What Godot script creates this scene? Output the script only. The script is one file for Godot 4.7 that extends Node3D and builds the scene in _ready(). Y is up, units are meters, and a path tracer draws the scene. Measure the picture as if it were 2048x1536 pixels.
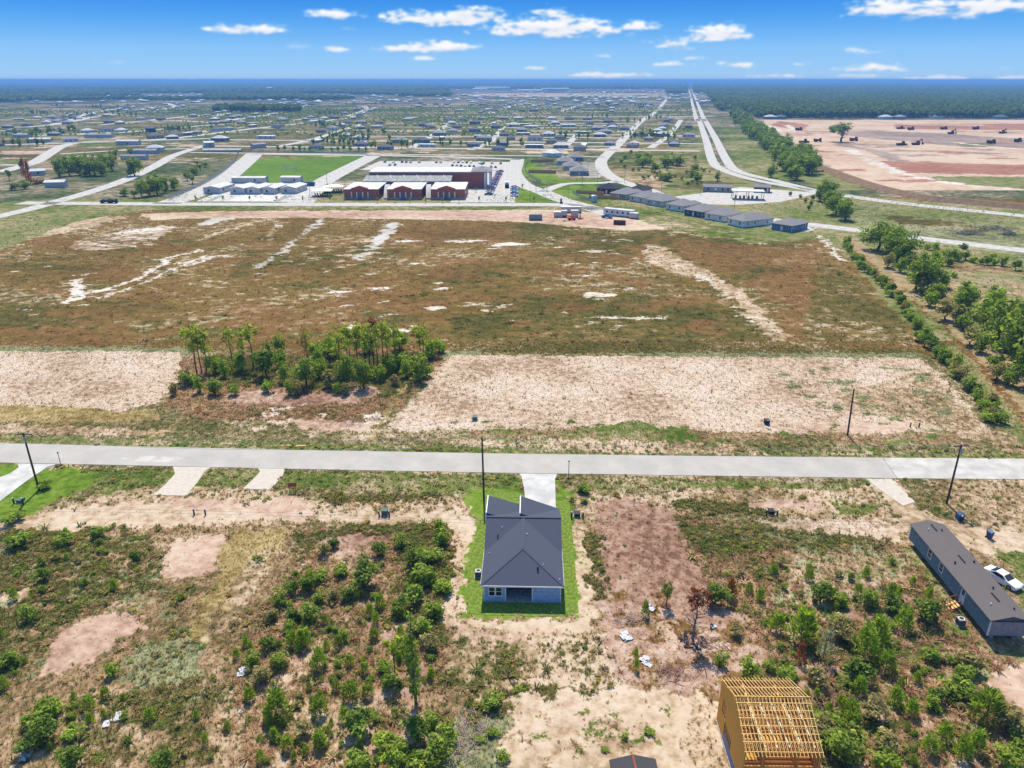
extends Node3D
# Aerial view over a half-built Texas subdivision. Metres, y up, the camera looks along -z from 60 m up.

const F := 1480.0            # focal length in photo pixels (2048 x 1536)
const EYE := 60.0
var SP := sin(atan(608.0 / 1480.0))
var CP := cos(atan(608.0 / 1480.0))
var PLAT := deg_to_rad(-1.6)  # the street grid's turn

var rng := RandomNumberGenerator.new()
var used := {}
var M := {}
var TEX := {}

func _ready() -> void:
	rng.seed = 7
	set_camera_and_light()
	make_materials()
	make_ground()
	make_roads()
	make_blue_house()
	make_trailer_home()
	make_framed_house()
	make_near_items()
	make_poles()
	make_plant_templates()
	make_near_plants()
	make_mid_plants()
	make_school()
	make_house_row()
	make_site_yard()
	make_earthworks()
	make_far_town()
	make_forest()
	make_ground_cover()
	make_undergrowth()
	for t in templates:
		t.free()

# ---------------------------------------------------------------- camera, sky, sun
func set_camera_and_light() -> void:
	var cam := Camera3D.new()
	cam.name = "camera"
	add_child(cam)
	cam.position = Vector3(0, EYE, 0)
	cam.rotation = Vector3(-atan(608.0 / F), 0, 0)
	cam.fov = rad_to_deg(2.0 * atan(768.0 / F))
	cam.near = 0.5
	cam.far = 60000.0
	cam.current = true

	var sun := DirectionalLight3D.new()
	sun.name = "sun"
	add_child(sun)
	sun.rotation = Vector3(deg_to_rad(-58.0), PI + deg_to_rad(4.0), 0)
	sun.light_energy = 1.45
	sun.light_color = Color(1.0, 0.965, 0.9)
	sun.light_angular_distance = 0.5
	sun.shadow_enabled = true
	sun.directional_shadow_max_distance = 2000.0

	var env := Environment.new()
	env.background_mode = Environment.BG_SKY
	env.tonemap_mode = Environment.TONE_MAPPER_LINEAR
	env.tonemap_exposure = 1.43
	env.background_energy_multiplier = 0.7
	env.sdfgi_enabled = true
	env.ssao_enabled = true
	env.ssil_enabled = true
	env.fog_enabled = true
	env.fog_density = 0.00017
	env.fog_light_color = Color(0.5, 0.72, 0.95)
	var sm := PanoramaSkyMaterial.new()
	sm.panorama = ImageTexture.create_from_image(sky_image())
	var sk := Sky.new()
	sk.sky_material = sm
	env.sky = sk
	var we := WorldEnvironment.new()
	we.name = "air"
	we.environment = env
	add_child(we)

func sky_dir(px: float, py: float) -> Vector2:   # azimuth, elevation in degrees of a photo pixel
	var u := (px - 1024.0) / F
	var v := (py - 768.0) / F
	var d := Vector3(u, -(SP + v * CP), -(CP - v * SP)).normalized()
	return Vector2(rad_to_deg(atan2(d.x, -d.z)), rad_to_deg(asin(d.y)))

func sky_image() -> Image:
	var w := 4096
	var h := 2048
	var im := Image.create(w, h, false, Image.FORMAT_RGB8)
	var el := [-90.0, -0.2, 0.0, 0.7, 2.0, 4.0, 6.2, 12.0, 30.0, 90.0]
	var co := [Color8(120, 120, 100), Color8(150, 165, 170), Color8(178, 213, 243), Color8(160, 207, 248), Color8(140, 198, 250), Color8(84, 164, 243), Color8(42, 131, 228), Color8(52, 137, 228), Color8(84, 152, 228), Color8(98, 158, 226)]
	for y in h:
		var e := 90.0 - (y + 0.5) / h * 180.0
		var k := 0
		while k < el.size() - 2 and e > el[k + 1]:
			k += 1
		im.fill_rect(Rect2i(0, y, w, 1), co[k].lerp(co[k + 1], clampf((e - el[k]) / (el[k + 1] - el[k]), 0, 1)))
	var n1 := FastNoiseLite.new()
	n1.seed = 3
	n1.noise_type = FastNoiseLite.TYPE_SIMPLEX
	n1.frequency = 0.03
	n1.fractal_octaves = 4
	# the clouds of the photograph: left, top, right, bottom, thickness
	var list := [[400, 36, 590, 70, 1.0], [602, 16, 728, 37, 1.0], [764, 12, 1000, 50, 1.15], [900, 8, 1018, 38, 1.0], [935, 22, 1310, 70, 1.25], [1060, 8, 1170, 40, 1.0],
		[758, 76, 960, 104, 1.1], [632, 88, 712, 102, .95], [1288, 70, 1400, 92, 1.0], [1370, 45, 1498, 82, 1.15], [1706, -30, 2080, 27, 1.2], [820, 110, 870, 121, .8], [566, 84, 630, 98, .45],
		[1666, 118, 1808, 141, 1.0], [1782, 134, 1824, 143, .7], [1436, 118, 1526, 134, .9], [1306, 123, 1400, 132, .8], [1366, 110, 1428, 119, .7], [1670, 90, 1782, 105, .7], [1496, 145, 1600, 155, .9],
		[1136, 143, 1306, 154, .95], [1786, 149, 1940, 161, .95], [1976, 150, 2100, 162, .95], [1040, 131, 1092, 139, .8], [1184, 107, 1226, 115, .7], [1664, 146, 1770, 155, .75], [1586, 121, 1624, 130, .75],
		[168, 119, 252, 127, .5], [372, 158, 412, 162, .8], [676, 54, 716, 60, .35], [1334, 90, 1390, 101, .5], [1560, 60, 1580, 66, .3], [620, 130, 660, 136, .3], [2000, 132, 2030, 138, .4], [700, 133, 760, 137, .3]]
	for c in list:
		var a := sky_dir(c[0], c[1])
		var b := sky_dir(c[2], c[3])
		var gx := (b.x - a.x) * .09
		var gy := (a.y - b.y) * .02
		cloud(im, n1, a.x - gx, b.y - gy, b.x + gx, a.y + gy, c[4] * 1.1)
	var r := RandomNumberGenerator.new()
	r.seed = 11
	for i in 260:   # the same fair-weather clouds all round, outside the frame
		var e := r.randf_range(0.5, 70.0)
		var az := r.randf_range(-180, 180)
		var inside: bool = absf(az) < 40.0 and e < 8.0
		var cw := r.randf_range(1.5, 8.0) * (0.6 + e * 0.05)
		var ch := cw * r.randf_range(0.1, 0.2) * (1.0 + e * 0.03)
		if not inside:
			cloud(im, n1, az, e, az + cw, e + ch, r.randf_range(0.6, 1.2))
	return im

func cloud(im: Image, n: FastNoiseLite, az0: float, el0: float, az1: float, el1: float, thick: float) -> void:
	var w := im.get_width()
	var h := im.get_height()
	var x0 := int(az0 / 360.0 * w)
	var x1 := int(az1 / 360.0 * w) + 1
	var y0 := int((90.0 - el1) / 180.0 * h) - 1
	var y1 := int((90.0 - el0) / 180.0 * h) + 2
	for y in range(maxi(y0, 0), mini(y1, h)):
		var v := (el1 - (90.0 - (y + 0.5) / h * 180.0)) / maxf(el1 - el0, 0.001)   # 0 top, 1 foot
		v = 1.0 - v
		for x in range(x0, x1):
			var u := ((x + 0.5) / w * 360.0 - az0) / (az1 - az0) * 2.0 - 1.0
			var e := pow(maxf(1.0 - u * u, 0.0), 0.55) * (0.78 + 0.42 * n.get_noise_2d(x * 0.55 + az0 * 37.0, el0 * 91.0))
			var k := n.get_noise_2d(x * 1.1, y * 4.5)
			var k2 := n.get_noise_2d(x * 3.0 + 300.0, y * 10.0)
			var al := smoothstep(-0.2, 0.55, e - v * 1.1 + 0.3 * k + 0.18 * k2) * smoothstep(-0.12, 0.34, v + 0.22 * k + 0.1 * k2 - 0.35 * u * u)
			al = clampf(al * thick * 1.35, 0, 1) * minf(1.0, thick)
			if al > 0.01:
				var t := clampf(v * 1.3 + 0.25 + 0.5 * k, 0, 1)
				var c := Color8(214, 222, 240).lerp(Color8(252, 253, 255), t)
				var px := posmod(x, w)
				im.set_pixel(px, y, im.get_pixel(px, y).lerp(c, al))

# ---------------------------------------------------------------- helpers
func P(px: float, py: float, y := 0.0) -> Vector3:   # the point at height y that a photo pixel looks at
	var u := (px - 1024.0) / F
	var v := (py - 768.0) / F
	var dn := SP + v * CP
	var t := (EYE - y) / dn
	return Vector3(u * t, y, -(CP - v * SP) * t)

func px_per_m(p: Vector3) -> float:
	var zc := -p.z * CP + (EYE - p.y) * SP
	return F / zc

func high(base: Vector3, top_py: float) -> float:   # height of something over base whose top shows at that photo row
	var v := (top_py - 768.0) / F
	return EYE - (-base.z) * (SP + v * CP) / (CP - v * SP)

func lin(r: float, g: float, b: float) -> Color:   # linear base colour of a surface that shows as r, g, b (0..255) in full sun
	var c := Color(r / 255.0, g / 255.0, b / 255.0).srgb_to_linear()
	return Color(c.r / LIT, c.g / LIT, c.b / LIT)

const LIT := 1.62

func srgb(c: Color) -> Color:
	return Color(clampf(c.r, 0, 1), clampf(c.g, 0, 1), clampf(c.b, 0, 1)).linear_to_srgb()

func numbered(n: String) -> String:
	if not used.has(n):
		used[n] = 0
		return n
	used[n] += 1
	return "%s_%03d" % [n, used[n]]

func tag(o: Node, label: String, category: String, group := "") -> Node:
	o.set_meta("label", label)
	o.set_meta("category", category)
	if group != "":
		o.set_meta("group", group)
	return o

func thing(called: String, at: Vector3, turn: float, label: String, category: String, group := "") -> Node3D:
	var o := Node3D.new()
	o.name = numbered(called)
	add_child(o)
	o.position = at
	o.rotation.y = turn
	tag(o, label, category, group)
	return o

func mb() -> SurfaceTool:
	var st := SurfaceTool.new()
	st.begin(Mesh.PRIMITIVE_TRIANGLES)
	st.set_smooth_group(-1)
	return st

func part(st: SurfaceTool, called: String, m: Material, parent: Node) -> MeshInstance3D:
	st.generate_normals()
	var o := MeshInstance3D.new()
	o.mesh = st.commit()
	o.material_override = m
	o.name = called if parent != self else numbered(called)
	parent.add_child(o, true)
	return o

func inst(mesh: Mesh, called: String, m: Material, parent: Node, xf := Transform3D()) -> MeshInstance3D:
	var o := MeshInstance3D.new()
	o.mesh = mesh
	if m:
		o.material_override = m
	o.name = called if parent != self else numbered(called)
	o.transform = xf
	parent.add_child(o, true)
	return o

func struct(st: SurfaceTool, called: String, m: Material) -> MeshInstance3D:
	var o := part(st, called, m, self)
	o.set_meta("kind", "structure")
	return o

func tri(st: SurfaceTool, a: Vector3, b: Vector3, c: Vector3) -> void:
	st.add_vertex(a); st.add_vertex(b); st.add_vertex(c)

func quad(st: SurfaceTool, a: Vector3, b: Vector3, c: Vector3, d: Vector3) -> void:
	tri(st, a, b, c)
	tri(st, a, c, d)

func hexa(st: SurfaceTool, p: Array) -> void:   # p: four foot corners (anticlockwise from above), then four top corners
	quad(st, p[3], p[2], p[1], p[0])
	quad(st, p[7], p[6], p[5], p[4])
	for i in 4:
		var j := (i + 1) % 4
		quad(st, p[i], p[j], p[4 + j], p[4 + i])

func box(st: SurfaceTool, lo: Vector3, hi: Vector3) -> void:
	hexa(st, [Vector3(lo.x, lo.y, hi.z), Vector3(hi.x, lo.y, hi.z), Vector3(hi.x, lo.y, lo.z), Vector3(lo.x, lo.y, lo.z), Vector3(lo.x, hi.y, hi.z), Vector3(hi.x, hi.y, hi.z), Vector3(hi.x, hi.y, lo.z), Vector3(lo.x, hi.y, lo.z)])

func cbox(st: SurfaceTool, c: Vector3, s: Vector3) -> void:
	box(st, c - s / 2.0, c + s / 2.0)

func beam(st: SurfaceTool, a: Vector3, b: Vector3, w: float, h: float, up := Vector3.UP) -> void:
	var d := (b - a).normalized()
	var s := d.cross(up)
	s = (s.normalized() if s.length() > 0.01 else d.cross(Vector3.RIGHT).normalized()) * w / 2.0
	var t := s.cross(d).normalized() * h / 2.0
	hexa(st, [a - s - t, a + s - t, b + s - t, b - s - t, a - s + t, a + s + t, b + s + t, b - s + t])

func tube(st: SurfaceTool, a: Vector3, b: Vector3, ra: float, rb: float, n := 8, caps := true) -> void:
	var d := (b - a).normalized()
	var s := d.cross(Vector3.UP)
	s = s.normalized() if s.length() > 0.01 else Vector3.RIGHT
	var t := s.cross(d)
	for i in n:
		var p := TAU * i / n
		var q := TAU * (i + 1) / n
		var e := s * cos(p) + t * sin(p)
		var f := s * cos(q) + t * sin(q)
		quad(st, a + e * ra, b + e * rb, b + f * rb, a + f * ra)
		if caps:
			tri(st, a, a + e * ra, a + f * ra)
			tri(st, b, b + f * rb, b + e * rb)

func flat(st: SurfaceTool, pts: Array, y: float, deep := 0.3) -> void:   # a slab with that outline (metres, x and z of Vector3), its top at y
	var poly := PackedVector2Array()
	for p in pts:
		poly.append(Vector2(p.x, p.z))
	var ix := Geometry2D.triangulate_polygon(poly)
	for k in range(0, ix.size(), 3):
		var a := poly[ix[k]]
		var b := poly[ix[k + 1]]
		var c := poly[ix[k + 2]]
		var up := (b - a).cross(c - a) > 0.0
		if up:
			tri(st, Vector3(a.x, y, a.y), Vector3(b.x, y, b.y), Vector3(c.x, y, c.y))
		else:
			tri(st, Vector3(a.x, y, a.y), Vector3(c.x, y, c.y), Vector3(b.x, y, b.y))
	var turn := not Geometry2D.is_polygon_clockwise(poly)
	for i in poly.size():
		var a := poly[i]
		var b := poly[(i + 1) % poly.size()]
		if turn:
			var s := a
			a = b
			b = s
		quad(st, Vector3(a.x, y, a.y), Vector3(b.x, y, b.y), Vector3(b.x, y - deep, b.y), Vector3(a.x, y - deep, a.y))

func px_poly(a: Array, y := 0.0) -> Array:
	var out := []
	for i in range(0, a.size(), 2):
		out.append(P(a[i], a[i + 1], y))
	return out

func ribbon(st: SurfaceTool, line: Array, width: float, y: float) -> void:   # a road along points in metres
	var n := line.size()
	var l := []
	var r := []
	for i in n:
		var d: Vector3 = (line[mini(i + 1, n - 1)] - line[maxi(i - 1, 0)])
		d.y = 0
		d = d.normalized()
		var s := Vector3(-d.z, 0, d.x) * width / 2.0
		l.append(Vector3(line[i].x, y, line[i].z) - s)
		r.append(Vector3(line[i].x, y, line[i].z) + s)
	for i in n - 1:
		quad(st, l[i], l[i + 1], r[i + 1], r[i])

func smooth_line(pts: Array, cut := 3) -> Array:
	var c := Curve3D.new()
	for i in pts.size():
		var t: Vector3 = (pts[mini(i + 1, pts.size() - 1)] - pts[maxi(i - 1, 0)]) / 6.0
		c.add_point(pts[i], -t, t)
	var out := []
	for i in pts.size() - 1:
		for k in cut:
			out.append(c.sample(i, float(k) / cut))
	out.append(pts[-1])
	return out

# ---------------------------------------------------------------- materials
func noise_tex(seed_: int, freq: float, lo: float, hi: float, size := 256, oct := 5) -> ImageTexture:
	var n := FastNoiseLite.new()
	n.seed = seed_
	n.frequency = freq
	n.fractal_octaves = oct
	n.fractal_gain = 0.6
	var im := n.get_seamless_image(size, size)
	im.convert(Image.FORMAT_L8)
	var d := im.get_data()
	for i in d.size():
		d[i] = int(clampf((lo + (hi - lo) * clampf((d[i] / 255.0 - 0.5) * 1.5 + 0.5, 0, 1)) * 255.0, 0, 255))
	return ImageTexture.create_from_image(Image.create_from_data(size, size, false, Image.FORMAT_L8, d))

func mat(c: Color, rough := 0.9, tex := "", scale := 0.2, spec := 0.3) -> StandardMaterial3D:
	var m := StandardMaterial3D.new()
	m.albedo_color = srgb(c)
	m.roughness = rough
	m.metallic_specular = spec
	if tex != "":
		m.albedo_texture = TEX[tex]
		m.uv1_triplanar = true
		m.uv1_world_triplanar = true
		m.uv1_scale = Vector3.ONE * scale
	return m

func make_materials() -> void:
	TEX.mottle = noise_tex(21, 0.02, 0.72, 1.0)
	TEX.soft = noise_tex(22, 0.012, 0.86, 1.0)
	TEX.grit = noise_tex(23, 0.09, 0.6, 1.0)
	TEX.faint = noise_tex(24, 0.02, 0.93, 1.0)
	M.road = mat(lin(214, 207, 196), 0.95, "faint", 0.03)
	M.road_new = mat(lin(236, 230, 219), 0.95, "soft", 0.07)
	M.sod = mat(lin(146, 172, 66), 1.0, "mottle", 0.3)
	M.concrete = mat(lin(243, 239, 231), 0.95, "soft", 0.09)
	M.gravel = mat(lin(238, 224, 206), 1.0, "faint", 0.2)
	M.far_road = M.road_new   # the same concrete as the new end of the street
	M.shingle = mat(Color(0.105, 0.118, 0.162), 0.95, "grit", 0.5)
	M.end_wall = mat(Color(0.34, 0.31, 0.31), 0.8, "soft", 0.4)
	M.shingle_dark = mat(Color(0.05, 0.05, 0.062), 0.95, "grit", 1.1)
	M.shingle_brown = mat(Color(0.2, 0.175, 0.165), 0.95, "grit", 0.9)
	M.shingle_grey = mat(Color(0.36, 0.34, 0.335), 0.95, "grit", 0.5)
	M.blue_siding = mat(Color(0.33, 0.49, 0.7), 0.8, "soft", 0.4)
	M.teal_siding = mat(Color(0.18, 0.25, 0.265), 0.75, "soft", 0.4)
	M.white_trim = mat(Color(0.86, 0.84, 0.8), 0.6, "soft", 0.5)
	M.dark = mat(Color(0.02, 0.02, 0.024), 0.6)
	M.glass = mat(Color(0.012, 0.014, 0.018), 0.08, "", 0.2, 0.5)
	M.metal = mat(Color(0.45, 0.46, 0.47), 0.45, "soft", 0.6)
	M.metal.metallic = 0.5
	M.wood_pole = mat(Color(0.11, 0.075, 0.05), 0.9, "mottle", 0.5)
	M.osb = mat(Color(0.96, 0.47, 0.08), 0.85, "grit", 1.6)
	M.osb_shaded = mat(Color(0.92, 0.34, 0.06), 0.85, "grit", 1.6)  # osb again, the warm shade of the inner faces put into its colour
	M.lumber = mat(Color(0.98, 0.62, 0.22), 0.8, "mottle", 1.2)
	M.wrap = mat(Color(0.2, 0.22, 0.32), 0.7, "soft", 0.5)
	M.slab = mat(Color(0.42, 0.4, 0.38), 0.9, "mottle", 0.4)
	M.box_green = mat(Color(0.1, 0.16, 0.13), 0.6, "soft", 1.0)
	M.car_white = mat(Color(0.85, 0.85, 0.86), 0.25, "", 0.2, 0.5)
	M.car_white.clearcoat_enabled = true
	M.tyre = mat(Color(0.02, 0.02, 0.02), 0.9)
	M.rubber_grey = mat(Color(0.22, 0.23, 0.25), 0.5)
	M.bin_blue = mat(Color(0.03, 0.06, 0.14), 0.5)
	M.rag = mat(Color(0.78, 0.76, 0.8), 0.8, "mottle", 1.5)
	M.brick = mat(Color(0.55, 0.16, 0.1), 0.9, "mottle", 0.25)
	M.brick_dark = mat(Color(0.1, 0.03, 0.028), 0.9, "mottle", 0.25)
	M.roof_white = mat(Color(0.66, 0.64, 0.6), 0.8, "soft", 0.05)
	M.roof_grey = mat(Color(0.36, 0.35, 0.33), 0.8, "mottle", 0.06)
	M.stone = mat(Color(0.45, 0.43, 0.4), 0.9, "mottle", 0.3)
	M.port_wall = mat(Color(0.58, 0.56, 0.54), 0.8, "soft", 0.2)
	M.fence_wood = mat(Color(0.86, 0.4, 0.18), 0.9, "mottle", 0.3)
	M.chain = mat(Color(0.3, 0.34, 0.36), 0.5)
	M.machine = mat(Color(0.22, 0.05, 0.025), 0.7, "mottle", 0.6)
	M.red_lift = mat(Color(0.55, 0.04, 0.015), 0.5)
	M.rust = mat(Color(0.3, 0.1, 0.05), 0.9, "mottle", 1.0)
	M.mulch = mat(Color(0.09, 0.045, 0.035), 1.0)
	M.bark = mat(Color(0.12, 0.085, 0.06), 1.0, "mottle", 1.0)
	M.bark_grey = mat(Color(0.22, 0.19, 0.17), 1.0, "mottle", 1.0)
	M.leaf = StandardMaterial3D.new()
	M.leaf.vertex_color_use_as_albedo = true
	M.leaf.roughness = 0.8
	M.leaf.metallic_specular = 0.2
	M.leaf.backlight_enabled = true
	M.leaf.backlight = Color(0.95, 1.0, 0.5)
	M.leaf.cull_mode = BaseMaterial3D.CULL_DISABLED
	M.tuft = StandardMaterial3D.new()
	M.tuft.vertex_color_use_as_albedo = true
	M.tuft.roughness = 1.0
	M.tuft.metallic_specular = 0.1
	M.tuft.backlight_enabled = true
	M.tuft.backlight = Color(0.9, 0.85, 0.7)
	M.tuft.cull_mode = BaseMaterial3D.CULL_DISABLED

# ---------------------------------------------------------------- ground
enum { VERGE = 1, LAWN, GREENV, SAND, STUB, BROWN, DRY, RED, SCRUB, BRUSHG, YELL, SAGE, PINK, GRAVEL, TRACK, BROWNRED, BROWNG, FARMIX, TURF, EARTH, EARTHRED, EARTHGREY, MEADOW, FLOOR, SANDW, WHITE, TOWN }

# what each ground is made of: shades of its soil and growth as they show in the sun, from thick growth to bare soil
var SOIL := {
	VERGE: [[88, 92, 48], [118, 114, 68], [150, 136, 94], [186, 164, 128], [214, 192, 160]],
	LAWN: [[92, 118, 40], [114, 142, 48], [130, 156, 56], [148, 160, 80]],
	GREENV: [[82, 104, 40], [108, 124, 56], [130, 134, 74], [160, 150, 104], [196, 178, 140]],
	SAND: [[176, 146, 112], [212, 184, 152], [228, 204, 174], [236, 214, 188]],
	STUB: [[172, 142, 114], [206, 178, 150], [225, 199, 173], [234, 211, 187], [240, 221, 201]],
	BROWN: [[108, 93, 50], [124, 104, 56], [135, 110, 62], [142, 115, 65], [147, 122, 74], [204, 187, 158]],
	DRY: [[112, 98, 60], [146, 121, 84], [174, 143, 108], [194, 163, 128], [214, 188, 155]],
	RED: [[134, 100, 80], [168, 130, 108], [186, 150, 127], [199, 166, 144], [216, 190, 170]],
	SCRUB: [[106, 90, 58], [142, 112, 80], [168, 133, 102], [186, 151, 120], [204, 172, 140]],
	BRUSHG: [[72, 86, 40], [94, 102, 52], [118, 112, 66], [144, 124, 86], [178, 152, 118]],
	YELL: [[138, 118, 70], [172, 150, 98], [196, 174, 120], [216, 194, 146]],
	SAGE: [[112, 112, 76], [150, 150, 106], [172, 170, 126], [186, 180, 140]],
	PINK: [[178, 142, 122], [206, 170, 146], [222, 190, 164], [232, 206, 182]],
	GRAVEL: [[186, 176, 164], [212, 204, 192], [226, 220, 210], [236, 230, 222]],
	TRACK: [[142, 132, 84], [170, 150, 110], [188, 164, 126], [200, 174, 138], [192, 146, 114]],
	BROWNRED: [[112, 90, 51], [128, 102, 58], [141, 109, 65], [148, 116, 72], [180, 150, 114]],
	BROWNG: [[87, 86, 42], [104, 98, 51], [120, 106, 58], [135, 115, 68], [204, 186, 158]],
	FARMIX: [[74, 88, 48], [104, 108, 66], [128, 122, 84], [150, 136, 104], [196, 172, 146]],
	TURF: [[100, 132, 50], [114, 146, 56], [124, 152, 62]],
	EARTH: [[206, 172, 142], [222, 190, 160], [230, 202, 174], [236, 210, 186]],
	EARTHRED: [[168, 116, 94], [186, 134, 110], [198, 150, 126]],
	EARTHGREY: [[150, 132, 118], [176, 154, 138], [200, 176, 158]],
	MEADOW: [[102, 122, 58], [130, 138, 78], [150, 148, 94], [166, 154, 112], [190, 168, 134]],
	FLOOR: [[44, 56, 36], [58, 68, 44], [70, 78, 52]],
	SANDW: [[132, 112, 76], [184, 156, 120], [218, 192, 160], [232, 208, 180]],
	WHITE: [[200, 180, 154], [232, 218, 200], [244, 234, 220], [248, 240, 230]],
	TOWN: [[62, 86, 50], [86, 102, 62], [112, 114, 78], [136, 128, 98], [166, 150, 124], [206, 188, 168]],
}

class Zone:
	var x0: float
	var z0: float      # far edge (most negative z)
	var size: Vector2  # metres
	var w: int
	var h: int
	var im: Image
	var kind: PackedByteArray
	func at(x: float, z: float) -> int:
		var i := int((x - x0) / size.x * w)
		var j := int((z - z0) / size.y * h)
		return kind[j * w + i] if i >= 0 and j >= 0 and i < w and j < h else 0

var ZA := Zone.new()
var ZB := Zone.new()
var ZC := Zone.new()

func open_zone(z: Zone, xa: float, xb: float, far: float, near: float, w: int, h: int, base: int) -> void:
	z.x0 = xa
	z.z0 = -far
	z.size = Vector2(xb - xa, far - near)
	z.w = w
	z.h = h
	z.im = Image.create(w, h, false, Image.FORMAT_L8)
	z.im.fill(Color8(base, base, base))

func paint(z: Zone, k: int, pts: Array) -> void:   # pts in metres; even-odd scanlines
	var n := pts.size()
	var q := []
	var top := 1e9
	var bot := -1e9
	for p in pts:
		var t := Vector2((p.x - z.x0) / z.size.x * z.w, (p.z - z.z0) / z.size.y * z.h)
		q.append(t)
		top = minf(top, t.y)
		bot = maxf(bot, t.y)
	var c := Color8(k, k, k)
	for y in range(maxi(0, int(top)), mini(z.h, int(bot) + 1)):
		var xs := []
		var yy := y + 0.5
		for i in n:
			var a: Vector2 = q[i]
			var b: Vector2 = q[(i + 1) % n]
			if (a.y <= yy) != (b.y <= yy):
				xs.append(a.x + (yy - a.y) / (b.y - a.y) * (b.x - a.x))
		xs.sort()
		for i in range(0, xs.size() - 1, 2):
			var l := maxi(0, int(round(xs[i])))
			var r := mini(z.w, int(round(xs[i + 1])))
			if r > l:
				z.im.fill_rect(Rect2i(l, y, r - l, 1), c)

func pp(z: Zone, k: int, a: Array) -> void:   # outline in photo pixels
	paint(z, k, px_poly(a))

func blob(z: Zone, k: int, px: float, py: float, wx: float, wz: float) -> void:   # an oval patch, metres across
	var c := P(px, py)
	var pts := []
	for i in 10:
		var r := rng.randf_range(0.6, 1.15)
		pts.append(c + Vector3(cos(TAU * i / 10.0) * wx * r, 0, sin(TAU * i / 10.0) * wz * r) * 0.5)
	paint(z, k, pts)

func stroke(z: Zone, k: int, a: Array, width: float) -> void:   # a band along photo pixels, metres wide
	var line := px_poly(a)
	for i in line.size() - 1:
		var d: Vector3 = (line[i + 1] - line[i]).normalized()
		var s := Vector3(-d.z, 0, d.x) * width / 2.0
		var e := d * width * 0.3
		paint(z, k, [line[i] - s - e, line[i + 1] - s + e, line[i + 1] + s + e, line[i] + s - e])

func scatter(z: Zone, k: int, outline: Array, count: int, lo: float, hi: float) -> void:   # small patches inside an outline in photo pixels
	var poly := PackedVector2Array()
	var b := Rect2()
	for p in px_poly(outline):
		if poly.is_empty():
			b = Rect2(p.x, p.z, 0, 0)
		poly.append(Vector2(p.x, p.z))
		b = b.expand(Vector2(p.x, p.z))
	var made := 0
	var tries := 0
	while made < count and tries < count * 20:
		tries += 1
		var p := Vector2(rng.randf_range(b.position.x, b.end.x), rng.randf_range(b.position.y, b.end.y))
		if not Geometry2D.is_point_in_polygon(p, poly):
			continue
		made += 1
		var s := rng.randf_range(lo, hi)
		var pts := []
		var st := rng.randf_range(1.0, 2.6)
		for i in 8:
			var r := rng.randf_range(0.4, 1.2) * s
			pts.append(Vector3(p.x + cos(TAU * i / 8.0) * r * st, 0, p.y + sin(TAU * i / 8.0) * r))
		paint(z, k, pts)

func close_zone(z: Zone, seed_: int, fine: float, warp: float) -> StandardMaterial3D:
	var w := z.w
	var h := z.h
	var n := FastNoiseLite.new()
	n.noise_type = FastNoiseLite.TYPE_SIMPLEX
	n.seed = seed_
	n.frequency = fine
	n.fractal_octaves = 5
	n.fractal_gain = 0.72
	var a := n.get_image(w, h)
	var ad := a.get_data()
	n.seed = seed_ + 1
	n.frequency = fine * 0.09
	n.fractal_octaves = 4
	n.fractal_gain = 0.55
	var bd := n.get_image(w, h).get_data()
	n.seed = seed_ + 2
	n.frequency = fine * 0.5
	n.fractal_octaves = 5
	n.fractal_gain = 0.75
	var xd := n.get_image(w, h).get_data()
	n.seed = seed_ + 3
	var yd := n.get_image(w, h).get_data()
	var look := PackedInt32Array()
	look.resize(32 * 256)
	for k in SOIL:
		var s: Array = SOIL[k]
		for i in 256:
			var t := clampf((i / 255.0 - 0.5) * 1.25 + 0.5, 0, 0.999) * (s.size() - 1)
			var lo: Array = s[int(t)]
			var hi: Array = s[int(t) + 1]
			var f := t - int(t)
			var c := srgb(lin(lerpf(lo[0], hi[0], f), lerpf(lo[1], hi[1], f), lerpf(lo[2], hi[2], f)))
			look[k * 256 + i] = c.r8 | (c.g8 << 8) | (c.b8 << 16) | (255 << 24)
	var src := z.im.get_data()
	var out := PackedInt32Array()
	out.resize(w * h)
	z.kind = PackedByteArray()
	z.kind.resize(w * h)
	var kind := z.kind
	var g := warp / 127.0
	for y in h:
		var row := y * w
		for x in w:
			var i := row + x
			var q := g if ad[i] < 158 else g * 1.6   # tongues of one growth reach into the next
			var sx := clampi(x + int((xd[i] - 128) * q), 0, w - 1)
			var sy := clampi(y + int((yd[i] - 128) * q), 0, h - 1)
			var k := src[sy * w + sx]
			kind[i] = k
			out[i] = look[(k << 8) + clampi(ad[i] + ((bd[i] - 128) * 3 >> 2), 0, 255)]
	z.kind = kind
	var im := Image.create_from_data(w, h, false, Image.FORMAT_RGBA8, out.to_byte_array())
	im.convert(Image.FORMAT_RGB8)
	var m := StandardMaterial3D.new()
	m.albedo_texture = ImageTexture.create_from_image(im)
	m.roughness = 1.0
	m.metallic_specular = 0.05
	m.texture_repeat = false
	m.heightmap_enabled = true
	m.heightmap_texture = ImageTexture.create_from_image(a)
	m.heightmap_scale = 10.0
	return m

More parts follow.
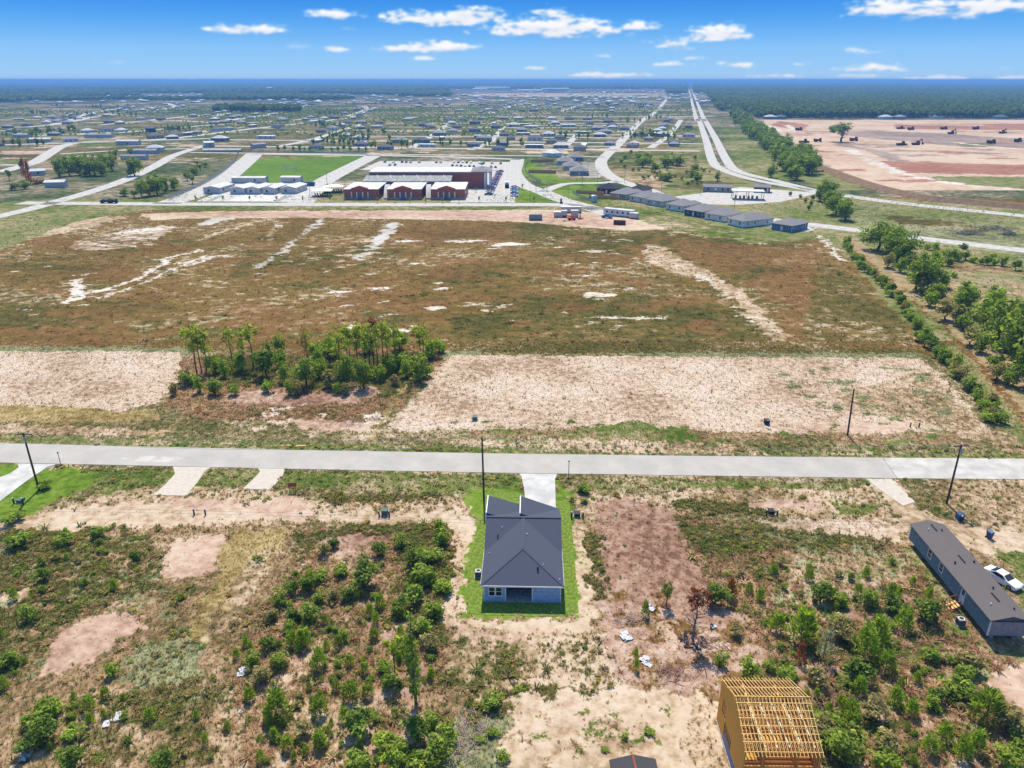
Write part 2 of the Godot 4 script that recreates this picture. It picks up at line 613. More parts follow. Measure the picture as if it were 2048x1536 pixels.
func sheet(arr: ArrayMesh, x0: float, x1: float, z0: float, z1: float, y: float, nx: int, nz: int, tile := 0.0) -> void:
	var v := PackedVector3Array()
	var uv := PackedVector2Array()
	var ix := PackedInt32Array()
	for j in nz + 1:
		for i in nx + 1:
			var p := Vector3(lerpf(x0, x1, float(i) / nx), y, lerpf(z0, z1, float(j) / nz))
			v.append(p)
			uv.append(Vector2(float(i) / nx, float(j) / nz) if tile == 0.0 else Vector2(p.x, p.z) / tile)
	for j in nz:
		for i in nx:
			var a := j * (nx + 1) + i
			ix.append_array([a, a + 1, a + nx + 2, a, a + nx + 2, a + nx + 1])
	var nn := PackedVector3Array()
	nn.resize(v.size())
	nn.fill(Vector3.UP)
	var ar := []
	ar.resize(Mesh.ARRAY_MAX)
	ar[Mesh.ARRAY_VERTEX] = v
	ar[Mesh.ARRAY_NORMAL] = nn
	ar[Mesh.ARRAY_TEX_UV] = uv
	ar[Mesh.ARRAY_INDEX] = ix
	arr.add_surface_from_arrays(Mesh.PRIMITIVE_TRIANGLES, ar)

func school_ground(C: Zone) -> void:
	pp(C, MEADOW, [-300, 460, 0, 436, 120, 402, 330, 412, 1200, 414, 1400, 396, 1640, 380, 1640, 376, 1400, 376, 1200, 380, 60, 400, -300, 440])
	pp(C, TURF, [520, 308, 735, 310, 640, 364, 440, 368])
	pp(C, GREENV, [270, 402, 360, 390, 440, 350, 500, 310, 520, 305, 440, 380, 340, 408])
	pp(C, LAWN, [940, 385, 975, 372, 960, 402, 925, 402])
	pp(C, LAWN, [1030, 378, 1050, 375, 1110, 402, 1035, 404])
	pp(C, LAWN, [1078, 372, 1200, 370, 1190, 392, 1240, 412, 1180, 410])
	pp(C, LAWN, [1040, 322, 1070, 315, 1085, 340, 1130, 360, 1200, 358, 1190, 366, 1080, 366, 1050, 350])
	pp(C, MEADOW, [1210, 358, 1230, 320, 1260, 290, 1410, 290, 1430, 340, 1560, 380, 1480, 392, 1400, 392, 1300, 384])
	scatter(C, BRUSHG, [1215, 345, 1250, 300, 1400, 300, 1425, 345, 1500, 372, 1380, 380, 1260, 366], 70, 3, 10)
	scatter(C, BROWNG, [1215, 345, 1250, 300, 1400, 300, 1425, 345, 1500, 372, 1380, 380, 1260, 366], 50, 2, 8)
	pp(C, SANDW, [1240, 360, 1300, 350, 1340, 372, 1300, 380])
	pp(C, GREENV, [1390, 240, 1400, 240, 1428, 335, 1400, 330])
	pp(C, GREENV, [1440, 250, 1480, 262, 1600, 358, 1560, 362, 1500, 348, 1466, 325])

func make_ground() -> void:
	# the lots and fields near the house, 13 cm to a texel
	open_zone(ZA, -136, 136, 174, 38, 2048, 1024, VERGE)
	var A := ZA
	# beyond the road
	pp(A, BROWN, [-500, 700, 370, 702, 620, 700, 880, 702, 1400, 708, 1850, 712, 2600, 725, 2600, 600, -500, 600])
	pp(A, BROWNRED, [0, 640, 160, 650, 250, 690, 60, 695, -100, 690])
	pp(A, BROWNG, [900, 690, 1300, 680, 1560, 690, 1830, 700, 1830, 712, 900, 705])
	pp(A, SAGE, [-300, 688, 200, 694, 380, 696, 380, 708, 100, 704, -300, 700])
	pp(A, SAGE, [880, 702, 960, 702, 960, 712, 870, 720, 820, 790, 780, 800, 840, 740])
	pp(A, SAGE, [1240, 706, 1840, 706, 1850, 718, 1480, 716, 1240, 712])
	pp(A, STUB, [-500, 702, 355, 703, 375, 735, 345, 775, 310, 806, 250, 822, 100, 812, -500, 800])
	pp(A, YELL, [-300, 808, 100, 812, 250, 824, 300, 818, 330, 840, 180, 846, -300, 836])
	pp(A, STUB, [905, 710, 1240, 712, 1500, 714, 1842, 716, 1890, 762, 1940, 815, 1990, 872, 1900, 880, 1700, 872, 1300, 858, 1050, 858, 800, 862, 775, 850, 800, 825, 845, 780, 870, 735])
	pp(A, SANDW, [1660, 790, 1860, 740, 1960, 850, 1980, 880, 1800, 850])
	pp(A, SCRUB, [360, 716, 520, 705, 700, 698, 880, 700, 890, 716, 850, 760, 800, 815, 745, 842, 560, 842, 400, 838, 330, 806, 350, 776])
	pp(A, BRUSHG, [400, 716, 870, 704, 860, 745, 800, 800, 700, 790, 560, 770, 420, 770])
	pp(A, RED, [450, 786, 560, 780, 720, 790, 720, 806, 590, 812, 450, 806])
	pp(A, RED, [640, 775, 760, 775, 750, 795, 640, 795])
	pp(A, PINK, [585, 838, 660, 838, 742, 846, 744, 862, 640, 862, 590, 850])
	pp(A, PINK, [1590, 852, 1700, 845, 1820, 836, 1834, 858, 1740, 864, 1620, 866])
	pp(A, GREENV, [-300, 868, 300, 876, 700, 888, 1400, 896, 2300, 906, 2300, 922, 1350, 912, 650, 902, -300, 886])
	pp(A, SANDW, [-100, 848, 200, 852, 360, 864, 300, 872, 100, 868, -100, 862])
	pp(A, SANDW, [900, 878, 1100, 876, 1400, 880, 1420, 896, 1200, 896, 900, 890])
	pp(A, SANDW, [1120, 890, 1480, 892, 1482, 908, 1180, 906])
	pp(A, DRY, [930, 862, 1300, 858, 1560, 866, 1560, 880, 1300, 880, 950, 876])
	pp(A, DRY, [1600, 866, 1900, 866, 1960, 890, 1700, 888])
	pp(A, GREENV, [1170, 856, 1260, 842, 1320, 850, 1300, 872, 1190, 876])
	pp(A, SANDW, [1960, 860, 2300, 880, 2300, 920, 2000, 905])
	scatter(A, GREENV, [900, 840, 1900, 860, 1950, 900, 900, 885], 50, .6, 1.8)
	scatter(A, SAGE, [1500, 740, 1850, 730, 1940, 840, 1700, 850], 40, .5, 1.6)
	scatter(A, STUB, [380, 830, 800, 845, 800, 880, 380, 870], 30, .4, 1.3)
	scatter(A, WHITE, [380, 800, 800, 820, 780, 850, 400, 850], 14, .4, 1.1)
	stroke(A, YELL, [828, 742, 800, 785, 770, 830, 745, 880], .9)
	stroke(A, YELL, [400, 800, 350, 850, 300, 880], .7)
	# the track by the hedge
	pp(A, MEADOW, [1850, 690, 2300, 690, 2600, 760, 2600, 1000, 2060, 900, 2010, 860])
	stroke(A, TRACK, [1900, 640, 1960, 700, 2048, 800, 2200, 960], 8.5)
	stroke(A, BROWNRED, [1885, 650, 1950, 720, 2030, 815, 2150, 960], 1.6)
	# this side of the road
	pp(A, DRY, [-400, 1000, 2500, 1000, 2500, 1800, -400, 1800])
	pp(A, VERGE, [-400, 930, 650, 940, 1350, 950, 2500, 960, 2500, 1060, -400, 1060])
	pp(A, GREENV, [120, 936, 650, 942, 650, 962, 330, 980, 190, 990, 120, 960])
	pp(A, LAWN, [-300, 930, 108, 930, 200, 946, 190, 968, 110, 1000, 60, 1040, 0, 1052, -300, 1060])
	pp(A, SANDW, [190, 990, 330, 968, 560, 985, 620, 1000, 920, 995, 940, 1020, 930, 1050, 600, 1045, 480, 1058, 300, 1060, 60, 1058, 62, 1030])
	pp(A, SAND, [60, 1030, 200, 1012, 330, 1000, 460, 1006, 620, 1000, 620, 1040, 520, 1040, 440, 1046, 240, 1056, 60, 1062, -200, 1070, -200, 1056])
	pp(A, PINK, [300, 995, 440, 1000, 540, 1005, 560, 990, 630, 1000, 610, 1035, 520, 1030, 400, 1020])
	pp(A, GREENV, [570, 942, 1035, 950, 1036, 990, 930, 990, 760, 980, 570, 972])
	pp(A, BRUSHG, [640, 988, 880, 986, 890, 1002, 760, 1008, 650, 1004])
	pp(A, SANDW, [620, 1008, 900, 1000, 935, 1030, 900, 1050, 620, 1046])
	pp(A, SAND, [640, 1028, 900, 1022, 920, 1040, 880, 1044, 640, 1042])
	# left lots
	pp(A, BRUSHG, [-300, 1066, 120, 1062, 260, 1056, 330, 1085, 330, 1130, 300, 1185, 180, 1220, 100, 1260, 40, 1350, -300, 1420])
	pp(A, DRY, [250, 1056, 620, 1046, 600, 1100, 560, 1160, 500, 1250, 480, 1300, 440, 1370, 330, 1420, 90, 1390, 100, 1260, 300, 1185, 330, 1100])
	pp(A, PINK, [352, 1084, 440, 1074, 448, 1100, 420, 1138, 370, 1152, 328, 1150, 336, 1110])
	pp(A, YELL, [470, 1062, 552, 1060, 548, 1090, 520, 1140, 470, 1215, 420, 1262, 380, 1276, 395, 1230, 440, 1150, 440, 1105])
	pp(A, SANDW, [505, 1120, 540, 1100, 530, 1140, 470, 1230, 425, 1275, 400, 1275, 440, 1215])
	pp(A, PINK, [120, 1268, 190, 1232, 275, 1226, 280, 1250, 230, 1286, 160, 1334, 100, 1330])
	pp(A, SAGE, [250, 1318, 300, 1282, 365, 1274, 408, 1290, 408, 1330, 370, 1368, 300, 1384, 252, 1372])
	pp(A, BRUSHG, [200, 1390, 420, 1360, 470, 1400, 400, 1440, 240, 1440])
	pp(A, SAND, [-200, 1190, 0, 1186, 60, 1180, 40, 1204, -60, 1216])
	pp(A, BRUSHG, [300, 1150, 330, 1120, 320, 1180, 290, 1195])
	scatter(A, SAGE, [200, 1150, 320, 1120, 340, 1220, 220, 1230], 14, .3, .9)
	scatter(A, BRUSHG, [330, 1180, 470, 1080, 480, 1280, 330, 1290], 16, .4, 1.1)
	# the scrub lot
	pp(A, SCRUB, [610, 1058, 780, 1050, 900, 1048, 914, 1075, 900, 1160, 890, 1250, 900, 1370, 870, 1420, 1010, 1440, 1010, 1700, 520, 1700, 470, 1430, 480, 1290, 520, 1220, 570, 1150])
	pp(A, BRUSHG, [600, 1070, 700, 1050, 880, 1050, 880, 1062, 700, 1068, 640, 1110, 600, 1110])
	pp(A, RED, [640, 1075, 760, 1065, 780, 1090, 700, 1120, 640, 1110])
	pp(A, BRUSHG, [800, 1060, 912, 1056, 900, 1160, 885, 1260, 830, 1290, 780, 1220, 800, 1120])
	scatter(A, BRUSHG, [560, 1180, 880, 1180, 880, 1500, 520, 1500], 60, .4, 1.3)
	scatter(A, RED, [560, 1180, 880, 1180, 880, 1500, 520, 1500], 45, .4, 1.3)
	# around the blue house
	pp(A, LAWN, [936, 975, 1040, 950, 1046, 1010, 1108, 1010, 1112, 948, 1142, 958, 1146, 1040, 1160, 1230, 925, 1236, 930, 1120, 958, 1035, 930, 1010])
	pp(A, GREENV, [940, 952, 1036, 952, 1036, 976, 940, 980])
	pp(A, VERGE, [1112, 950, 1180, 955, 1180, 1000, 1144, 1040, 1142, 985])
	pp(A, SAND, [900, 1046, 935, 1030, 952, 1036, 940, 1090, 926, 1160, 922, 1240, 1160, 1236, 1186, 1230, 1196, 1262, 1150, 1276, 980, 1290, 912, 1280, 884, 1238, 900, 1150, 916, 1080])
	pp(A, SAND, [1144, 1040, 1164, 1036, 1172, 1100, 1190, 1232, 1160, 1232])
	pp(A, SANDW, [888, 1262, 1196, 1262, 1220, 1310, 1250, 1374, 1130, 1384, 1010, 1396, 930, 1390, 890, 1350])
	pp(A, BRUSHG, [930, 1396, 1012, 1382, 1014, 1430, 960, 1440])
	pp(A, BRUSHG, [1000, 1376, 1230, 1368, 1232, 1386, 1010, 1396])
	scatter(A, BRUSHG, [900, 1280, 1200, 1280, 1240, 1370, 900, 1380], 40, .3, .9)
	pp(A, SAGE, [870, 1440, 1010, 1430, 1012, 1700, 880, 1700])
	pp(A, SAND, [1016, 1396, 1130, 1384, 1232, 1374, 1330, 1382, 1442, 1396, 1440, 1500, 1480, 1700, 1014, 1700])
	for k in 5:
		stroke(A, PINK, [1120 + k * 9, 1400, 1150 + k * 14, 1440, 1215 + k * 16, 1470 - k * 2], .35)
	for k in 3:
		stroke(A, DRY, [1385 + k * 16, 1410, 1380 + k * 18, 1470, 1390 + k * 20, 1536], .25)
	stroke(A, PINK, [905, 1050, 920, 1100, 908, 1170, 896, 1225, 915, 1262, 980, 1274, 1150, 1262], .6)
	stroke(A, DRY, [915, 1060, 928, 1110, 916, 1180, 908, 1225, 930, 1252, 1000, 1262], .3)
	scatter(A, DRY, [1040, 1410, 1400, 1400, 1400, 1536, 1040, 1536], 12, .2, .5)
	scatter(A, GREENV, [1060, 1420, 1330, 1420, 1330, 1520, 1060, 1520], 14, .3, .7)
	# the cleared lot
	pp(A, SANDW, [1150, 990, 1345, 996, 1345, 1050, 1240, 1060, 1166, 1060])
	pp(A, RED, [1190, 1010, 1340, 1012, 1360, 1080, 1410, 1160, 1500, 1258, 1530, 1330, 1440, 1394, 1330, 1378, 1240, 1366, 1210, 1290, 1200, 1170, 1196, 1090])
	pp(A, BRUSHG, [1168, 1070, 1200, 1070, 1208, 1210, 1186, 1200])
	pp(A, PINK, [1230, 1040, 1345, 1030, 1350, 1060, 1250, 1075])
	pp(A, PINK, [1336, 1180, 1396, 1164, 1400, 1196, 1340, 1200])
	pp(A, PINK, [1310, 1250, 1370, 1238, 1380, 1280, 1320, 1284])
	scatter(A, DRY, [1200, 1080, 1360, 1080, 1480, 1260, 1430, 1370, 1240, 1360], 24, .2, .6)
	scatter(A, PINK, [1230, 1220, 1440, 1220, 1440, 1340, 1240, 1340], 22, .3, .9)
	scatter(A, BROWNRED, [1230, 1190, 1450, 1190, 1520, 1320, 1430, 1390, 1240, 1360], 60, .3, 1.1)
	# right of it
	pp(A, SANDW, [1345, 962, 1740, 966, 1800, 1050, 1500, 1030, 1345, 1010])
	pp(A, RED, [1200, 1000, 1336, 1002, 1352, 1060, 1410, 1160, 1400, 1170, 1240, 1180, 1204, 1120])
	pp(A, SANDW, [1290, 990, 1340, 995, 1348, 1022, 1300, 1015])
	pp(A, GREENV, [1180, 966, 1340, 960, 1730, 966, 1735, 978, 1340, 976, 1190, 980])
	pp(A, BRUSHG, [1345, 1000, 1500, 1004, 1560, 1014, 1540, 1030, 1350, 1022])
	pp(A, PINK, [1498, 1002, 1580, 996, 1660, 1012, 1580, 1022, 1500, 1020])
	pp(A, GREENV, [1670, 1006, 1760, 1006, 1740, 1030, 1670, 1028])
	pp(A, STUB, [1500, 1040, 1770, 1040, 1790, 1075, 1600, 1070])
	pp(A, SCRUB, [1350, 1026, 1480, 1050, 1640, 1066, 1790, 1076, 1830, 1120, 1900, 1220, 1960, 1290, 2040, 1330, 2500, 1340, 2500, 1800, 1450, 1800, 1500, 1390, 1530, 1330, 1500, 1256, 1410, 1160, 1370, 1090])
	pp(A, BRUSHG, [1350, 1040, 1480, 1056, 1600, 1060, 1780, 1078, 1780, 1096, 1600, 1092, 1440, 1110, 1375, 1090])
	pp(A, DRY, [1560, 1100, 1780, 1100, 1840, 1170, 1700, 1180, 1560, 1150])
	scatter(A, BRUSHG, [1500, 1160, 1800, 1150, 1950, 1320, 1950, 1536, 1560, 1536], 70, .4, 1.2)
	scatter(A, RED, [1500, 1160, 1800, 1150, 1950, 1320, 1950, 1536, 1560, 1536], 50, .4, 1.1)
	pp(A, SAND, [1734, 958, 1788, 958, 1832, 1008, 1860, 1030, 2048, 1072, 2300, 1090, 2300, 1180, 2040, 1130, 1960, 1110, 1850, 1040, 1796, 1072, 1830, 1120, 1800, 1090, 1760, 1060, 1800, 1030])
	pp(A, GREENV, [1790, 1086, 1850, 1110, 1900, 1180, 1930, 1230, 1905, 1226, 1850, 1150])
	pp(A, SANDW, [1850, 960, 2300, 960, 2300, 1060, 2020, 1066, 1900, 1030])
	pp(A, GREENV, [2000, 1104, 2300, 1110, 2300, 1260, 2060, 1240, 2020, 1180])
	pp(A, PINK, [1960, 1340, 2080, 1330, 2200, 1480, 2060, 1430, 1990, 1390])
	pp(A, GREENV, [1900, 1230, 1970, 1290, 2060, 1310, 2060, 1330, 1990, 1310, 1900, 1260])
	scatter(A, SAGE, [0, 1070, 470, 1070, 470, 1430, 0, 1430], 50, .3, 1.0)
	scatter(A, BRUSHG, [60, 1400, 480, 1400, 480, 1536, 0, 1536], 40, .4, 1.5)
	scatter(A, DRY, [0, 1070, 330, 1070, 300, 1200, 0, 1400], 26, .4, 1.2)
	scatter(A, DRY, [560, 1100, 880, 1080, 880, 1500, 520, 1500], 70, .4, 1.3)
	scatter(A, SANDW, [480, 1250, 860, 1250, 860, 1536, 500, 1536], 45, .2, .8)
	scatter(A, SANDW, [1560, 1120, 1800, 1120, 1960, 1340, 2000, 1536, 1660, 1536], 50, .2, .9)
	scatter(A, SAGE, [1400, 1060, 1780, 1080, 1850, 1250, 1560, 1250], 50, .3, 1.1)
	scatter(A, GREENV, [1560, 1120, 1800, 1120, 1960, 1340, 2000, 1536, 1660, 1536], 60, .3, 1.0)
	pp(A, PINK, [345, 1082, 446, 1068, 462, 1100, 430, 1140, 372, 1158, 322, 1156, 330, 1110])
	pp(A, YELL, [462, 1060, 566, 1056, 560, 1092, 528, 1150, 476, 1222, 424, 1270, 372, 1284, 392, 1226, 434, 1150, 440, 1100])
	pp(A, SANDW, [510, 1110, 548, 1092, 536, 1140, 480, 1230, 430, 1280, 396, 1282, 444, 1215])
	pp(A, PINK, [110, 1272, 185, 1228, 282, 1220, 288, 1252, 236, 1292, 160, 1342, 90, 1338])
	pp(A, RED, [1330, 1130, 1400, 1160, 1470, 1240, 1440, 1260, 1340, 1230])
	for k in 26:
		var gx := rng.randf_range(0, 2040)
		blob(A, SANDW, gx, lerpf(929, 962, gx / 2048.0) + rng.randf_range(0, 3), rng.randf_range(2, 9), rng.randf_range(.5, 1.3))
		blob(A, SANDW, gx + 200, lerpf(883, 916, gx / 2048.0), rng.randf_range(2, 9), rng.randf_range(.5, 1.3))
	var ma := close_zone(ZA, 100, 0.055, 12.0)

	# the brown field and the road works behind it, 35 cm to a texel
	open_zone(ZB, -350, 360, 446, 174, 2048, 1024, BROWN)
	var B := ZB
	pp(B, BROWNRED, [-100, 640, 160, 630, 300, 660, 500, 600, 700, 640, 700, 700, -100, 700])
	pp(B, BROWNG, [-100, 560, 100, 590, 180, 640, 60, 660, -100, 640])
	pp(B, BROWNRED, [650, 590, 900, 600, 900, 640, 700, 660])
	pp(B, BROWNRED, [780, 450, 1010, 455, 1010, 490, 780, 480])
	pp(B, BROWNG, [1040, 440, 1140, 440, 1300, 470, 1250, 520, 1040, 480])
	pp(B, BROWNRED, [1350, 480, 1560, 470, 1640, 500, 1640, 560, 1620, 690, 1560, 690, 1540, 600, 1450, 540, 1360, 520])
	pp(B, BROWNG, [900, 640, 1200, 590, 1500, 560, 1560, 640, 1580, 700, 900, 700])
	pp(B, BROWNG, [1640, 520, 1720, 560, 1800, 640, 1830, 705, 1600, 700, 1620, 600])
	pp(B, BROWNG, [1300, 470, 1480, 450, 1620, 475, 1600, 500, 1400, 480])
	scatter(B, BROWNG, [0, 480, 1500, 470, 1600, 690, 0, 690], 130, 1.5, 6.0)
	scatter(B, BROWNRED, [0, 480, 1500, 470, 1600, 690, 0, 690], 70, 2, 8.0)
	scatter(B, BROWN, [0, 480, 1800, 470, 1800, 690, 0, 690], 80, 1.0, 4.0)
	# bare sand
	pp(B, SANDW, [150, 482, 190, 470, 280, 460, 330, 448, 345, 456, 330, 470, 250, 496, 170, 502, 140, 494])
	scatter(B, WHITE, [140, 494, 190, 472, 330, 450, 345, 456, 320, 474, 250, 496, 170, 502], 60, .8, 2.4)
	scatter(B, BROWN, [140, 494, 190, 472, 330, 450, 345, 456, 320, 474, 250, 496, 170, 502], 16, .6, 1.6)
	pp(B, SANDW, [60, 460, 240, 430, 250, 436, 130, 466, 70, 476])
	pp(B, SAND, [-40, 470, 100, 448, 220, 418, 250, 424, 160, 450, 40, 480])
	stroke(B, WHITE, [140, 596, 200, 580, 270, 560, 350, 512, 400, 500], 2.2)
	stroke(B, WHITE, [150, 560, 160, 590, 140, 605], 3.0)
	stroke(B, WHITE, [200, 596, 290, 566, 340, 540, 410, 512], 1.2)
	stroke(B, SANDW, [400, 480, 470, 455, 540, 438], 3.0)
	stroke(B, WHITE, [380, 530, 440, 510, 350, 528], 1.6)
	stroke(B, SANDW, [540, 470, 556, 445, 540, 480], 1.5)
	pp(B, GRAVEL, [505, 540, 560, 500, 640, 438, 652, 440, 600, 472, 575, 500, 530, 532])
	pp(B, GRAVEL, [704, 520, 738, 488, 782, 444, 798, 446, 790, 462, 760, 492, 722, 522])
	pp(B, GRAVEL, [390, 450, 440, 430, 480, 424, 470, 436, 420, 450])
	scatter(B, SAND, [600, 490, 760, 480, 770, 530, 600, 540], 40, .5, 2.0)
	scatter(B, WHITE, [0, 470, 600, 440, 620, 620, 0, 640], 50, .4, 1.3)
	scatter(B, WHITE, [620, 470, 1300, 480, 1300, 690, 620, 690], 60, .4, 1.5)
	scatter(B, BRUSHG, [480, 480, 780, 470, 780, 540, 480, 540], 22, 1.0, 3.0)
	for w in [[960, 610, 9, 3], [880, 576, 9, 3], [760, 578, 10, 4], [870, 615, 9, 4], [680, 582, 8, 5], [1200, 590, 12, 5], [1255, 635, 24, 3], [1050, 700, 10, 2], [1030, 487, 14, 4], [1010, 490, 16, 4], [930, 482, 20, 4], [820, 482, 12, 4], [1190, 503, 14, 4], [560, 705, 24, 3], [800, 660, 5, 2], [820, 655, 4, 2], [690, 611, 3, 3]]:
		blob(B, WHITE, w[0], w[1], w[2], w[3])
	stroke(B, WHITE, [1290, 500, 1330, 520, 1390, 545, 1440, 570, 1500, 610, 1540, 650, 1565, 690], 3.6)
	stroke(B, SANDW, [1300, 490, 1400, 540, 1470, 585, 1530, 640, 1560, 690], 5.0)
	pp(B, SANDW, [1290, 500, 1340, 510, 1400, 545, 1380, 552, 1300, 530])
	scatter(B, WHITE, [1290, 490, 1420, 540, 1560, 680, 1530, 680, 1400, 570, 1300, 540], 46, .3, 1.1)
	# the edge by the school
	pp(B, TOWN, [-900, 470, -300, 430, 0, 422, 60, 412, 330, 416, 640, 418, 1150, 418, 1300, 400, 1660, 390, 3000, 420, 3000, 370, -900, 370])
	school_ground(B)
	pp(B, MEADOW, [1180, 414, 1300, 380, 1640, 376, 1760, 400, 1700, 470, 1640, 476, 1500, 478, 1340, 452, 1240, 430])
	pp(B, GREENV, [-200, 452, 60, 420, 200, 404, 330, 412, 640, 414, 1150, 413, 1200, 424, 640, 420, 300, 420, 160, 440, 0, 478, -200, 500])
	pp(B, MEADOW, [-300, 470, 30, 440, 130, 420, 200, 425, 130, 452, 0, 500, -300, 520])
	pp(B, SAND, [280, 428, 440, 422, 640, 421, 1130, 420, 1180, 424, 1300, 440, 1330, 458, 1240, 462, 1160, 456, 1080, 446, 900, 440, 640, 436, 420, 436, 300, 440])
	pp(B, PINK, [440, 424, 1120, 422, 1280, 440, 1240, 456, 1120, 444, 900, 436, 440, 432])
	pp(B, BROWNG, [1050, 446, 1240, 460, 1340, 462, 1310, 475, 1180, 466, 1040, 452])
	pp(B, GREENV, [1140, 392, 1200, 400, 1330, 428, 1450, 455, 1540, 470, 1620, 464, 1640, 478, 1500, 486, 1340, 460, 1280, 440, 1180, 418])
	pp(B, MEADOW, [1440, 460, 1600, 440, 1660, 452, 1620, 476, 1540, 484])
	scatter(B, SANDW, [1330, 446, 1560, 472, 1560, 492, 1330, 470], 40, .8, 2.5)
	# right: meadow, track, verges of the new road
	pp(B, MEADOW, [1620, 440, 1700, 390, 2300, 440, 2700, 560, 2600, 760, 2048, 800, 1860, 700, 1700, 520, 1640, 470])
	pp(B, SAGE, [1700, 430, 2048, 470, 2300, 490, 2300, 540, 2048, 512, 1740, 470])
	pp(B, BROWNG, [1760, 428, 1900, 440, 1990, 456, 1960, 470, 1800, 450])
	scatter(B, SAGE, [1660, 400, 2048, 440, 2048, 560, 1700, 470], 40, 2, 6)
	scatter(B, DRY, [1800, 520, 2048, 540, 2048, 660, 1850, 640], 40, 1, 4)
	stroke(B, TRACK, [1690, 470, 1720, 500, 1800, 560, 1900, 640, 1960, 700], 8.5)
	stroke(B, BROWNRED, [1705, 500, 1790, 575, 1880, 650, 1940, 710], 1.4)
	stroke(B, WHITE, [1640, 470, 1665, 500, 1685, 522], 1.6)
	var mbm := close_zone(ZB, 200, 0.05, 10.0)

	# school, streets and earthworks, a metre to a texel
	open_zone(ZC, -1060, 1060, 1506, 446, 2048, 1024, TOWN)
	var C := ZC
	school_ground(C)
	pp(C, EARTH, [1520, 240, 2600, 240, 2600, 440, 2048, 414, 1850, 398, 1740, 372, 1640, 325, 1590, 290])
	pp(C, EARTHRED, [1560, 242, 1620, 250, 1600, 262, 1540, 250])
	pp(C, EARTHRED, [1790, 248, 2600, 246, 2600, 262, 1960, 260, 1790, 258])
	pp(C, EARTHRED, [1760, 322, 1900, 326, 2048, 330, 2600, 332, 2600, 350, 2048, 350, 1810, 346])
	pp(C, EARTHGREY, [1660, 262, 1840, 264, 2048, 278, 2600, 290, 2600, 300, 2048, 296, 1900, 292, 1700, 272])
	pp(C, MEADOW, [1825, 350, 2048, 352, 2600, 356, 2600, 390, 2048, 378, 1900, 366])
	pp(C, FARMIX, [1920, 286, 1990, 286, 1980, 294, 1920, 294])
	pp(C, MEADOW, [1600, 330, 1650, 335, 1750, 376, 1850, 402, 2048, 420, 2600, 460, 2600, 480, 1660, 384, 1600, 360])
	pp(C, BROWNG, [1640, 338, 1740, 372, 1850, 398, 2048, 414, 2600, 440, 2600, 446, 2048, 420, 1840, 403, 1730, 378])
	stroke(C, WHITE, [1700, 300, 1740, 322, 1800, 345, 1860, 360, 1960, 374, 2100, 386], 9.0)
	stroke(C, EARTH, [1830, 352, 1900, 351, 2100, 353], 8.0)
	stroke(C, WHITE, [1520, 244, 1560, 262, 1590, 262, 1575, 250], 8.0)
	stroke(C, EARTHGREY, [1680, 290, 1740, 300, 1800, 322], 14.0)
	stroke(C, WHITE, [1740, 246, 1850, 250, 1960, 250], 14.0)
	stroke(C, WHITE, [1700, 280, 1900, 284, 2048, 300], 6.0)
	scatter(C, EARTHGREY, [1560, 260, 2048, 262, 2048, 320, 1700, 320], 50, 3, 14)
	scatter(C, EARTHRED, [1560, 260, 2048, 262, 2048, 400, 1700, 360], 26, 3, 12)
	scatter(C, SAND, [0, 235, 1380, 235, 1380, 300, 0, 330], 300, 4, 13)
	scatter(C, BRUSHG, [0, 232, 1380, 232, 1380, 300, 0, 330], 420, 8, 30)
	scatter(C, GREENV, [0, 232, 1380, 232, 1380, 300, 0, 330], 120, 8, 24)
	scatter(C, BROWNG, [0, 232, 1380, 232, 1380, 300, 0, 330], 240, 4, 16)
	scatter(C, PINK, [0, 300, 260, 260, 400, 330, 100, 400], 26, 3, 10)
	scatter(C, FARMIX, [0, 320, 400, 300, 330, 390, 0, 420], 40, 4, 12)
	pp(C, PINK, [-50, 428, 60, 404, 100, 402, 20, 426])
	pp(C, PINK, [0, 302, 100, 302, 95, 308, 0, 310])
	var mc := close_zone(ZC, 300, 0.09, 7.0)

	# everything beyond and beside: scrub and woodland soil that repeats every 900 m
	var ZD := Zone.new()
	open_zone(ZD, 0, 900, 0, -900, 512, 512, TOWN)
	for i in 90:
		var c := Vector3(rng.randf_range(50, 850), 0, rng.randf_range(50, 850))
		var pts := []
		for k in 9:
			pts.append(c + Vector3(cos(TAU * k / 9.0), 0, sin(TAU * k / 9.0)) * rng.randf_range(12, 60))
		paint(ZD, [BRUSHG, FLOOR, BROWNG, FARMIX][i % 4], pts)
	var md := close_zone(ZD, 400, 0.06, 8.0)
	md.texture_repeat = true
	md.heightmap_enabled = false

	var g := ArrayMesh.new()
	sheet(g, -136, 136, -174, -38, 0, 17, 17)
	sheet(g, -350, 360, -446, -174, 0, 24, 12)
	sheet(g, -1060, 1060, -1506, -446, 0, 24, 12)
	sheet(g, -30000, 30000, -40000, -1506, 0, 40, 40, 900.0)
	sheet(g, -30000, -1060, -1506, 2000, 0, 12, 6, 900.0)
	sheet(g, 1060, 30000, -1506, 2000, 0, 12, 6, 900.0)
	sheet(g, -1060, -350, -446, 2000, 0, 6, 6, 900.0)
	sheet(g, 360, 1060, -446, 2000, 0, 6, 6, 900.0)
	sheet(g, -350, -136, -174, 2000, 0, 4, 6, 900.0)
	sheet(g, 136, 360, -174, 2000, 0, 4, 6, 900.0)
	sheet(g, -136, 136, -38, 2000, 0, 4, 6, 900.0)
	for i in g.get_surface_count():
		g.surface_set_material(i, [ma, mbm, mc][i] if i < 3 else md)
	var o := inst(g, "ground", null, self)
	o.set_meta("kind", "structure")

# ---------------------------------------------------------------- roads and paving
func slab_px(called: String, m: Material, a: Array, y := 0.06) -> void:
	var st := mb()
	flat(st, px_poly(a), y)
	struct(st, called, m)

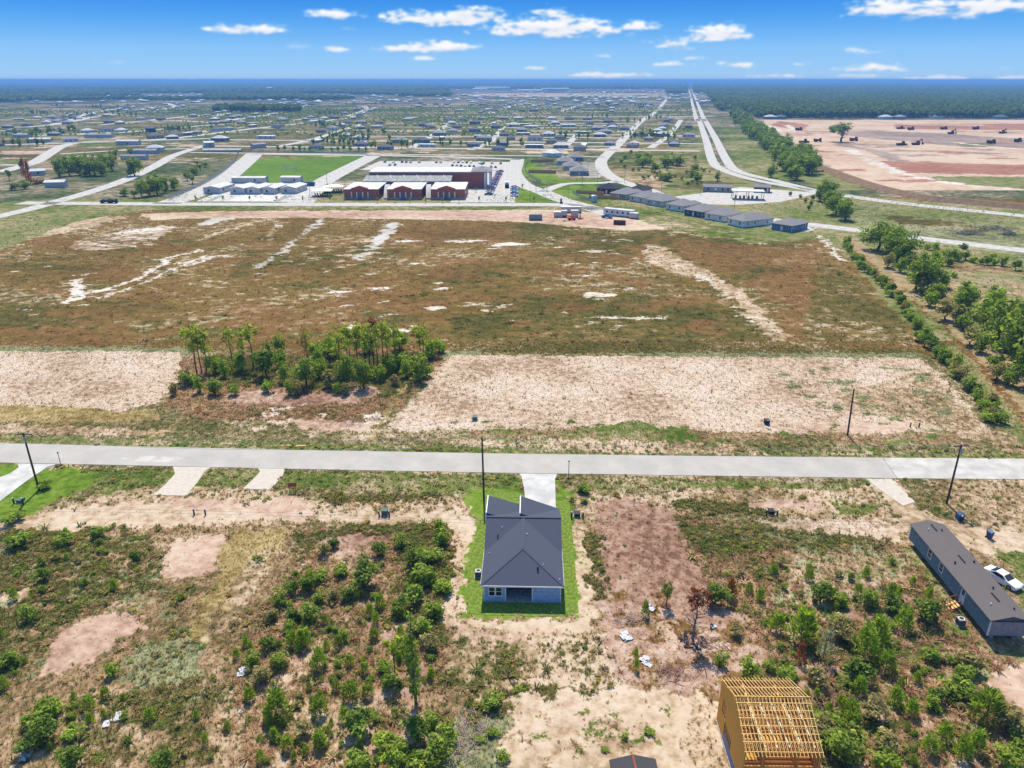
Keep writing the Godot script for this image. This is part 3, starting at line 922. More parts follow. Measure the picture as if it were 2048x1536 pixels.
func road_px(called: String, m: Material, a: Array, width: float, y := 0.05, cut := 4) -> void:
	var st := mb()
	ribbon(st, smooth_line(px_poly(a), cut), width, y)
	struct(st, called, m)

var far_lines := []

func make_roads() -> void:
	# the street in front of the blue house
	slab_px("street", M.road, [-700, 866, -300, 880, 0, 887, 325, 894.5, 650, 901.5, 1000, 907.5, 1350, 912, 1765, 916, 1794, 957, 1350, 951, 1000, 946, 650, 939.5, 325, 932.5, 0, 925.5, -300, 918, -700, 904])
	slab_px("street", M.road_new, [1766, 916, 2048, 918, 2400, 921, 2800, 926, 2800, 968, 2400, 963, 2048, 959, 1795, 957])
	# drives and culvert crossings
	slab_px("driveway", M.concrete, [1036, 947.5, 1043, 953, 1046, 968, 1049, 985, 1054, 1035, 1112, 1035, 1110, 960, 1114, 948.5], 0.08)
	slab_px("driveway", M.concrete, [-300, 1100, -100, 1040, 0, 1003, 50, 965, 96, 934, 114, 929, 34, 927.5, 38, 935, 20, 948, -20, 962, -300, 1030], 0.08)
	slab_px("gravel_crossing", M.gravel, [346, 933.5, 350, 948, 330, 970, 306, 990, 372, 992, 395, 965, 410, 942, 422, 935], 0.05)
	slab_px("gravel_crossing", M.gravel, [516, 937, 520, 944, 505, 960, 486, 978, 540, 980, 564, 955, 570, 938], 0.05)
	slab_px("gravel_crossing", M.gravel, [1730, 957.5, 1787, 959, 1800, 975, 1830, 1004, 1806, 1012, 1772, 988, 1744, 968], 0.045)
	slab_px("patched_paving", M.road_new, [240, 917, 300, 912, 350, 914, 372, 918, 340, 925, 262, 924], 0.066)
	slab_px("lawn", M.sod, [957, 1038, 966, 1030, 968, 1000, 966, 985, 1034, 984, 1049, 990, 1054, 1036, 1111, 1036, 1110, 1000, 1138, 1000, 1143, 1040, 1150, 1130, 1157, 1226, 1110, 1234, 1030, 1232, 962, 1230, 934, 1226, 932, 1190, 938, 1130], 0.03)
	# kerb shadows of the drive are real edges; school streets
	var R: Material = M.far_road
	road_px("school_front_street", R, [40, 406, 330, 408, 640, 409, 960, 409.5, 1130, 410, 1200, 420], 10)
	road_px("school_ring_street", R, [330, 408, 385, 390, 445, 360, 490, 325, 510, 307], 15)
	road_px("school_back_street", R, [500, 308, 740, 311, 900, 314, 1040, 319], 8)
	road_px("school_ring_street", R, [1035, 318, 1032, 330, 1028, 345, 1045, 368, 1085, 384, 1125, 400, 1175, 414, 1225, 430], 11)
	road_px("school_side_street", R, [750, 310, 690, 340, 640, 368, 600, 406], 14)
	road_px("school_link_street", R, [1085, 384, 1130, 368, 1200, 366, 1240, 362], 7)
	slab_px("parking_lot", M.far_road, [900, 405, 1030, 405, 1030, 345, 1000, 340, 950, 342], 0.03)
	slab_px("parking_lot", M.far_road, [760, 322, 1040, 324, 1020, 342, 720, 340], 0.03)
	slab_px("school_plaza", M.concrete, [392, 403, 600, 404, 640, 372, 610, 366, 470, 366, 430, 388], 0.08)
	road_px("left_street", R, [-60, 446, 0, 432, 60, 418, 120, 401, 180, 384, 250, 360, 310, 332, 345, 312, 380, 300, 408, 291], 9)
	road_px("left_lane", R, [0, 344, 30, 336, 70, 324, 100, 306, 125, 292, 160, 284], 11)
	road_px("main_street", R, [1345, 190, 1332, 200, 1314, 222, 1285, 240, 1262, 262, 1235, 290, 1208, 315, 1202, 328, 1212, 346, 1240, 362, 1290, 378, 1340, 398, 1420, 420, 1520, 436, 1620, 449, 1700, 459, 1850, 478, 2048, 501, 2300, 530], 9.5)
	road_px("highway", R, [1376, 178, 1379, 183, 1390, 229, 1397, 238, 1411, 277, 1425, 322, 1446, 340, 1490, 355, 1540, 366, 1590, 375, 1640, 384], 7.5)
	road_px("highway", R, [1381, 178, 1385, 183, 1404, 229, 1409, 238, 1431, 277, 1450, 315, 1468, 338, 1500, 350, 1548, 361, 1600, 374, 1640, 384], 7.5)
	road_px("highway", R, [1620, 381, 1720, 396, 1850, 412, 2048, 432, 2300, 462], 10, 0.07)
	road_px("cross_street", R, [880, 233, 1100, 233, 1300, 234, 1390, 233, 1430, 232], 16, 0.06)
	slab_px("fuel_forecourt", M.far_road, [1330, 396, 1420, 384, 1480, 374, 1640, 386, 1560, 404, 1470, 410, 1400, 408], 0.04)
	# streets of the far subdivision
	for a in [[[420, 292, 900, 297, 1235, 300], 8], [[420, 279, 700, 282, 1050, 284, 1250, 286], 8], [[380, 305, 560, 307, 1000, 311, 1210, 314], 5], [[1050, 268, 1255, 270], 9], [[1050, 250, 1270, 252], 9], [[160, 284, 330, 278, 500, 258, 700, 236], 9],
			[[0, 266, 200, 268, 420, 250, 660, 236], 9], [[0, 290, 200, 284, 420, 277], 9], [[420, 245, 520, 232, 580, 220, 600, 212, 560, 205], 14], [[0, 254, 100, 250, 240, 225, 350, 215, 330, 206], 12], [[1230, 300, 1400, 302], 8], [[1262, 286, 1410, 288], 8], [[1285, 270, 1400, 272], 8],
			[[980, 226, 1020, 212, 1060, 206], 10], [[1120, 222, 1180, 205], 10], [[700, 232, 735, 218, 725, 212], 12], [[700, 260, 1000, 262, 1270, 262], 8], [[700, 246, 1000, 247, 1280, 247], 8], [[900, 222, 1310, 223], 10], [[800, 213, 1320, 214], 12], [[120, 308, 260, 300, 400, 297], 6], [[0, 330, 60, 330], 6],
			[[1000, 204, 1330, 204], 16], [[640, 205, 900, 206], 16], [[300, 240, 500, 222], 12], [[60, 272, 280, 262], 9], [[0, 240, 160, 236, 230, 228], 12], [[700, 272, 1000, 274, 1250, 276], 7], [[820, 240, 1280, 241], 9], [[760, 254, 1000, 255, 1270, 256], 8], [[900, 290, 1230, 293], 6], [[1000, 217, 1310, 218], 11], [[850, 209, 1320, 209], 13], [[940, 300, 980, 284, 1000, 262, 1010, 246], 6], [[1120, 300, 1140, 284, 1160, 262], 6], [[820, 297, 850, 280, 880, 260, 905, 240], 6], [[560, 292, 620, 280, 680, 262, 730, 246], 7], [[200, 250, 320, 240, 420, 245], 9], [[120, 246, 180, 226, 260, 214], 11], [[430, 232, 520, 214, 610, 205], 12], [[1300, 296, 1330, 276, 1350, 256, 1362, 240], 6]]:
		road_px("far_street", R, a[0], a[1] * 1.25, 0.05, 3)
		far_lines.append(smooth_line(px_poly(a[0]), 4))

# ---------------------------------------------------------------- the blue house
func hip_roof(st: SurfaceTool, x0: float, x1: float, z0: float, z1: float, y: float, pitch: float, thick := 0.16) -> void:
	# a hip roof over that rectangle (z0 far), its eaves at y
	var w := x1 - x0
	var d := z1 - z0
	var r := minf(w, d) / 2.0
	var t := y + r * pitch
	var a := Vector3(x0, y, z1)
	var b := Vector3(x1, y, z1)
	var c := Vector3(x1, y, z0)
	var e := Vector3(x0, y, z0)
	var p := Vector3(x0 + r, t, (z0 + z1) / 2.0) if w > d else Vector3((x0 + x1) / 2.0, t, z1 - r)
	var q := Vector3(x1 - r, t, (z0 + z1) / 2.0) if w > d else Vector3((x0 + x1) / 2.0, t, z0 + r)
	if w > d:
		quad(st, a, p, q, b); tri(st, b, q, c); quad(st, c, q, p, e); tri(st, e, p, a)
	else:
		tri(st, a, p, b); quad(st, b, p, q, c); tri(st, c, q, e); quad(st, e, q, p, a)
	var dn := Vector3(0, -thick, 0)
	for s in [[a, b], [b, c], [c, e], [e, a]]:
		quad(st, s[1] + dn, s[0] + dn, s[0], s[1])
	quad(st, e + dn, c + dn, b + dn, a + dn)

func window(parent: Node, c: Vector3, w: float, h: float, out: Vector3, bars := 1) -> void:   # a framed window on a wall whose outside faces "out"
	var r := Vector3.UP.cross(out).normalized()
	var f := mb()
	var u := Vector3.UP
	for s in [-1.0, 1.0]:
		beam(f, c + r * s * (w / 2 - .04) - u * h / 2 + out * .03, c + r * s * (w / 2 - .04) + u * h / 2 + out * .03, .09, .08, out)
		beam(f, c + u * s * (h / 2 - .04) - r * (w / 2 - .085) + out * .03, c + u * s * (h / 2 - .04) + r * (w / 2 - .085) + out * .03, .08, .09, u)
	for i in bars:
		var k := (i + 1.0) / (bars + 1.0) - .5
		beam(f, c + u * k * h - r * (w / 2 - .085) + out * .03, c + u * k * h + r * (w / 2 - .085) + out * .03, .06, .05, u)
	var o := part(f, "window", M.white_trim, parent)
	var g := mb()
	var x := r * (w / 2 - .08)
	var y := u * (h / 2 - .08)
	hexa(g, [c - x - y + out * .012, c + x - y + out * .012, c + x - y + out * .002, c - x - y + out * .002, c - x + y + out * .012, c + x + y + out * .012, c + x + y + out * .002, c - x + y + out * .002])
	part(g, "pane", M.glass, o)

func make_blue_house() -> void:
	var rl := P(961, 1172, 2.75)
	var rr := P(1128, 1173, 2.75)
	var mid := (rl + rr) / 2.0
	var w := rl.distance_to(rr)
	var hw := w / 2.0
	var t := thing("blue_house", Vector3(mid.x, 0, mid.z), PLAT, "blue sided single storey house with a charcoal hip and gable roof", "house")
	# local: x right, -z to the street; the rear eave is z = 0
	var wl := hw - 0.35
	var base := mb()
	flat(base, [Vector3(-wl - .1, 0, -.35), Vector3(wl + .1, 0, -.35), Vector3(wl + .1, 0, -17.5), Vector3(-wl - .1, 0, -17.5)], 0.16, 0.3)
	part(base, "foundation_slab", M.slab, t)
	var px0 := -wl + 2.75
	var px1 := -wl + 5.95
	var wall := mb()
	box(wall, Vector3(-wl, .16, -4.0), Vector3(px0, 2.62, -.45))
	box(wall, Vector3(px1, .16, -4.0), Vector3(wl, 2.62, -.45))
	box(wall, Vector3(-wl, .16, -17.3), Vector3(wl, 2.62, -4.0))
	part(wall, "wall", M.blue_siding, t)
	# lapped boards on the rear walls
	for s in [[-wl, px0], [px1, wl]]:
		for k in 13:
			var b := mb()
			box(b, Vector3(s[0] + .01, .18 + k * .185, -.448), Vector3(s[1] - .01, .18 + k * .185 + .172, -.43))
			part(b, "siding_board", M.blue_siding, t)
	for x in [-wl + .02, px0 - .05, px1 + .05, wl - .02]:
		var c := mb()
		cbox(c, Vector3(x, 1.38, -.42), Vector3(.12, 2.44, .1))
		part(c, "corner_board", M.white_trim, t)
	var beamm := mb()
	box(beamm, Vector3(px0 - .1, 2.4, -.5), Vector3(px1 + .1, 2.61, -.34))
	part(beamm, "porch_beam", M.white_trim, t)
	var door := mb()
	box(door, Vector3(px0 + .35, .17, -3.99), Vector3(px0 + 1.3, 2.25, -3.94))
	var dd := part(door, "back_door", M.white_trim, t)
	var gl := mb()
	box(gl, Vector3(px0 + .5, .9, -3.94), Vector3(px0 + 1.15, 2.05, -3.93))
	part(gl, "pane", M.glass, dd)
	window(t, Vector3(-wl + 1.0, 1.6, -.41), .85, 1.35, Vector3.BACK)
	window(t, Vector3(-wl + 1.86, 1.6, -.41), .85, 1.35, Vector3.BACK)
	# roof: a hipped rear wing running into a side gable, then two single slopes to the street
	var e := 2.75
	var r := 4.68
	var z1 := -5.1
	var zr := -12.3
	var zf := -17.75
	var zv := -6.9
	var roof := mb()
	var a := Vector3(-hw, e, 0)
	var b := Vector3(hw, e, 0)
	var hip := Vector3(0, r, z1)
	var rid := Vector3(0, r, zr + .2)
	var vl := Vector3(-hw, e, zv)
	var vr := Vector3(hw, e, zv)
	tri(roof, a, hip, b)
	quad(roof, vl, rid, hip, a)
	quad(roof, b, hip, rid, vr)
	var gl0 := Vector3(-hw, r + .06, zr)
	var gr0 := Vector3(hw, r + .06, zr)
	tri(roof, vl, gl0, Vector3(0, r + .06, zr))
	tri(roof, vl, Vector3(0, r + .06, zr), rid)
	tri(roof, vr, Vector3(0, r + .06, zr), gr0)
	tri(roof, vr, rid, Vector3(0, r + .06, zr))
	var fl := Vector3(-hw, e, zf)
	var fr := Vector3(hw, e, zf)
	quad(roof, fl, fr, gr0, gl0)
	var dn := Vector3(0, -.16, 0)
	quad(roof, a + dn, fl + dn, fr + dn, b + dn)
	for s in [[vl, a], [fl, vl], [b, vr], [vr, fr], [fr, fl]]:
		quad(roof, s[0] + dn, s[0], s[1], s[1] + dn)
	tri(roof, fl + dn, gl0, vl + dn)
	tri(roof, vr + dn, gr0, fr + dn)
	part(roof, "roof", M.shingle, t)
	for s in [[-hw, -.45, 4.78, 3.35], [-.45, hw, 4.78, 2.72]]:
		var m := mb()
		var y0: float = s[2]
		var y1: float = s[3]
		var zb := zr - .9
		hexa(m, [Vector3(s[0], 2.5, zb), Vector3(s[1], 2.5, zb), Vector3(s[1], 2.5, zf - .1), Vector3(s[0], 2.5, zf - .1), Vector3(s[0], y0, zb), Vector3(s[1], y1, zb), Vector3(s[1], y1, zf - .1), Vector3(s[0], y0, zf - .1)])
		var wing := part(m, "front_roof", M.shingle, t)
		var f := mb()
		box(f, Vector3(s[0] - .14, 2.9, zf - .15), Vector3(s[0] - .005, y0 + .05, zb - .05))
		part(f, "fascia", M.white_trim, wing)
	var fas := mb()
	box(fas, Vector3(-hw - .03, e - .17, .003), Vector3(hw + .03, e + .01, .05))
	part(fas, "rear_fascia", M.white_trim, t)
	for x in [-hw - .035, hw + .005]:
		var fs := mb()
		box(fs, Vector3(x, e - .17, zv - 5.0), Vector3(x + .03, e - .005, 0))
		part(fs, "side_fascia", M.white_trim, t)
	var cap := mb()
	beam(cap, Vector3(-hw, r + .09, zr), Vector3(hw, r + .09, zr), .3, .05)
	beam(cap, hip + Vector3(0, .02, 0), rid + Vector3(0, .02, 0), .28, .05)
	beam(cap, a + Vector3(0, .02, 0), hip + Vector3(0, .02, 0), .26, .04)
	beam(cap, b + Vector3(0, .02, 0), hip + Vector3(0, .02, 0), .26, .04)
	part(cap, "ridge_cap", M.shingle, t)
	for v in [[-3.4, -9.2, .08, .5], [-2.9, -10.5, .05, .3], [-1.6, -9.7, .05, .3], [.5, -8.4, .06, .3], [1.9, -2.2, .11, .5], [2.6, -2.9, .05, .25], [4.6, -1.1, .05, .2], [-4.4, -6.2, .05, .2]]:
		var p := mb()
		var x: float = v[0]
		var z: float = v[1]
		var yy := e + minf(hw - absf(x), maxf(-z, 0) if z > -5 else hw) * .375
		if z < -8.5:
			yy = maxf(yy, r - (zr - z) * -.37)
			yy = e + (z - zv) / (zr - zv) * (r - e)
		tube(p, Vector3(x, yy - .05, z), Vector3(x, yy + v[3], z), v[2], v[2], 8)
		part(p, "roof_vent", M.dark if v[2] > .07 else M.white_trim, t)
	air_unit(Vector3(mid.x - hw - .55, 0, mid.z - 5.6), PLAT, "grey air conditioner beside the left wall of the blue house")

func air_unit(at: Vector3, turn: float, label: String) -> void:
	var t := thing("air_conditioner", at, turn, label, "air conditioner")
	var p := mb()
	cbox(p, Vector3(0, .05, 0), Vector3(1.0, .1, 1.0))
	part(p, "pad", M.slab, t)
	var b := mb()
	cbox(b, Vector3(0, .5, 0), Vector3(.8, .8, .8))
	part(b, "case", M.rubber_grey, t)
	for k in 7:
		var l := mb()
		for s in [-1, 1]:
			cbox(l, Vector3(0, .2 + k * .1, s * .405), Vector3(.76, .04, .02))
			cbox(l, Vector3(s * .405, .2 + k * .1, 0), Vector3(.02, .04, .76))
		part(l, "louver", M.dark, t)
	var top := mb()
	tube(top, Vector3(0, .9, 0), Vector3(0, .96, 0), .38, .36, 14)
	var tp := part(top, "fan_guard", M.white_trim, t)
	var fan := mb()
	tube(fan, Vector3(0, .955, 0), Vector3(0, .97, 0), .27, .27, 12)
	part(fan, "fan", M.dark, tp)

# ---------------------------------------------------------------- the trailer home, its car and the rest of that lot
func make_trailer_home() -> void:
	var nl := P(1973.8, 1270.8, .8)
	var fl := P(1817.5, 1077, .8)
	var dir := fl - nl
	var L := dir.length()
	var turn := atan2(-dir.x, -dir.z)
	var W := 4.3
	var t := thing("trailer_home", Vector3(nl.x, 0, nl.z), turn, "long teal grey single wide trailer home raised on piers with a taupe shingle roof", "trailer home")
	# local: the near left corner is the origin, -z runs along it, +x across
	var b := mb()
	box(b, Vector3(0, .8, -L), Vector3(W, 3.05, 0))
	part(b, "wall", M.teal_siding, t)
	for z in [[.002, .02], [-L - .02, -L - .002]]:
		var ew := mb()
		box(ew, Vector3(.08, .82, z[0]), Vector3(W - .08, 3.0, z[1]))
		part(ew, "end_wall", M.end_wall, t)
	var fr := mb()
	for x in [.9, W - .9]:
		box(fr, Vector3(x - .06, .58, -L + .1), Vector3(x + .06, .795, -.1))
	part(fr, "chassis_beam", M.dark, t)
	for k in 9:
		for x in [.9, W - .9]:
			var p := mb()
			cbox(p, Vector3(x, .29, -.6 - k * (L - 1.2) / 8.0), Vector3(.4, .58, .4))
			part(p, "pier", M.slab, t)
	var rf := mb()
	var e := 3.05
	var o := .22
	var rr := 3.72
	var A := [Vector3(-o, e, .25), Vector3(W / 2, rr, .25), Vector3(W + o, e, .25)]
	var B := [Vector3(-o, e, -L - .25), Vector3(W / 2, rr, -L - .25), Vector3(W + o, e, -L - .25)]
	quad(rf, A[0], B[0], B[1], A[1])
	quad(rf, A[1], B[1], B[2], A[2])
	var dn := Vector3(0, -.1, 0)
	quad(rf, A[0] + dn, B[0] + dn, B[0], A[0])
	quad(rf, A[2], B[2], B[2] + dn, A[2] + dn)
	quad(rf, B[0] + dn, A[0] + dn, A[2] + dn, B[2] + dn)
	part(rf, "roof", M.shingle_brown, t)
	for z in [.024, -L - .024]:
		var g := mb()
		tri(g, Vector3(0, e - .05, z), Vector3(W / 2, rr - .03, z), Vector3(W, e - .05, z))
		tri(g, Vector3(W, e - .05, z), Vector3(W / 2, rr - .03, z), Vector3(0, e - .05, z))
		part(g, "gable", M.end_wall, t)
	for x in [0.0, W]:
		for z in [0.0, -L]:
			var c := mb()
			cbox(c, Vector3(x, 1.92, z), Vector3(.14, 2.2, .14))
			part(c, "corner_board", M.white_trim, t)
	for z in [-14.0, -11.0]:
		window(t, Vector3(0, 2.15, z), .95, 1.3, Vector3.LEFT)
	var dr := mb()
	box(dr, Vector3(-.05, .85, -6.2), Vector3(-.003, 2.95, -5.2))
	var door := part(dr, "door", mat(Color(.45, .56, .6), .6), t)
	var dp := mb()
	box(dp, Vector3(-.06, 2.0, -5.95), Vector3(-.05, 2.7, -5.45))
	part(dp, "pane", M.glass, door)
	var pl := mb()
	cbox(pl, Vector3(-.06, 2.72, -6.55), Vector3(.12, .2, .12))
	part(pl, "porch_light", M.white_trim, t)
	for v in [[1.2, -17.6, .06, .3], [2.9, -17.4, .1, .25], [1.0, -10.2, .1, .3], [3.6, -10.6, .12, .25], [2.8, -5.0, .1, .3], [1.0, -2.2, .07, .25], [3.2, -1.4, .09, .25]]:
		var p := mb()
		var yy: float = rr - absf(v[0] - W / 2) / (W / 2 + o) * (rr - e)
		tube(p, Vector3(v[0], yy - .05, v[1]), Vector3(v[0], yy + v[3], v[1]), v[2], v[2], 8)
		part(p, "roof_vent", M.white_trim if v[2] < .09 else M.dark, t)
	for z in [-18.6, -11.5, -4.0]:
		var p := mb()
		beam(p, Vector3(W / 2 - .12, rr + .03, z), Vector3(W / 2 - .12, rr + .03, z + 1.6), .18, .06)
		part(p, "ridge_vent", M.shingle_dark, t)
	# steps under the door
	var s := thing("porch_steps", t.to_global(Vector3(-.05, 0, -5.7)), turn, "small wooden steps with a railing under the trailer home's door", "steps")
	for k in 4:
		var q := mb()
		box(q, Vector3(-.3 * (k + 1) - .28, .68 - k * .18, -.55), Vector3(-.3 * k - .28, .74 - k * .18, .55))
		part(q, "tread", M.lumber, s)
	for z in [-.58, .58]:
		var q := mb()
		beam(q, Vector3(-.2, .65, z), Vector3(-1.5, .08, z), .05, .22)
		beam(q, Vector3(-.35, .0, z), Vector3(-.35, 1.6, z), .08, .08, Vector3.RIGHT)
		beam(q, Vector3(-1.45, .0, z), Vector3(-1.45, 1.05, z), .08, .08, Vector3.RIGHT)
		beam(q, Vector3(-.35, 1.55, z), Vector3(-1.45, 1.0, z), .06, .08)
		part(q, "railing", mat(Color(.3, .1, .1), .8), s)
	air_unit(t.to_global(Vector3(-1.5, 0, -2.7)), turn, "dark air conditioner standing beside the trailer home")
	var bn := thing("trash_bin", P(1978, 1076), .3, "dark blue wheeled trash bin on bare sand behind the trailer home", "trash bin")
	var q := mb()
	hexa(q, [Vector3(-.26, .1, .28), Vector3(.26, .1, .28), Vector3(.26, .1, -.28), Vector3(-.26, .1, -.28), Vector3(-.34, 1.05, .38), Vector3(.34, 1.05, .38), Vector3(.34, 1.05, -.38), Vector3(-.34, 1.05, -.38)])
	part(q, "body", M.bin_blue, bn)
	q = mb()
	hexa(q, [Vector3(-.37, 1.055, .42), Vector3(.37, 1.055, .42), Vector3(.37, 1.055, -.42), Vector3(-.37, 1.055, -.42), Vector3(-.34, 1.1, .4), Vector3(.34, 1.1, .4), Vector3(.3, 1.18, -.4), Vector3(-.3, 1.18, -.4)])
	part(q, "lid", mat(Color(.12, .16, .22), .5), bn)
	for x in [-.3, .3]:
		q = mb()
		tube(q, Vector3(x - .05, .13, -.3), Vector3(x + .05, .13, -.3), .13, .13, 10)
		part(q, "wheel", M.tyre, bn)
	# the car
	var c := P(2002, 1163)
	var car := sedan(M.car_white)
	place(car, "parked_car", c, PI + 0.46, 1.0, "white sedan parked beside the trailer home", "car")
	templates.append(car)

var templates := []

func place(t: Node3D, called: String, at: Vector3, turn: float, s, label: String, category: String, group := "") -> Node3D:
	var o: Node3D = t.duplicate()
	o.name = numbered(called)
	add_child(o)
	o.position = at
	o.rotation = Vector3(0, turn, 0)
	o.scale = s if s is Vector3 else Vector3.ONE * s
	tag(o, label, category, group)
	return o

func sedan(paint_: Material, detail := true) -> Node3D:   # local: nose to -z
	var t := Node3D.new()
	var prof := [Vector2(-2.3, .35), Vector2(-2.32, .62), Vector2(-2.1, .78), Vector2(-1.1, .95), Vector2(-.35, 1.38), Vector2(.55, 1.44), Vector2(1.35, 1.12), Vector2(2.1, 1.0), Vector2(2.3, .75), Vector2(2.28, .4), Vector2(2.0, .25), Vector2(-2.0, .25)]
	var half := [.78, .84, .84, .82, .62, .62, .74, .78, .8, .8, .86, .86]
	var st := mb()
	var n := prof.size()
	var mid := Vector3(0, .7, 0)
	for i in n:
		var j := (i + 1) % n
		var a := Vector3(-half[i], prof[i].y, prof[i].x)
		var b := Vector3(half[i], prof[i].y, prof[i].x)
		var c := Vector3(half[j], prof[j].y, prof[j].x)
		var d := Vector3(-half[j], prof[j].y, prof[j].x)
		quad(st, a, d, c, b)
		for s in [-1.0, 1.0]:
			var o := Vector3(s * .9, .68, clampf((prof[i].x + prof[j].x) / 2.0, -1.8, 1.8))
			var p: Vector3 = a if s < 0 else b
			var q: Vector3 = d if s < 0 else c
			if s < 0:
				tri(st, p, Vector3(s * .9, .66, 0), q)
			else:
				tri(st, q, Vector3(s * .9, .66, 0), p)
	part(st, "body", paint_, t)
	var ws := mb()
	quad(ws, Vector3(-.7, .99, -1.06), Vector3(-.57, 1.36, -.42), Vector3(.57, 1.36, -.42), Vector3(.7, .99, -1.06))
	part(ws, "windshield", M.glass, t).position = Vector3(0, .02, -.02)
	var rw := mb()
	quad(rw, Vector3(.58, 1.41, .66), Vector3(.66, 1.16, 1.28), Vector3(-.66, 1.16, 1.28), Vector3(-.58, 1.41, .66))
	part(rw, "rear_window", M.glass, t).position = Vector3(0, .025, .02)
	for s in [-1.0, 1.0]:
		var sw := mb()
		quad(sw, Vector3(s * .8, .98, -.85), Vector3(s * .655, 1.33, -.3), Vector3(s * .655, 1.37, .55), Vector3(s * .77, 1.06, 1.15))
		part(sw, "side_window", M.glass, t).position = Vector3(s * .025, 0, 0)
		for z in [-1.42, 1.38]:
			var w := mb()
			tube(w, Vector3(s * .72, .32, z), Vector3(s * .9, .32, z), .32, .32, 14)
			var wh := part(w, "wheel", M.tyre, t)
			if detail:
				w = mb()
				tube(w, Vector3(s * .89, .32, z), Vector3(s * .915, .32, z), .2, .18, 10)
				part(w, "rim", M.metal, wh)
		if detail:
			var l := mb()
			cbox(l, Vector3(s * .62, .68, -2.27), Vector3(.3, .12, .1))
			part(l, "headlight", M.metal, t)
			l = mb()
			cbox(l, Vector3(s * .64, .8, 2.25), Vector3(.26, .14, .1))
			part(l, "tail_light", mat(Color(.35, .02, .02), .4), t)
	return t

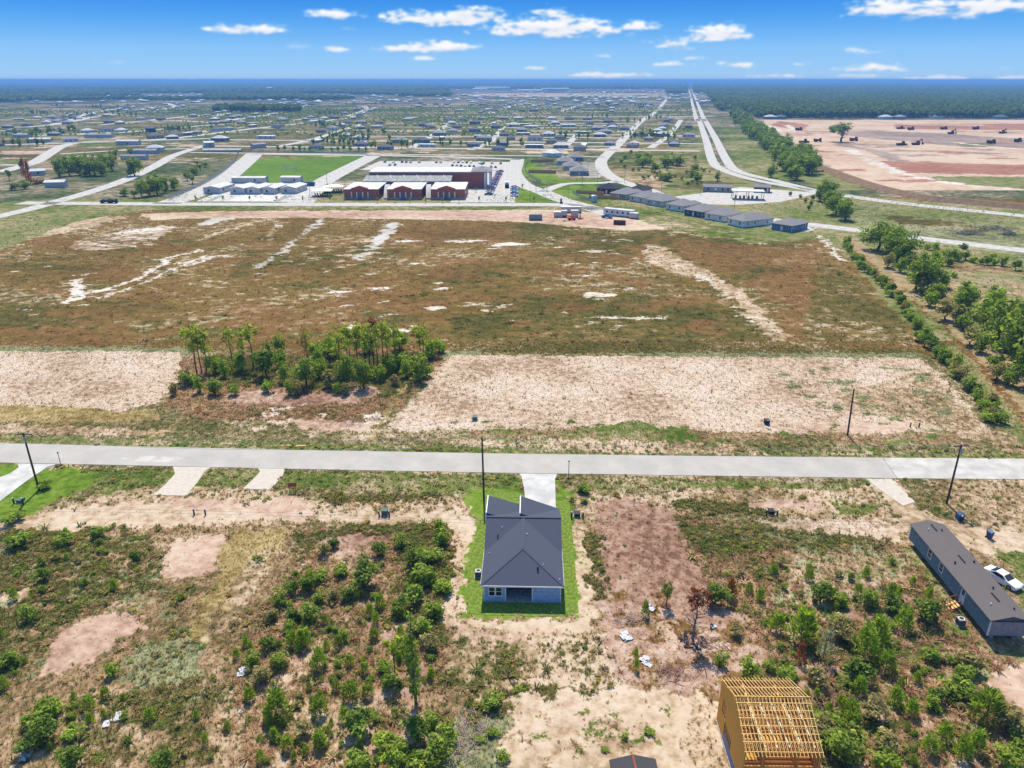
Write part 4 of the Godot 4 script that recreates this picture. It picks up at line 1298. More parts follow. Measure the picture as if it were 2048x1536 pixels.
# ---------------------------------------------------------------- the house frame
func make_framed_house() -> void:
	var c := P(1433, 1440)
	var W := 6.75
	var D := 8.4
	var H := 5.1
	var R := 7.3
	var t := thing("framed_house", c, PLAT * .5, "two storey house frame with orange sheathing and open roof trusses", "unfinished house")
	# local: the far left foot is the origin; x right, z towards the camera
	var s := mb()
	flat(s, [Vector3(-.1, 0, -.1), Vector3(W + .1, 0, -.1), Vector3(W + .1, 0, D + .1), Vector3(-.1, 0, D + .1)], .12, .3)
	part(s, "slab", M.slab, t)
	# left gable wall in sheets, with a window and a door left open
	var holes := [[1.2, 2.1, 3.1, 4.2], [2.6, 4.4, .12, 2.4]]
	for i in 7:
		for j in 3:
			var z0 := i * 1.2
			var z1 := z0 + 1.195
			var y0: float = [.12, 2.4, 4.84][j]
			var y1: float = [2.395, 4.835, 9.0][j]
			var cut := false
			for h in holes:
				if z0 < h[1] - .1 and z1 > h[0] + .1 and y0 < h[3] - .1 and y1 > h[2] + .1:
					cut = true
			var r := func(z: float) -> float: return H + (R - H) * (1.0 - absf(z - D / 2.0) / (D / 2.0))
			var q := mb()
			var ta: float = minf(y1, r.call(z0))
			var tb: float = minf(y1, r.call(z1))
			if cut:
				if j == 0:
					continue
				y0 = 4.2 if j == 1 else y0
				ta = minf(y1, ta)
			if ta <= y0 + .02 and tb <= y0 + .02:
				continue
			hexa(q, [Vector3(-.02, y0, z1), Vector3(.0, y0, z1), Vector3(.0, y0, z0), Vector3(-.02, y0, z0), Vector3(-.02, maxf(tb, y0), z1), Vector3(0, maxf(tb, y0), z1), Vector3(0, maxf(ta, y0), z0), Vector3(-.02, maxf(ta, y0), z0)])
			part(q, "sheathing_panel", M.osb, t)
	var wr := mb()
	box(wr, Vector3(-.03, .1, 2.5), Vector3(-.021, 1.2, D))
	part(wr, "wrapped_foot", M.wrap, t)
	# right wall and street wall
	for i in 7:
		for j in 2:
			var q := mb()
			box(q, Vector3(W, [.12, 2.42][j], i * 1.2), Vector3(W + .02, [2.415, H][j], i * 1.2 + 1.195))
			part(q, "sheathing_panel", M.osb_shaded, t)
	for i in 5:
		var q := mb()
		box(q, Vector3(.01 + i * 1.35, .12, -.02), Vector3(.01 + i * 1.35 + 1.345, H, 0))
		part(q, "sheathing_panel", M.osb_shaded, t)
	# studs
	for k in 21:
		var z := .1 + k * (D - .2) / 20.0
		for x in [.06, W - .06]:
			var q := mb()
			box(q, Vector3(x - .05, .12, z - .02), Vector3(x + .05, H, z + .02))
			part(q, "stud", M.lumber, t)
	for k in 14:
		var q := mb()
		var x := .3 + k * (W - .6) / 13.0
		box(q, Vector3(x - .02, .12, .02), Vector3(x + .02, H, .12))
		part(q, "stud", M.lumber, t)
	# inner walls and the upper floor's joists
	for k in 17:
		var q := mb()
		var z := .3 + k * .49
		box(q, Vector3(.1, 2.42, z - .025), Vector3(W - .1, 2.68, z + .025))
		part(q, "floor_joist", M.lumber, t)
	for i in 4:
		var q := mb()
		if i % 2 == 0:
			box(q, Vector3(2.1, 2.69, .6 + i * 1.9), Vector3(W - 2.0, 2.72, 1.4 + i * 1.9))
		else:
			box(q, Vector3(.2, 2.69, .6 + i * 1.9), Vector3(1.7, 2.72, 1.4 + i * 1.9))
		part(q, "subfloor_panel", M.osb, t)
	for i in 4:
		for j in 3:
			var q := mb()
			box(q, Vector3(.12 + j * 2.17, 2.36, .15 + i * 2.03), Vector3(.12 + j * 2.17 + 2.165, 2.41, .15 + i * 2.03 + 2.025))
			part(q, "added_shade_panel", M.osb_shaded, t)  # added boards, their red stands in for the shading beneath the joists
	for x in [1.9, 5.0]:
		for k in 18:
			var q := mb()
			var z := .5 + k * .43
			box(q, Vector3(x - .05, 2.73, z - .02), Vector3(x + .05, H, z + .02))
			part(q, "inner_stud", M.lumber, t)
		var pl := mb()
		box(pl, Vector3(x - .05, H, .3), Vector3(x + .05, H + .06, D - .2))
		part(pl, "wall_plate", M.lumber, t)
	for i in 2:
		var q := mb()
		box(q, Vector3([1.98, 4.9][i], 2.73, .4), Vector3([2.0, 4.92][i], H, D - .4))
		part(q, "inner_panel", M.osb, t)
	# roof trusses
	for k in 21:
		var x := .03 + k * (W - .06) / 20.0
		var q := mb()
		beam(q, Vector3(x, H, -.45), Vector3(x, R, D / 2), .055, .1)
		beam(q, Vector3(x, R, D / 2), Vector3(x, H, D + .45), .055, .1)
		beam(q, Vector3(x, H, 0), Vector3(x, H, D), .045, .1)
		for z in [D * .3, D * .7]:
			beam(q, Vector3(x, H, z), Vector3(x, H + (R - H) * .6, z), .04, .08, Vector3.RIGHT)
		beam(q, Vector3(x, H + (R - H) * .6, D * .3), Vector3(x, H, D * .5), .04, .08)
		beam(q, Vector3(x, H + (R - H) * .6, D * .7), Vector3(x, H, D * .5), .04, .08)
		part(q, "roof_truss", M.lumber, t)
	for z in [.02, D * .22, D * .5, D * .56, D * .63, D * .7, D * .77, D * .84, D * .91, D - .02]:
		var q := mb()
		var y: float = H + (R - H) * (1.0 - absf(z - D / 2.0) / (D / 2.0)) + .09
		beam(q, Vector3(-.1, y, z), Vector3(W + .1, y, z), .06, .04)
		part(q, "batten", M.lumber, t)
	for i in 5:
		var q := mb()
		beam(q, Vector3(1.0 + i * 1.1, R - .3, D * .55), Vector3(1.8 + i * 1.1, H + .2, D * .95), .12, .04)
		part(q, "brace", mat(Color(.8, .72, .5), .8), t)
	var pr := mb()
	beam(pr, Vector3(W + 2.0, .02, D - .5), Vector3(W + .1, 3.2, D - 1.2), .09, .14)
	part(pr, "prop", M.lumber, t)
	# the shed whose roof shows at the picture's foot
	var p := P(1265, 1512, 2.6)
	var sh := thing("garden_shed", Vector3(p.x, 0, p.z), .03, "small shed with a worn dark shingle roof on bare sand", "shed")
	var q := mb()
	box(q, Vector3(-1.9, 0, .3), Vector3(1.9, 2.15, 4.3))
	part(q, "wall", M.port_wall, sh)
	for x in [-1.0, 1.0]:
		q = mb()
		var e0 := Vector3(x * 2.15, 2.12, 0)
		var e1 := Vector3(x * 2.15, 2.12, 4.6)
		var k0 := Vector3(x * .02, 2.72, 0)
		var k1 := Vector3(x * .02, 2.72, 4.6)
		if x < 0:
			hexa(q, [e1, k1, k0, e0, e1 + Vector3(0, .07, 0), k1 + Vector3(0, .07, 0), k0 + Vector3(0, .07, 0), e0 + Vector3(0, .07, 0)])
		else:
			hexa(q, [k1, e1, e0, k0, k1 + Vector3(0, .07, 0), e1 + Vector3(0, .07, 0), e0 + Vector3(0, .07, 0), k0 + Vector3(0, .07, 0)])
		part(q, "roof_slope", mat(Color(.1, .095, .1), .95, "grit", 2.0), sh)
	q = mb()
	cbox(q, Vector3(0, 2.82, 2.3), Vector3(.22, .05, 4.6))
	part(q, "ridge_cap", M.rust, sh)

# ---------------------------------------------------------------- small things on the lots
func bollards(at: Vector3, label: String, n: int, gap: float, box_h: float, m: Material) -> void:
	var t := thing("utility_box", at, PLAT, label, "utility box")
	if box_h > 0:
		var p := mb()
		cbox(p, Vector3(0, .06, 0), Vector3(1.15, .12, 1.05))
		part(p, "pad", M.slab, t)
		p = mb()
		hexa(p, [Vector3(-.45, .12, .42), Vector3(.45, .12, .42), Vector3(.45, .12, -.42), Vector3(-.45, .12, -.42), Vector3(-.45, box_h * .85, .42), Vector3(.45, box_h * .85, .42), Vector3(.45, box_h, -.42), Vector3(-.45, box_h, -.42)])
		part(p, "cabinet", m, t)
		p = mb()
		cbox(p, Vector3(0, box_h * .5, .43), Vector3(.7, box_h * .5, .02))
		part(p, "cabinet_door", m, t)
	for k in n:
		var x := (k - (n - 1) / 2.0) * gap
		var p := mb()
		tube(p, Vector3(x, 0, .55), Vector3(x, .95, .55), .12, .12, 10)
		var b := part(p, "bollard", mat(Color(.03, .04, .035), .7), t)
		p = mb()
		tube(p, Vector3(x, .95, .55), Vector3(x, 1.1, .55), .125, .08, 10)
		part(p, "cap", M.white_trim, b)

func make_near_items() -> void:
	bollards(P(770, 1030), "green transformer cabinet with two bollards on the sand strip", 2, 1.5, 1.1, M.box_green)
	bollards(P(403, 1026), "pair of dark capped pipes in a weedy hollow beside the sand tracks", 2, 1.7, 0, M.dark)
	bollards(P(1154, 1032), "pair of capped posts around a small cabinet beside the blue house", 2, 1.7, .7, M.dark)
	bollards(P(1541, 1028), "pair of capped posts and a low cabinet in the weeds by pink sand", 2, 1.6, .8, M.dark)
	bollards(P(42, 1004), "small green pedestal with caps on the lawn by the concrete drive", 2, 1.4, .6, M.box_green)
	bollards(P(950, 840), "low green cabinet in the stubble field across the street", 0, 1.4, .9, M.box_green)
	bollards(P(1533, 848), "dark meter cabinet at the foot of the stubble field", 1, 1.2, 1.0, M.dark)
	bollards(P(1918, 1040), "blue covered tank cabinet under the leaning utility pole", 1, 1.8, 1.2, mat(Color(.06, .09, .16), .5))
	bollards(P(1826, 852), "rusty red posts by the pink dirt mound", 2, 1.6, 0, M.rust)
	# boards
	var s := thing("site_sign", P(586, 984), .05, "small rusty orange sign board on two legs at the gravel crossing", "sign")
	for x in [-.45, .45]:
		var q := mb()
		cbox(q, Vector3(x, .6, 0), Vector3(.08, 1.2, .08))
		part(q, "leg", M.rust, s)
	var q := mb()
	cbox(q, Vector3(0, 1.35, 0), Vector3(1.3, .6, .06))
	part(q, "board", mat(Color(.42, .13, .05), .8, "mottle", 1.0), s)
	# slim posts at the kerb
	for a in [[122, 931, 904, "slim dark post with a lamp head beside the concrete drive"], [1137, 957, 921, "slim dark post with a lamp head beside the blue house's drive"]]:
		var b := P(a[0], a[1])
		var h := high(b, a[2])
		var t := thing("yard_light_post", b, 0, a[3], "light post")
		q = mb()
		tube(q, Vector3.ZERO, Vector3(0, h - .25, 0), .06, .045, 8)
		part(q, "post", M.dark, t)
		q = mb()
		tube(q, Vector3(0, h - .25, 0), Vector3(0, h, 0), .13, .16, 8)
		part(q, "lamp_head", M.rubber_grey, t)
		q = mb()
		tube(q, Vector3(0, 0, 0), Vector3(0, .12, 0), .3, .2, 8)
		part(q, "foot", M.dark, t)
	# crumpled white sheets
	var r := RandomNumberGenerator.new()
	r.seed = 5
	for a in [[482, 1345, 1.5, "crumpled white sheet in an open carton lying in the brush"], [226, 1442, 1.5, "crumpled white plastic sheet in the dry grass"], [44, 1514, 1.5, "pale lilac plastic sheet lying by the shrubs"], [483, 1423, .5, "scrap of white paper in the dry brush"], [608, 1130, .5, "scrap of white plastic by a shrub in the scrub lot"],
			[410, 1388, .4, "tiny white scrap in the grey weeds"], [1255, 1272, 1.6, "pile of pale grey pipes and offcuts on the cleared lot"], [1292, 1324, 1.3, "heap of pale sticks on the cleared lot"], [1300, 1218, 1.2, "white scraps strewn behind the sapling on the cleared lot"], [1427, 1255, .9, "black and white bag beside the burnt tree"]]:
		var c := P(a[0], a[1])
		var t := thing("litter", c, r.randf() * TAU, a[3], "litter")
		for k in 5:
			q = mb()
			var n := 4
			var g := []
			for j in n + 1:
				for i in n + 1:
					g.append(Vector3((i / float(n) - .5) * a[2] * .9, r.randf_range(.02, .28) * minf(1.0, a[2]), (j / float(n) - .5) * a[2] * .7))
			var off: Vector3 = Vector3(r.randf_range(-.4, .4), r.randf_range(0, .1), r.randf_range(-.4, .4)) * a[2]
			for j in n:
				for i in n:
					quad(q, off + g[j * (n + 1) + i] * .6, off + g[j * (n + 1) + i + 1] * .6, off + g[(j + 1) * (n + 1) + i + 1] * .6, off + g[(j + 1) * (n + 1) + i] * .6)
			part(q, "sheet", M.dark if a[0] == 1427 and k % 2 == 0 else M.rag, t)
	# stick heaps
	for a in [[940, 1460, 5.0, 160, "tangled heap of pale brown brushwood at the lot's edge"], [905, 1500, 4.0, 110, "heap of pinkish cut branches beside the sand lot"], [1345, 1345, 3.4, 100, "reddish brush heap at the foot of the cleared lot"], [1420, 1290, 4.0, 90, "scattered dead branches beside the burnt tree"], [1660, 1400, 3.0, 70, "heap of pale wood offcuts behind the house frame"], [700, 848, 4.0, 60, "strewn pale poles on the verge"], [1260, 1240, 3.5, 70, "scatter of grey sticks on the cleared lot"]]:
		var c := P(a[0], a[1])
		var t := thing("brush_heap", c, 0, a[4], "brush heap")
		q = mb()
		for k in int(a[3]):
			var p := Vector3(r.randfn(0, .3) * a[2], r.randf_range(.02, .35), r.randfn(0, .22) * a[2])
			var d := Vector3(r.randfn(), r.randfn(0, .2), r.randfn()).normalized() * r.randf_range(.4, 1.3)
			tube(q, p - d / 2, p + d / 2, .035, .02, 3, false)
		part(q, "branches", mat(Color(.36, .26, .22) if a[0] < 1300 else Color(.3, .17, .13), .95), t)
	# tyre ruts' edge boards by the far verge
	for a in [[575, 905, 2.6], [602, 906, 1.8], [1460, 905, 1.6]]:
		var t := thing("board", P(a[0], a[1] - 14), r.randf(), "loose pale board lying on the verge across the street", "board", "boards on the verge")
		q = mb()
		cbox(q, Vector3(0, .05, 0), Vector3(a[2], .06, .3))
		part(q, "plank", M.lumber, t)

# ---------------------------------------------------------------- utility poles and wires
func make_poles() -> void:
	var tops := []
	for a in [[78, 980, 46, 866, "utility pole with a cross arm beside the concrete drive", true], [968, 1000, 964, 875, "plain utility pole beside the blue house", false], [1893, 1008, 1923, 889, "leaning brown utility pole with a lamp arm near the trailer home", true], [1695, 871, 1708, 778, "bare utility pole standing in the stubble field", false]]:
		var b := P(a[0], a[1])
		var h := high(b, a[3])
		var top := P(a[2], a[3], h)
		var t := thing("utility_pole", b, 0, a[4], "utility pole")
		var tp := top - b
		tp.z = 0
		var q := mb()
		tube(q, Vector3(0, -.2, 0), tp, .17, .12, 10)
		part(q, "pole", M.wood_pole, t)
		if a[5]:
			q = mb()
			beam(q, tp + Vector3(-1.2, -.25, .15), tp + Vector3(1.2, -.25, -.15), .12, .14)
			part(q, "cross_arm", M.wood_pole, t)
			for k in 3:
				q = mb()
				var p := tp + Vector3(-1.1 + k * 1.1, -.18, .14 - k * .14)
				tube(q, p, p + Vector3(0, .3, 0), .07, .05, 6)
				part(q, "insulator", M.white_trim, t)
			q = mb()
			tube(q, tp + Vector3(.15, -1.6, .15), tp + Vector3(.15, -.7, .15), .2, .2, 8)
			part(q, "transformer", M.metal, t)
		else:
			q = mb()
			tube(q, tp + Vector3(.1, -.4, 0), tp + Vector3(.1, -.1, 0), .06, .05, 6)
			part(q, "insulator", M.white_trim, t)
		tops.append(b + tp)
	for a in [[tops[0], tops[1], .0, "thin power line from the cross armed pole to the plain pole"], [tops[1], tops[2], .0, "thin power line from the plain pole to the leaning pole"], [tops[1], tops[2], 1.3, "lower power line from the plain pole to the leaning pole"], [tops[0], tops[1], 1.3, "lower power line from the cross armed pole to the plain pole"]]:
		var p0: Vector3 = a[0] - Vector3(0, a[2] + .05, 0)
		var p1: Vector3 = a[1] - Vector3(0, a[2] + .05, 0)
		var q := mb()
		var last := p0
		for k in range(1, 13):
			var f := k / 12.0
			var p := p0.lerp(p1, f) - Vector3(0, 4.0 * f * (1 - f) * 1.1, 0)
			tube(q, last, p, .024, .024, 4, false)
			last = p
		tag(part(q, "power_line", M.metal, self), a[3], "power line")

# ---------------------------------------------------------------- plants
var T := {}

func leaf_mesh(seed_: int, n: int, clumps: Array, leaf: float, cols: Array, rise := 1.0) -> ArrayMesh:
	# n leaf sprays spread through the clumps [centre, radii]; cols: linear base colours picked at random
	var r := RandomNumberGenerator.new()
	r.seed = seed_
	var v := PackedVector3Array()
	var c := PackedColorArray()
	var ix := PackedInt32Array()
	var tint := []
	for k in clumps:
		tint.append(r.randf_range(.75, 1.25))
	for i in n:
		var ci := r.randi() % clumps.size()
		var k: Array = clumps[ci]
		var d := Vector3(r.randfn(), r.randfn(), r.randfn()).normalized()
		var p: Vector3 = k[0] + d * k[1] * pow(r.randf(), .4)
		var nrm := (d + Vector3(r.randfn(), r.randfn() + rise, r.randfn()) * .75).normalized()
		var a := nrm.cross(Vector3(r.randfn(), r.randfn(), r.randfn())).normalized() * leaf * r.randf_range(.6, 1.3)
		var b := nrm.cross(a) * r.randf_range(.4, .8)
		var o := v.size()
		v.append_array([p - a, p - b * .8 + a * .1, p + a, p + b])
		var col: Color = cols[r.randi() % cols.size()]
		var g: float = tint[ci] * r.randf_range(.8, 1.2)
		col = Color(col.r * g, col.g * g, col.b * g)
		c.append_array([col, col, col, col])
		ix.append_array([o, o + 1, o + 2, o, o + 2, o + 3])
	return arrays_mesh(v, c, ix)

func arrays_mesh(v: PackedVector3Array, c: PackedColorArray, ix: PackedInt32Array) -> ArrayMesh:
	var ar := []
	ar.resize(Mesh.ARRAY_MAX)
	ar[Mesh.ARRAY_VERTEX] = v
	ar[Mesh.ARRAY_COLOR] = c
	ar[Mesh.ARRAY_INDEX] = ix
	var m := ArrayMesh.new()
	m.add_surface_from_arrays(Mesh.PRIMITIVE_TRIANGLES, ar)
	return m

func needle_mesh(seed_: int, n: int, h: float, w: float, cols: Array, low := .1, point := .85) -> ArrayMesh:
	# upright sprays of long needles on a narrow crown, as on young pines
	var r := RandomNumberGenerator.new()
	r.seed = seed_
	var v := PackedVector3Array()
	var c := PackedColorArray()
	var ix := PackedInt32Array()
	for i in n:
		var f := r.randf()
		var y := lerpf(low, 1.0, f) * h
		var rad := w * .5 * (1.0 - f * point) * sqrt(r.randf())
		var an := r.randf() * TAU
		var p := Vector3(cos(an) * rad, y, sin(an) * rad)
		var d := Vector3(cos(an) * .7 + r.randfn(0, .3), 1.1 + r.randfn(0, .4), sin(an) * .7 + r.randfn(0, .3)).normalized() * h * .17 * r.randf_range(.6, 1.4)
		var s := d.cross(Vector3(r.randfn(), r.randfn(), r.randfn())).normalized() * h * .022
		var o := v.size()
		v.append_array([p - s, p + d * .6 - s, p + d, p + d * .6 + s, p + s])
		var col: Color = cols[r.randi() % cols.size()]
		var g := r.randf_range(.75, 1.25)
		col = Color(col.r * g, col.g * g, col.b * g)
		for k in 5:
			c.append(col)
		ix.append_array([o, o + 1, o + 4, o + 1, o + 3, o + 4, o + 1, o + 2, o + 3])
	return arrays_mesh(v, c, ix)

func clump_list(seed_: int, n: int, mid: Vector3, size: Vector3, each: Vector3) -> Array:
	var r := RandomNumberGenerator.new()
	r.seed = seed_
	var out := []
	for i in n:
		var d := Vector3(r.randfn(), r.randfn(), r.randfn()).normalized() * pow(r.randf(), .45)
		out.append([mid + d * size, each * r.randf_range(.65, 1.25)])
	return out

func trunk_mesh(seed_: int, h: float, r0: float, limbs: int, lean := .04, spread := .28, from := .35) -> ArrayMesh:
	var r := RandomNumberGenerator.new()
	r.seed = seed_
	var st := mb()
	var last := Vector3.ZERO
	var pts := [last]
	for k in range(1, 5):
		var p := Vector3(r.randfn(0, lean), k / 4.0, r.randfn(0, lean)) * h
		tube(st, last, p, r0 * (1 - (k - 1) * .22), r0 * (1 - k * .22), 6, false)
		last = p
		pts.append(p)
	for i in limbs:
		var f := r.randf_range(from, .95)
		var k := mini(3, int(f * 4))
		var a: Vector3 = pts[k].lerp(pts[k + 1], f * 4 - k)
		var an := r.randf() * TAU
		var d := Vector3(cos(an), r.randf_range(.3, .9), sin(an)).normalized() * h * spread * r.randf_range(.6, 1.1)
		tube(st, a, a + d, r0 * .38, r0 * .1, 4, false)
	st.generate_normals()
	return st.commit()

const G_DARK := [Color(0.159, 0.235, 0.037), Color(0.211, 0.304, 0.048), Color(0.124, 0.178, 0.034), Color(0.266, 0.343, 0.066)]
const G_MID := [Color(0.302, 0.385, 0.057), Color(0.231, 0.316, 0.054), Color(0.390, 0.454, 0.076), Color(0.179, 0.247, 0.042)]
const G_LIGHT := [Color(0.370, 0.490, 0.060), Color(0.483, 0.559, 0.078), Color(0.284, 0.396, 0.052), Color(0.227, 0.304, 0.052)]
const G_SAGE := [Color(0.349, 0.308, 0.113), Color(0.448, 0.369, 0.151), Color(0.250, 0.235, 0.083), Color(0.499, 0.391, 0.181)]
const G_SILVER := [Color(0.405, 0.392, 0.365), Color(0.324, 0.311, 0.284), Color(0.486, 0.472, 0.432)]
const G_RUST := [Color(0.378, 0.095, 0.041), Color(0.270, 0.081, 0.047), Color(0.459, 0.162, 0.081), Color(0.216, 0.081, 0.068)]
const G_TREE := [Color(0.211, 0.289, 0.048), Color(0.284, 0.371, 0.061), Color(0.159, 0.219, 0.037), Color(0.355, 0.425, 0.076)]
const G_PINE := [Color(0.515, 0.559, 0.060), Color(0.369, 0.432, 0.052), Color(0.628, 0.643, 0.087), Color(0.260, 0.322, 0.044)]

func plant(key: String, foliage: Mesh, stem: Mesh, leafname := "foliage", stemname := "stem", bark: Material = null) -> void:
	var t := Node3D.new()
	inst(foliage, leafname, M.leaf, t)
	if stem:
		inst(stem, stemname, bark if bark else M.bark, t)
	T[key] = t
	templates.append(t)

func make_plant_templates() -> void:
	# shrubs one metre across
	var kinds := {"dark": G_DARK, "mid": G_MID, "light": G_LIGHT, "sage": G_SAGE}
	for k in kinds:
		for i in 3:
			var s: int = 40 + i + k.length() * 10
			var cl := clump_list(s, 9 + i * 3, Vector3(0, .42 + .08 * i, 0), Vector3(.3, .26 + .1 * i, .3), Vector3(.21, .2, .21))
			plant("shrub_%s_%d" % [k, i], leaf_mesh(s, 700, cl, .06, kinds[k]), trunk_mesh(s, .5, .035, 6, .05, .4, .1))
	for i in 3:
		plant("sapling_%d" % i, needle_mesh(60 + i, 420, 1.0, .72 + .06 * i, G_LIGHT, .08, .7), trunk_mesh(60 + i, .85, .02, 5, .03, .2, .1))
		plant("sapling_dark_%d" % i, needle_mesh(70 + i, 460, 1.0, .85, G_MID, .08, .65), trunk_mesh(70 + i, .85, .02, 5, .03, .2, .1))
	plant("dead_silver", needle_mesh(80, 150, 1.0, .8, G_SILVER), trunk_mesh(80, .95, .025, 18, .03, .35, .1), "twigs", "stem", M.bark_grey)
	plant("dead_rust", needle_mesh(81, 200, 1.0, .7, G_RUST), trunk_mesh(81, .95, .025, 14, .03, .35, .1), "foliage")
	plant("dead_sapling", needle_mesh(82, 26, 1.0, .5, G_RUST), trunk_mesh(82, .95, .018, 12, .04, .3, .2), "foliage", "stem", M.bark_grey)
	# trees one metre high
	for i in 4:
		var cl := clump_list(90 + i, 20, Vector3(0, .62, 0), Vector3(.23, .27, .23), Vector3(.115, .1, .115))
		plant("tree_%d" % i, leaf_mesh(90 + i, 1500, cl, .026, G_TREE), trunk_mesh(90 + i, .7, .03, 9, .03, .26), "crown", "trunk")
		cl = clump_list(95 + i, 22, Vector3(0, .44, 0), Vector3(.28, .38, .28), Vector3(.15, .13, .15))
		plant("full_tree_%d" % i, leaf_mesh(95 + i, 1500, cl, .034, G_TREE if i % 2 else G_MID), trunk_mesh(95 + i, .6, .03, 9, .03, .26), "crown", "trunk")
		if i == 3:
			cl = clump_list(104, 9, Vector3(0, .86, 0), Vector3(.12, .1, .12), Vector3(.07, .06, .07))
			plant("rust_pine", leaf_mesh(104, 260, cl, .022, G_RUST), trunk_mesh(104, .95, .013, 10, .012, .14, .68), "crown", "trunk")
		cl = clump_list(99 + i, 17 + i, Vector3(0, .68, 0), Vector3(.14, .3, .14), Vector3(.065, .06, .065))
		plant("pine_%d" % i, leaf_mesh(99 + i, 760, cl, .02, G_PINE, 1.2), trunk_mesh(99 + i, .95, .013, 10, .012, .14, .68), "crown", "trunk")
	var vine := clump_list(120, 26, Vector3(0, .5, 0), Vector3(.12, .48, .12), Vector3(.09, .09, .09))
	plant("vine_snag", leaf_mesh(120, 900, vine, .026, G_MID), trunk_mesh(120, 1.0, .028, 6, .01, .1, .5), "vine", "trunk", M.bark_grey)
	var oak := clump_list(121, 24, Vector3(0, .62, 0), Vector3(.36, .27, .36), Vector3(.14, .1, .14))
	plant("oak", leaf_mesh(121, 1900, oak, .03, G_DARK), trunk_mesh(121, .7, .035, 14, .02, .36, .2), "crown", "trunk", M.bark_grey)
	var bare := clump_list(122, 8, Vector3(0, .75, 0), Vector3(.2, .18, .2), Vector3(.08, .08, .08))
	plant("burnt_tree", leaf_mesh(122, 340, bare, .03, G_RUST), trunk_mesh(122, .95, .022, 26, .03, .3, .2), "dead_leaves", "trunk", M.bark_grey)
	# far trees: few, larger sprays
	for i in 3:
		var cl := clump_list(130 + i, 8, Vector3(0, .55, 0), Vector3(.2, .3, .2), Vector3(.18, .16, .18))
		plant("far_tree_%d" % i, leaf_mesh(130 + i, 150, cl, .09, G_DARK), trunk_mesh(130 + i, .5, .03, 0), "crown", "trunk")

func shrub(key: String, px: float, py: float, wpx: float, called: String, label: String, category: String, group: String, tall := 1.0) -> void:
	var p := P(px, py)
	var w := wpx / px_per_m(p)
	place(T[key], called, p, rng.randf() * TAU, Vector3(w, w * tall, w), label, category, group)

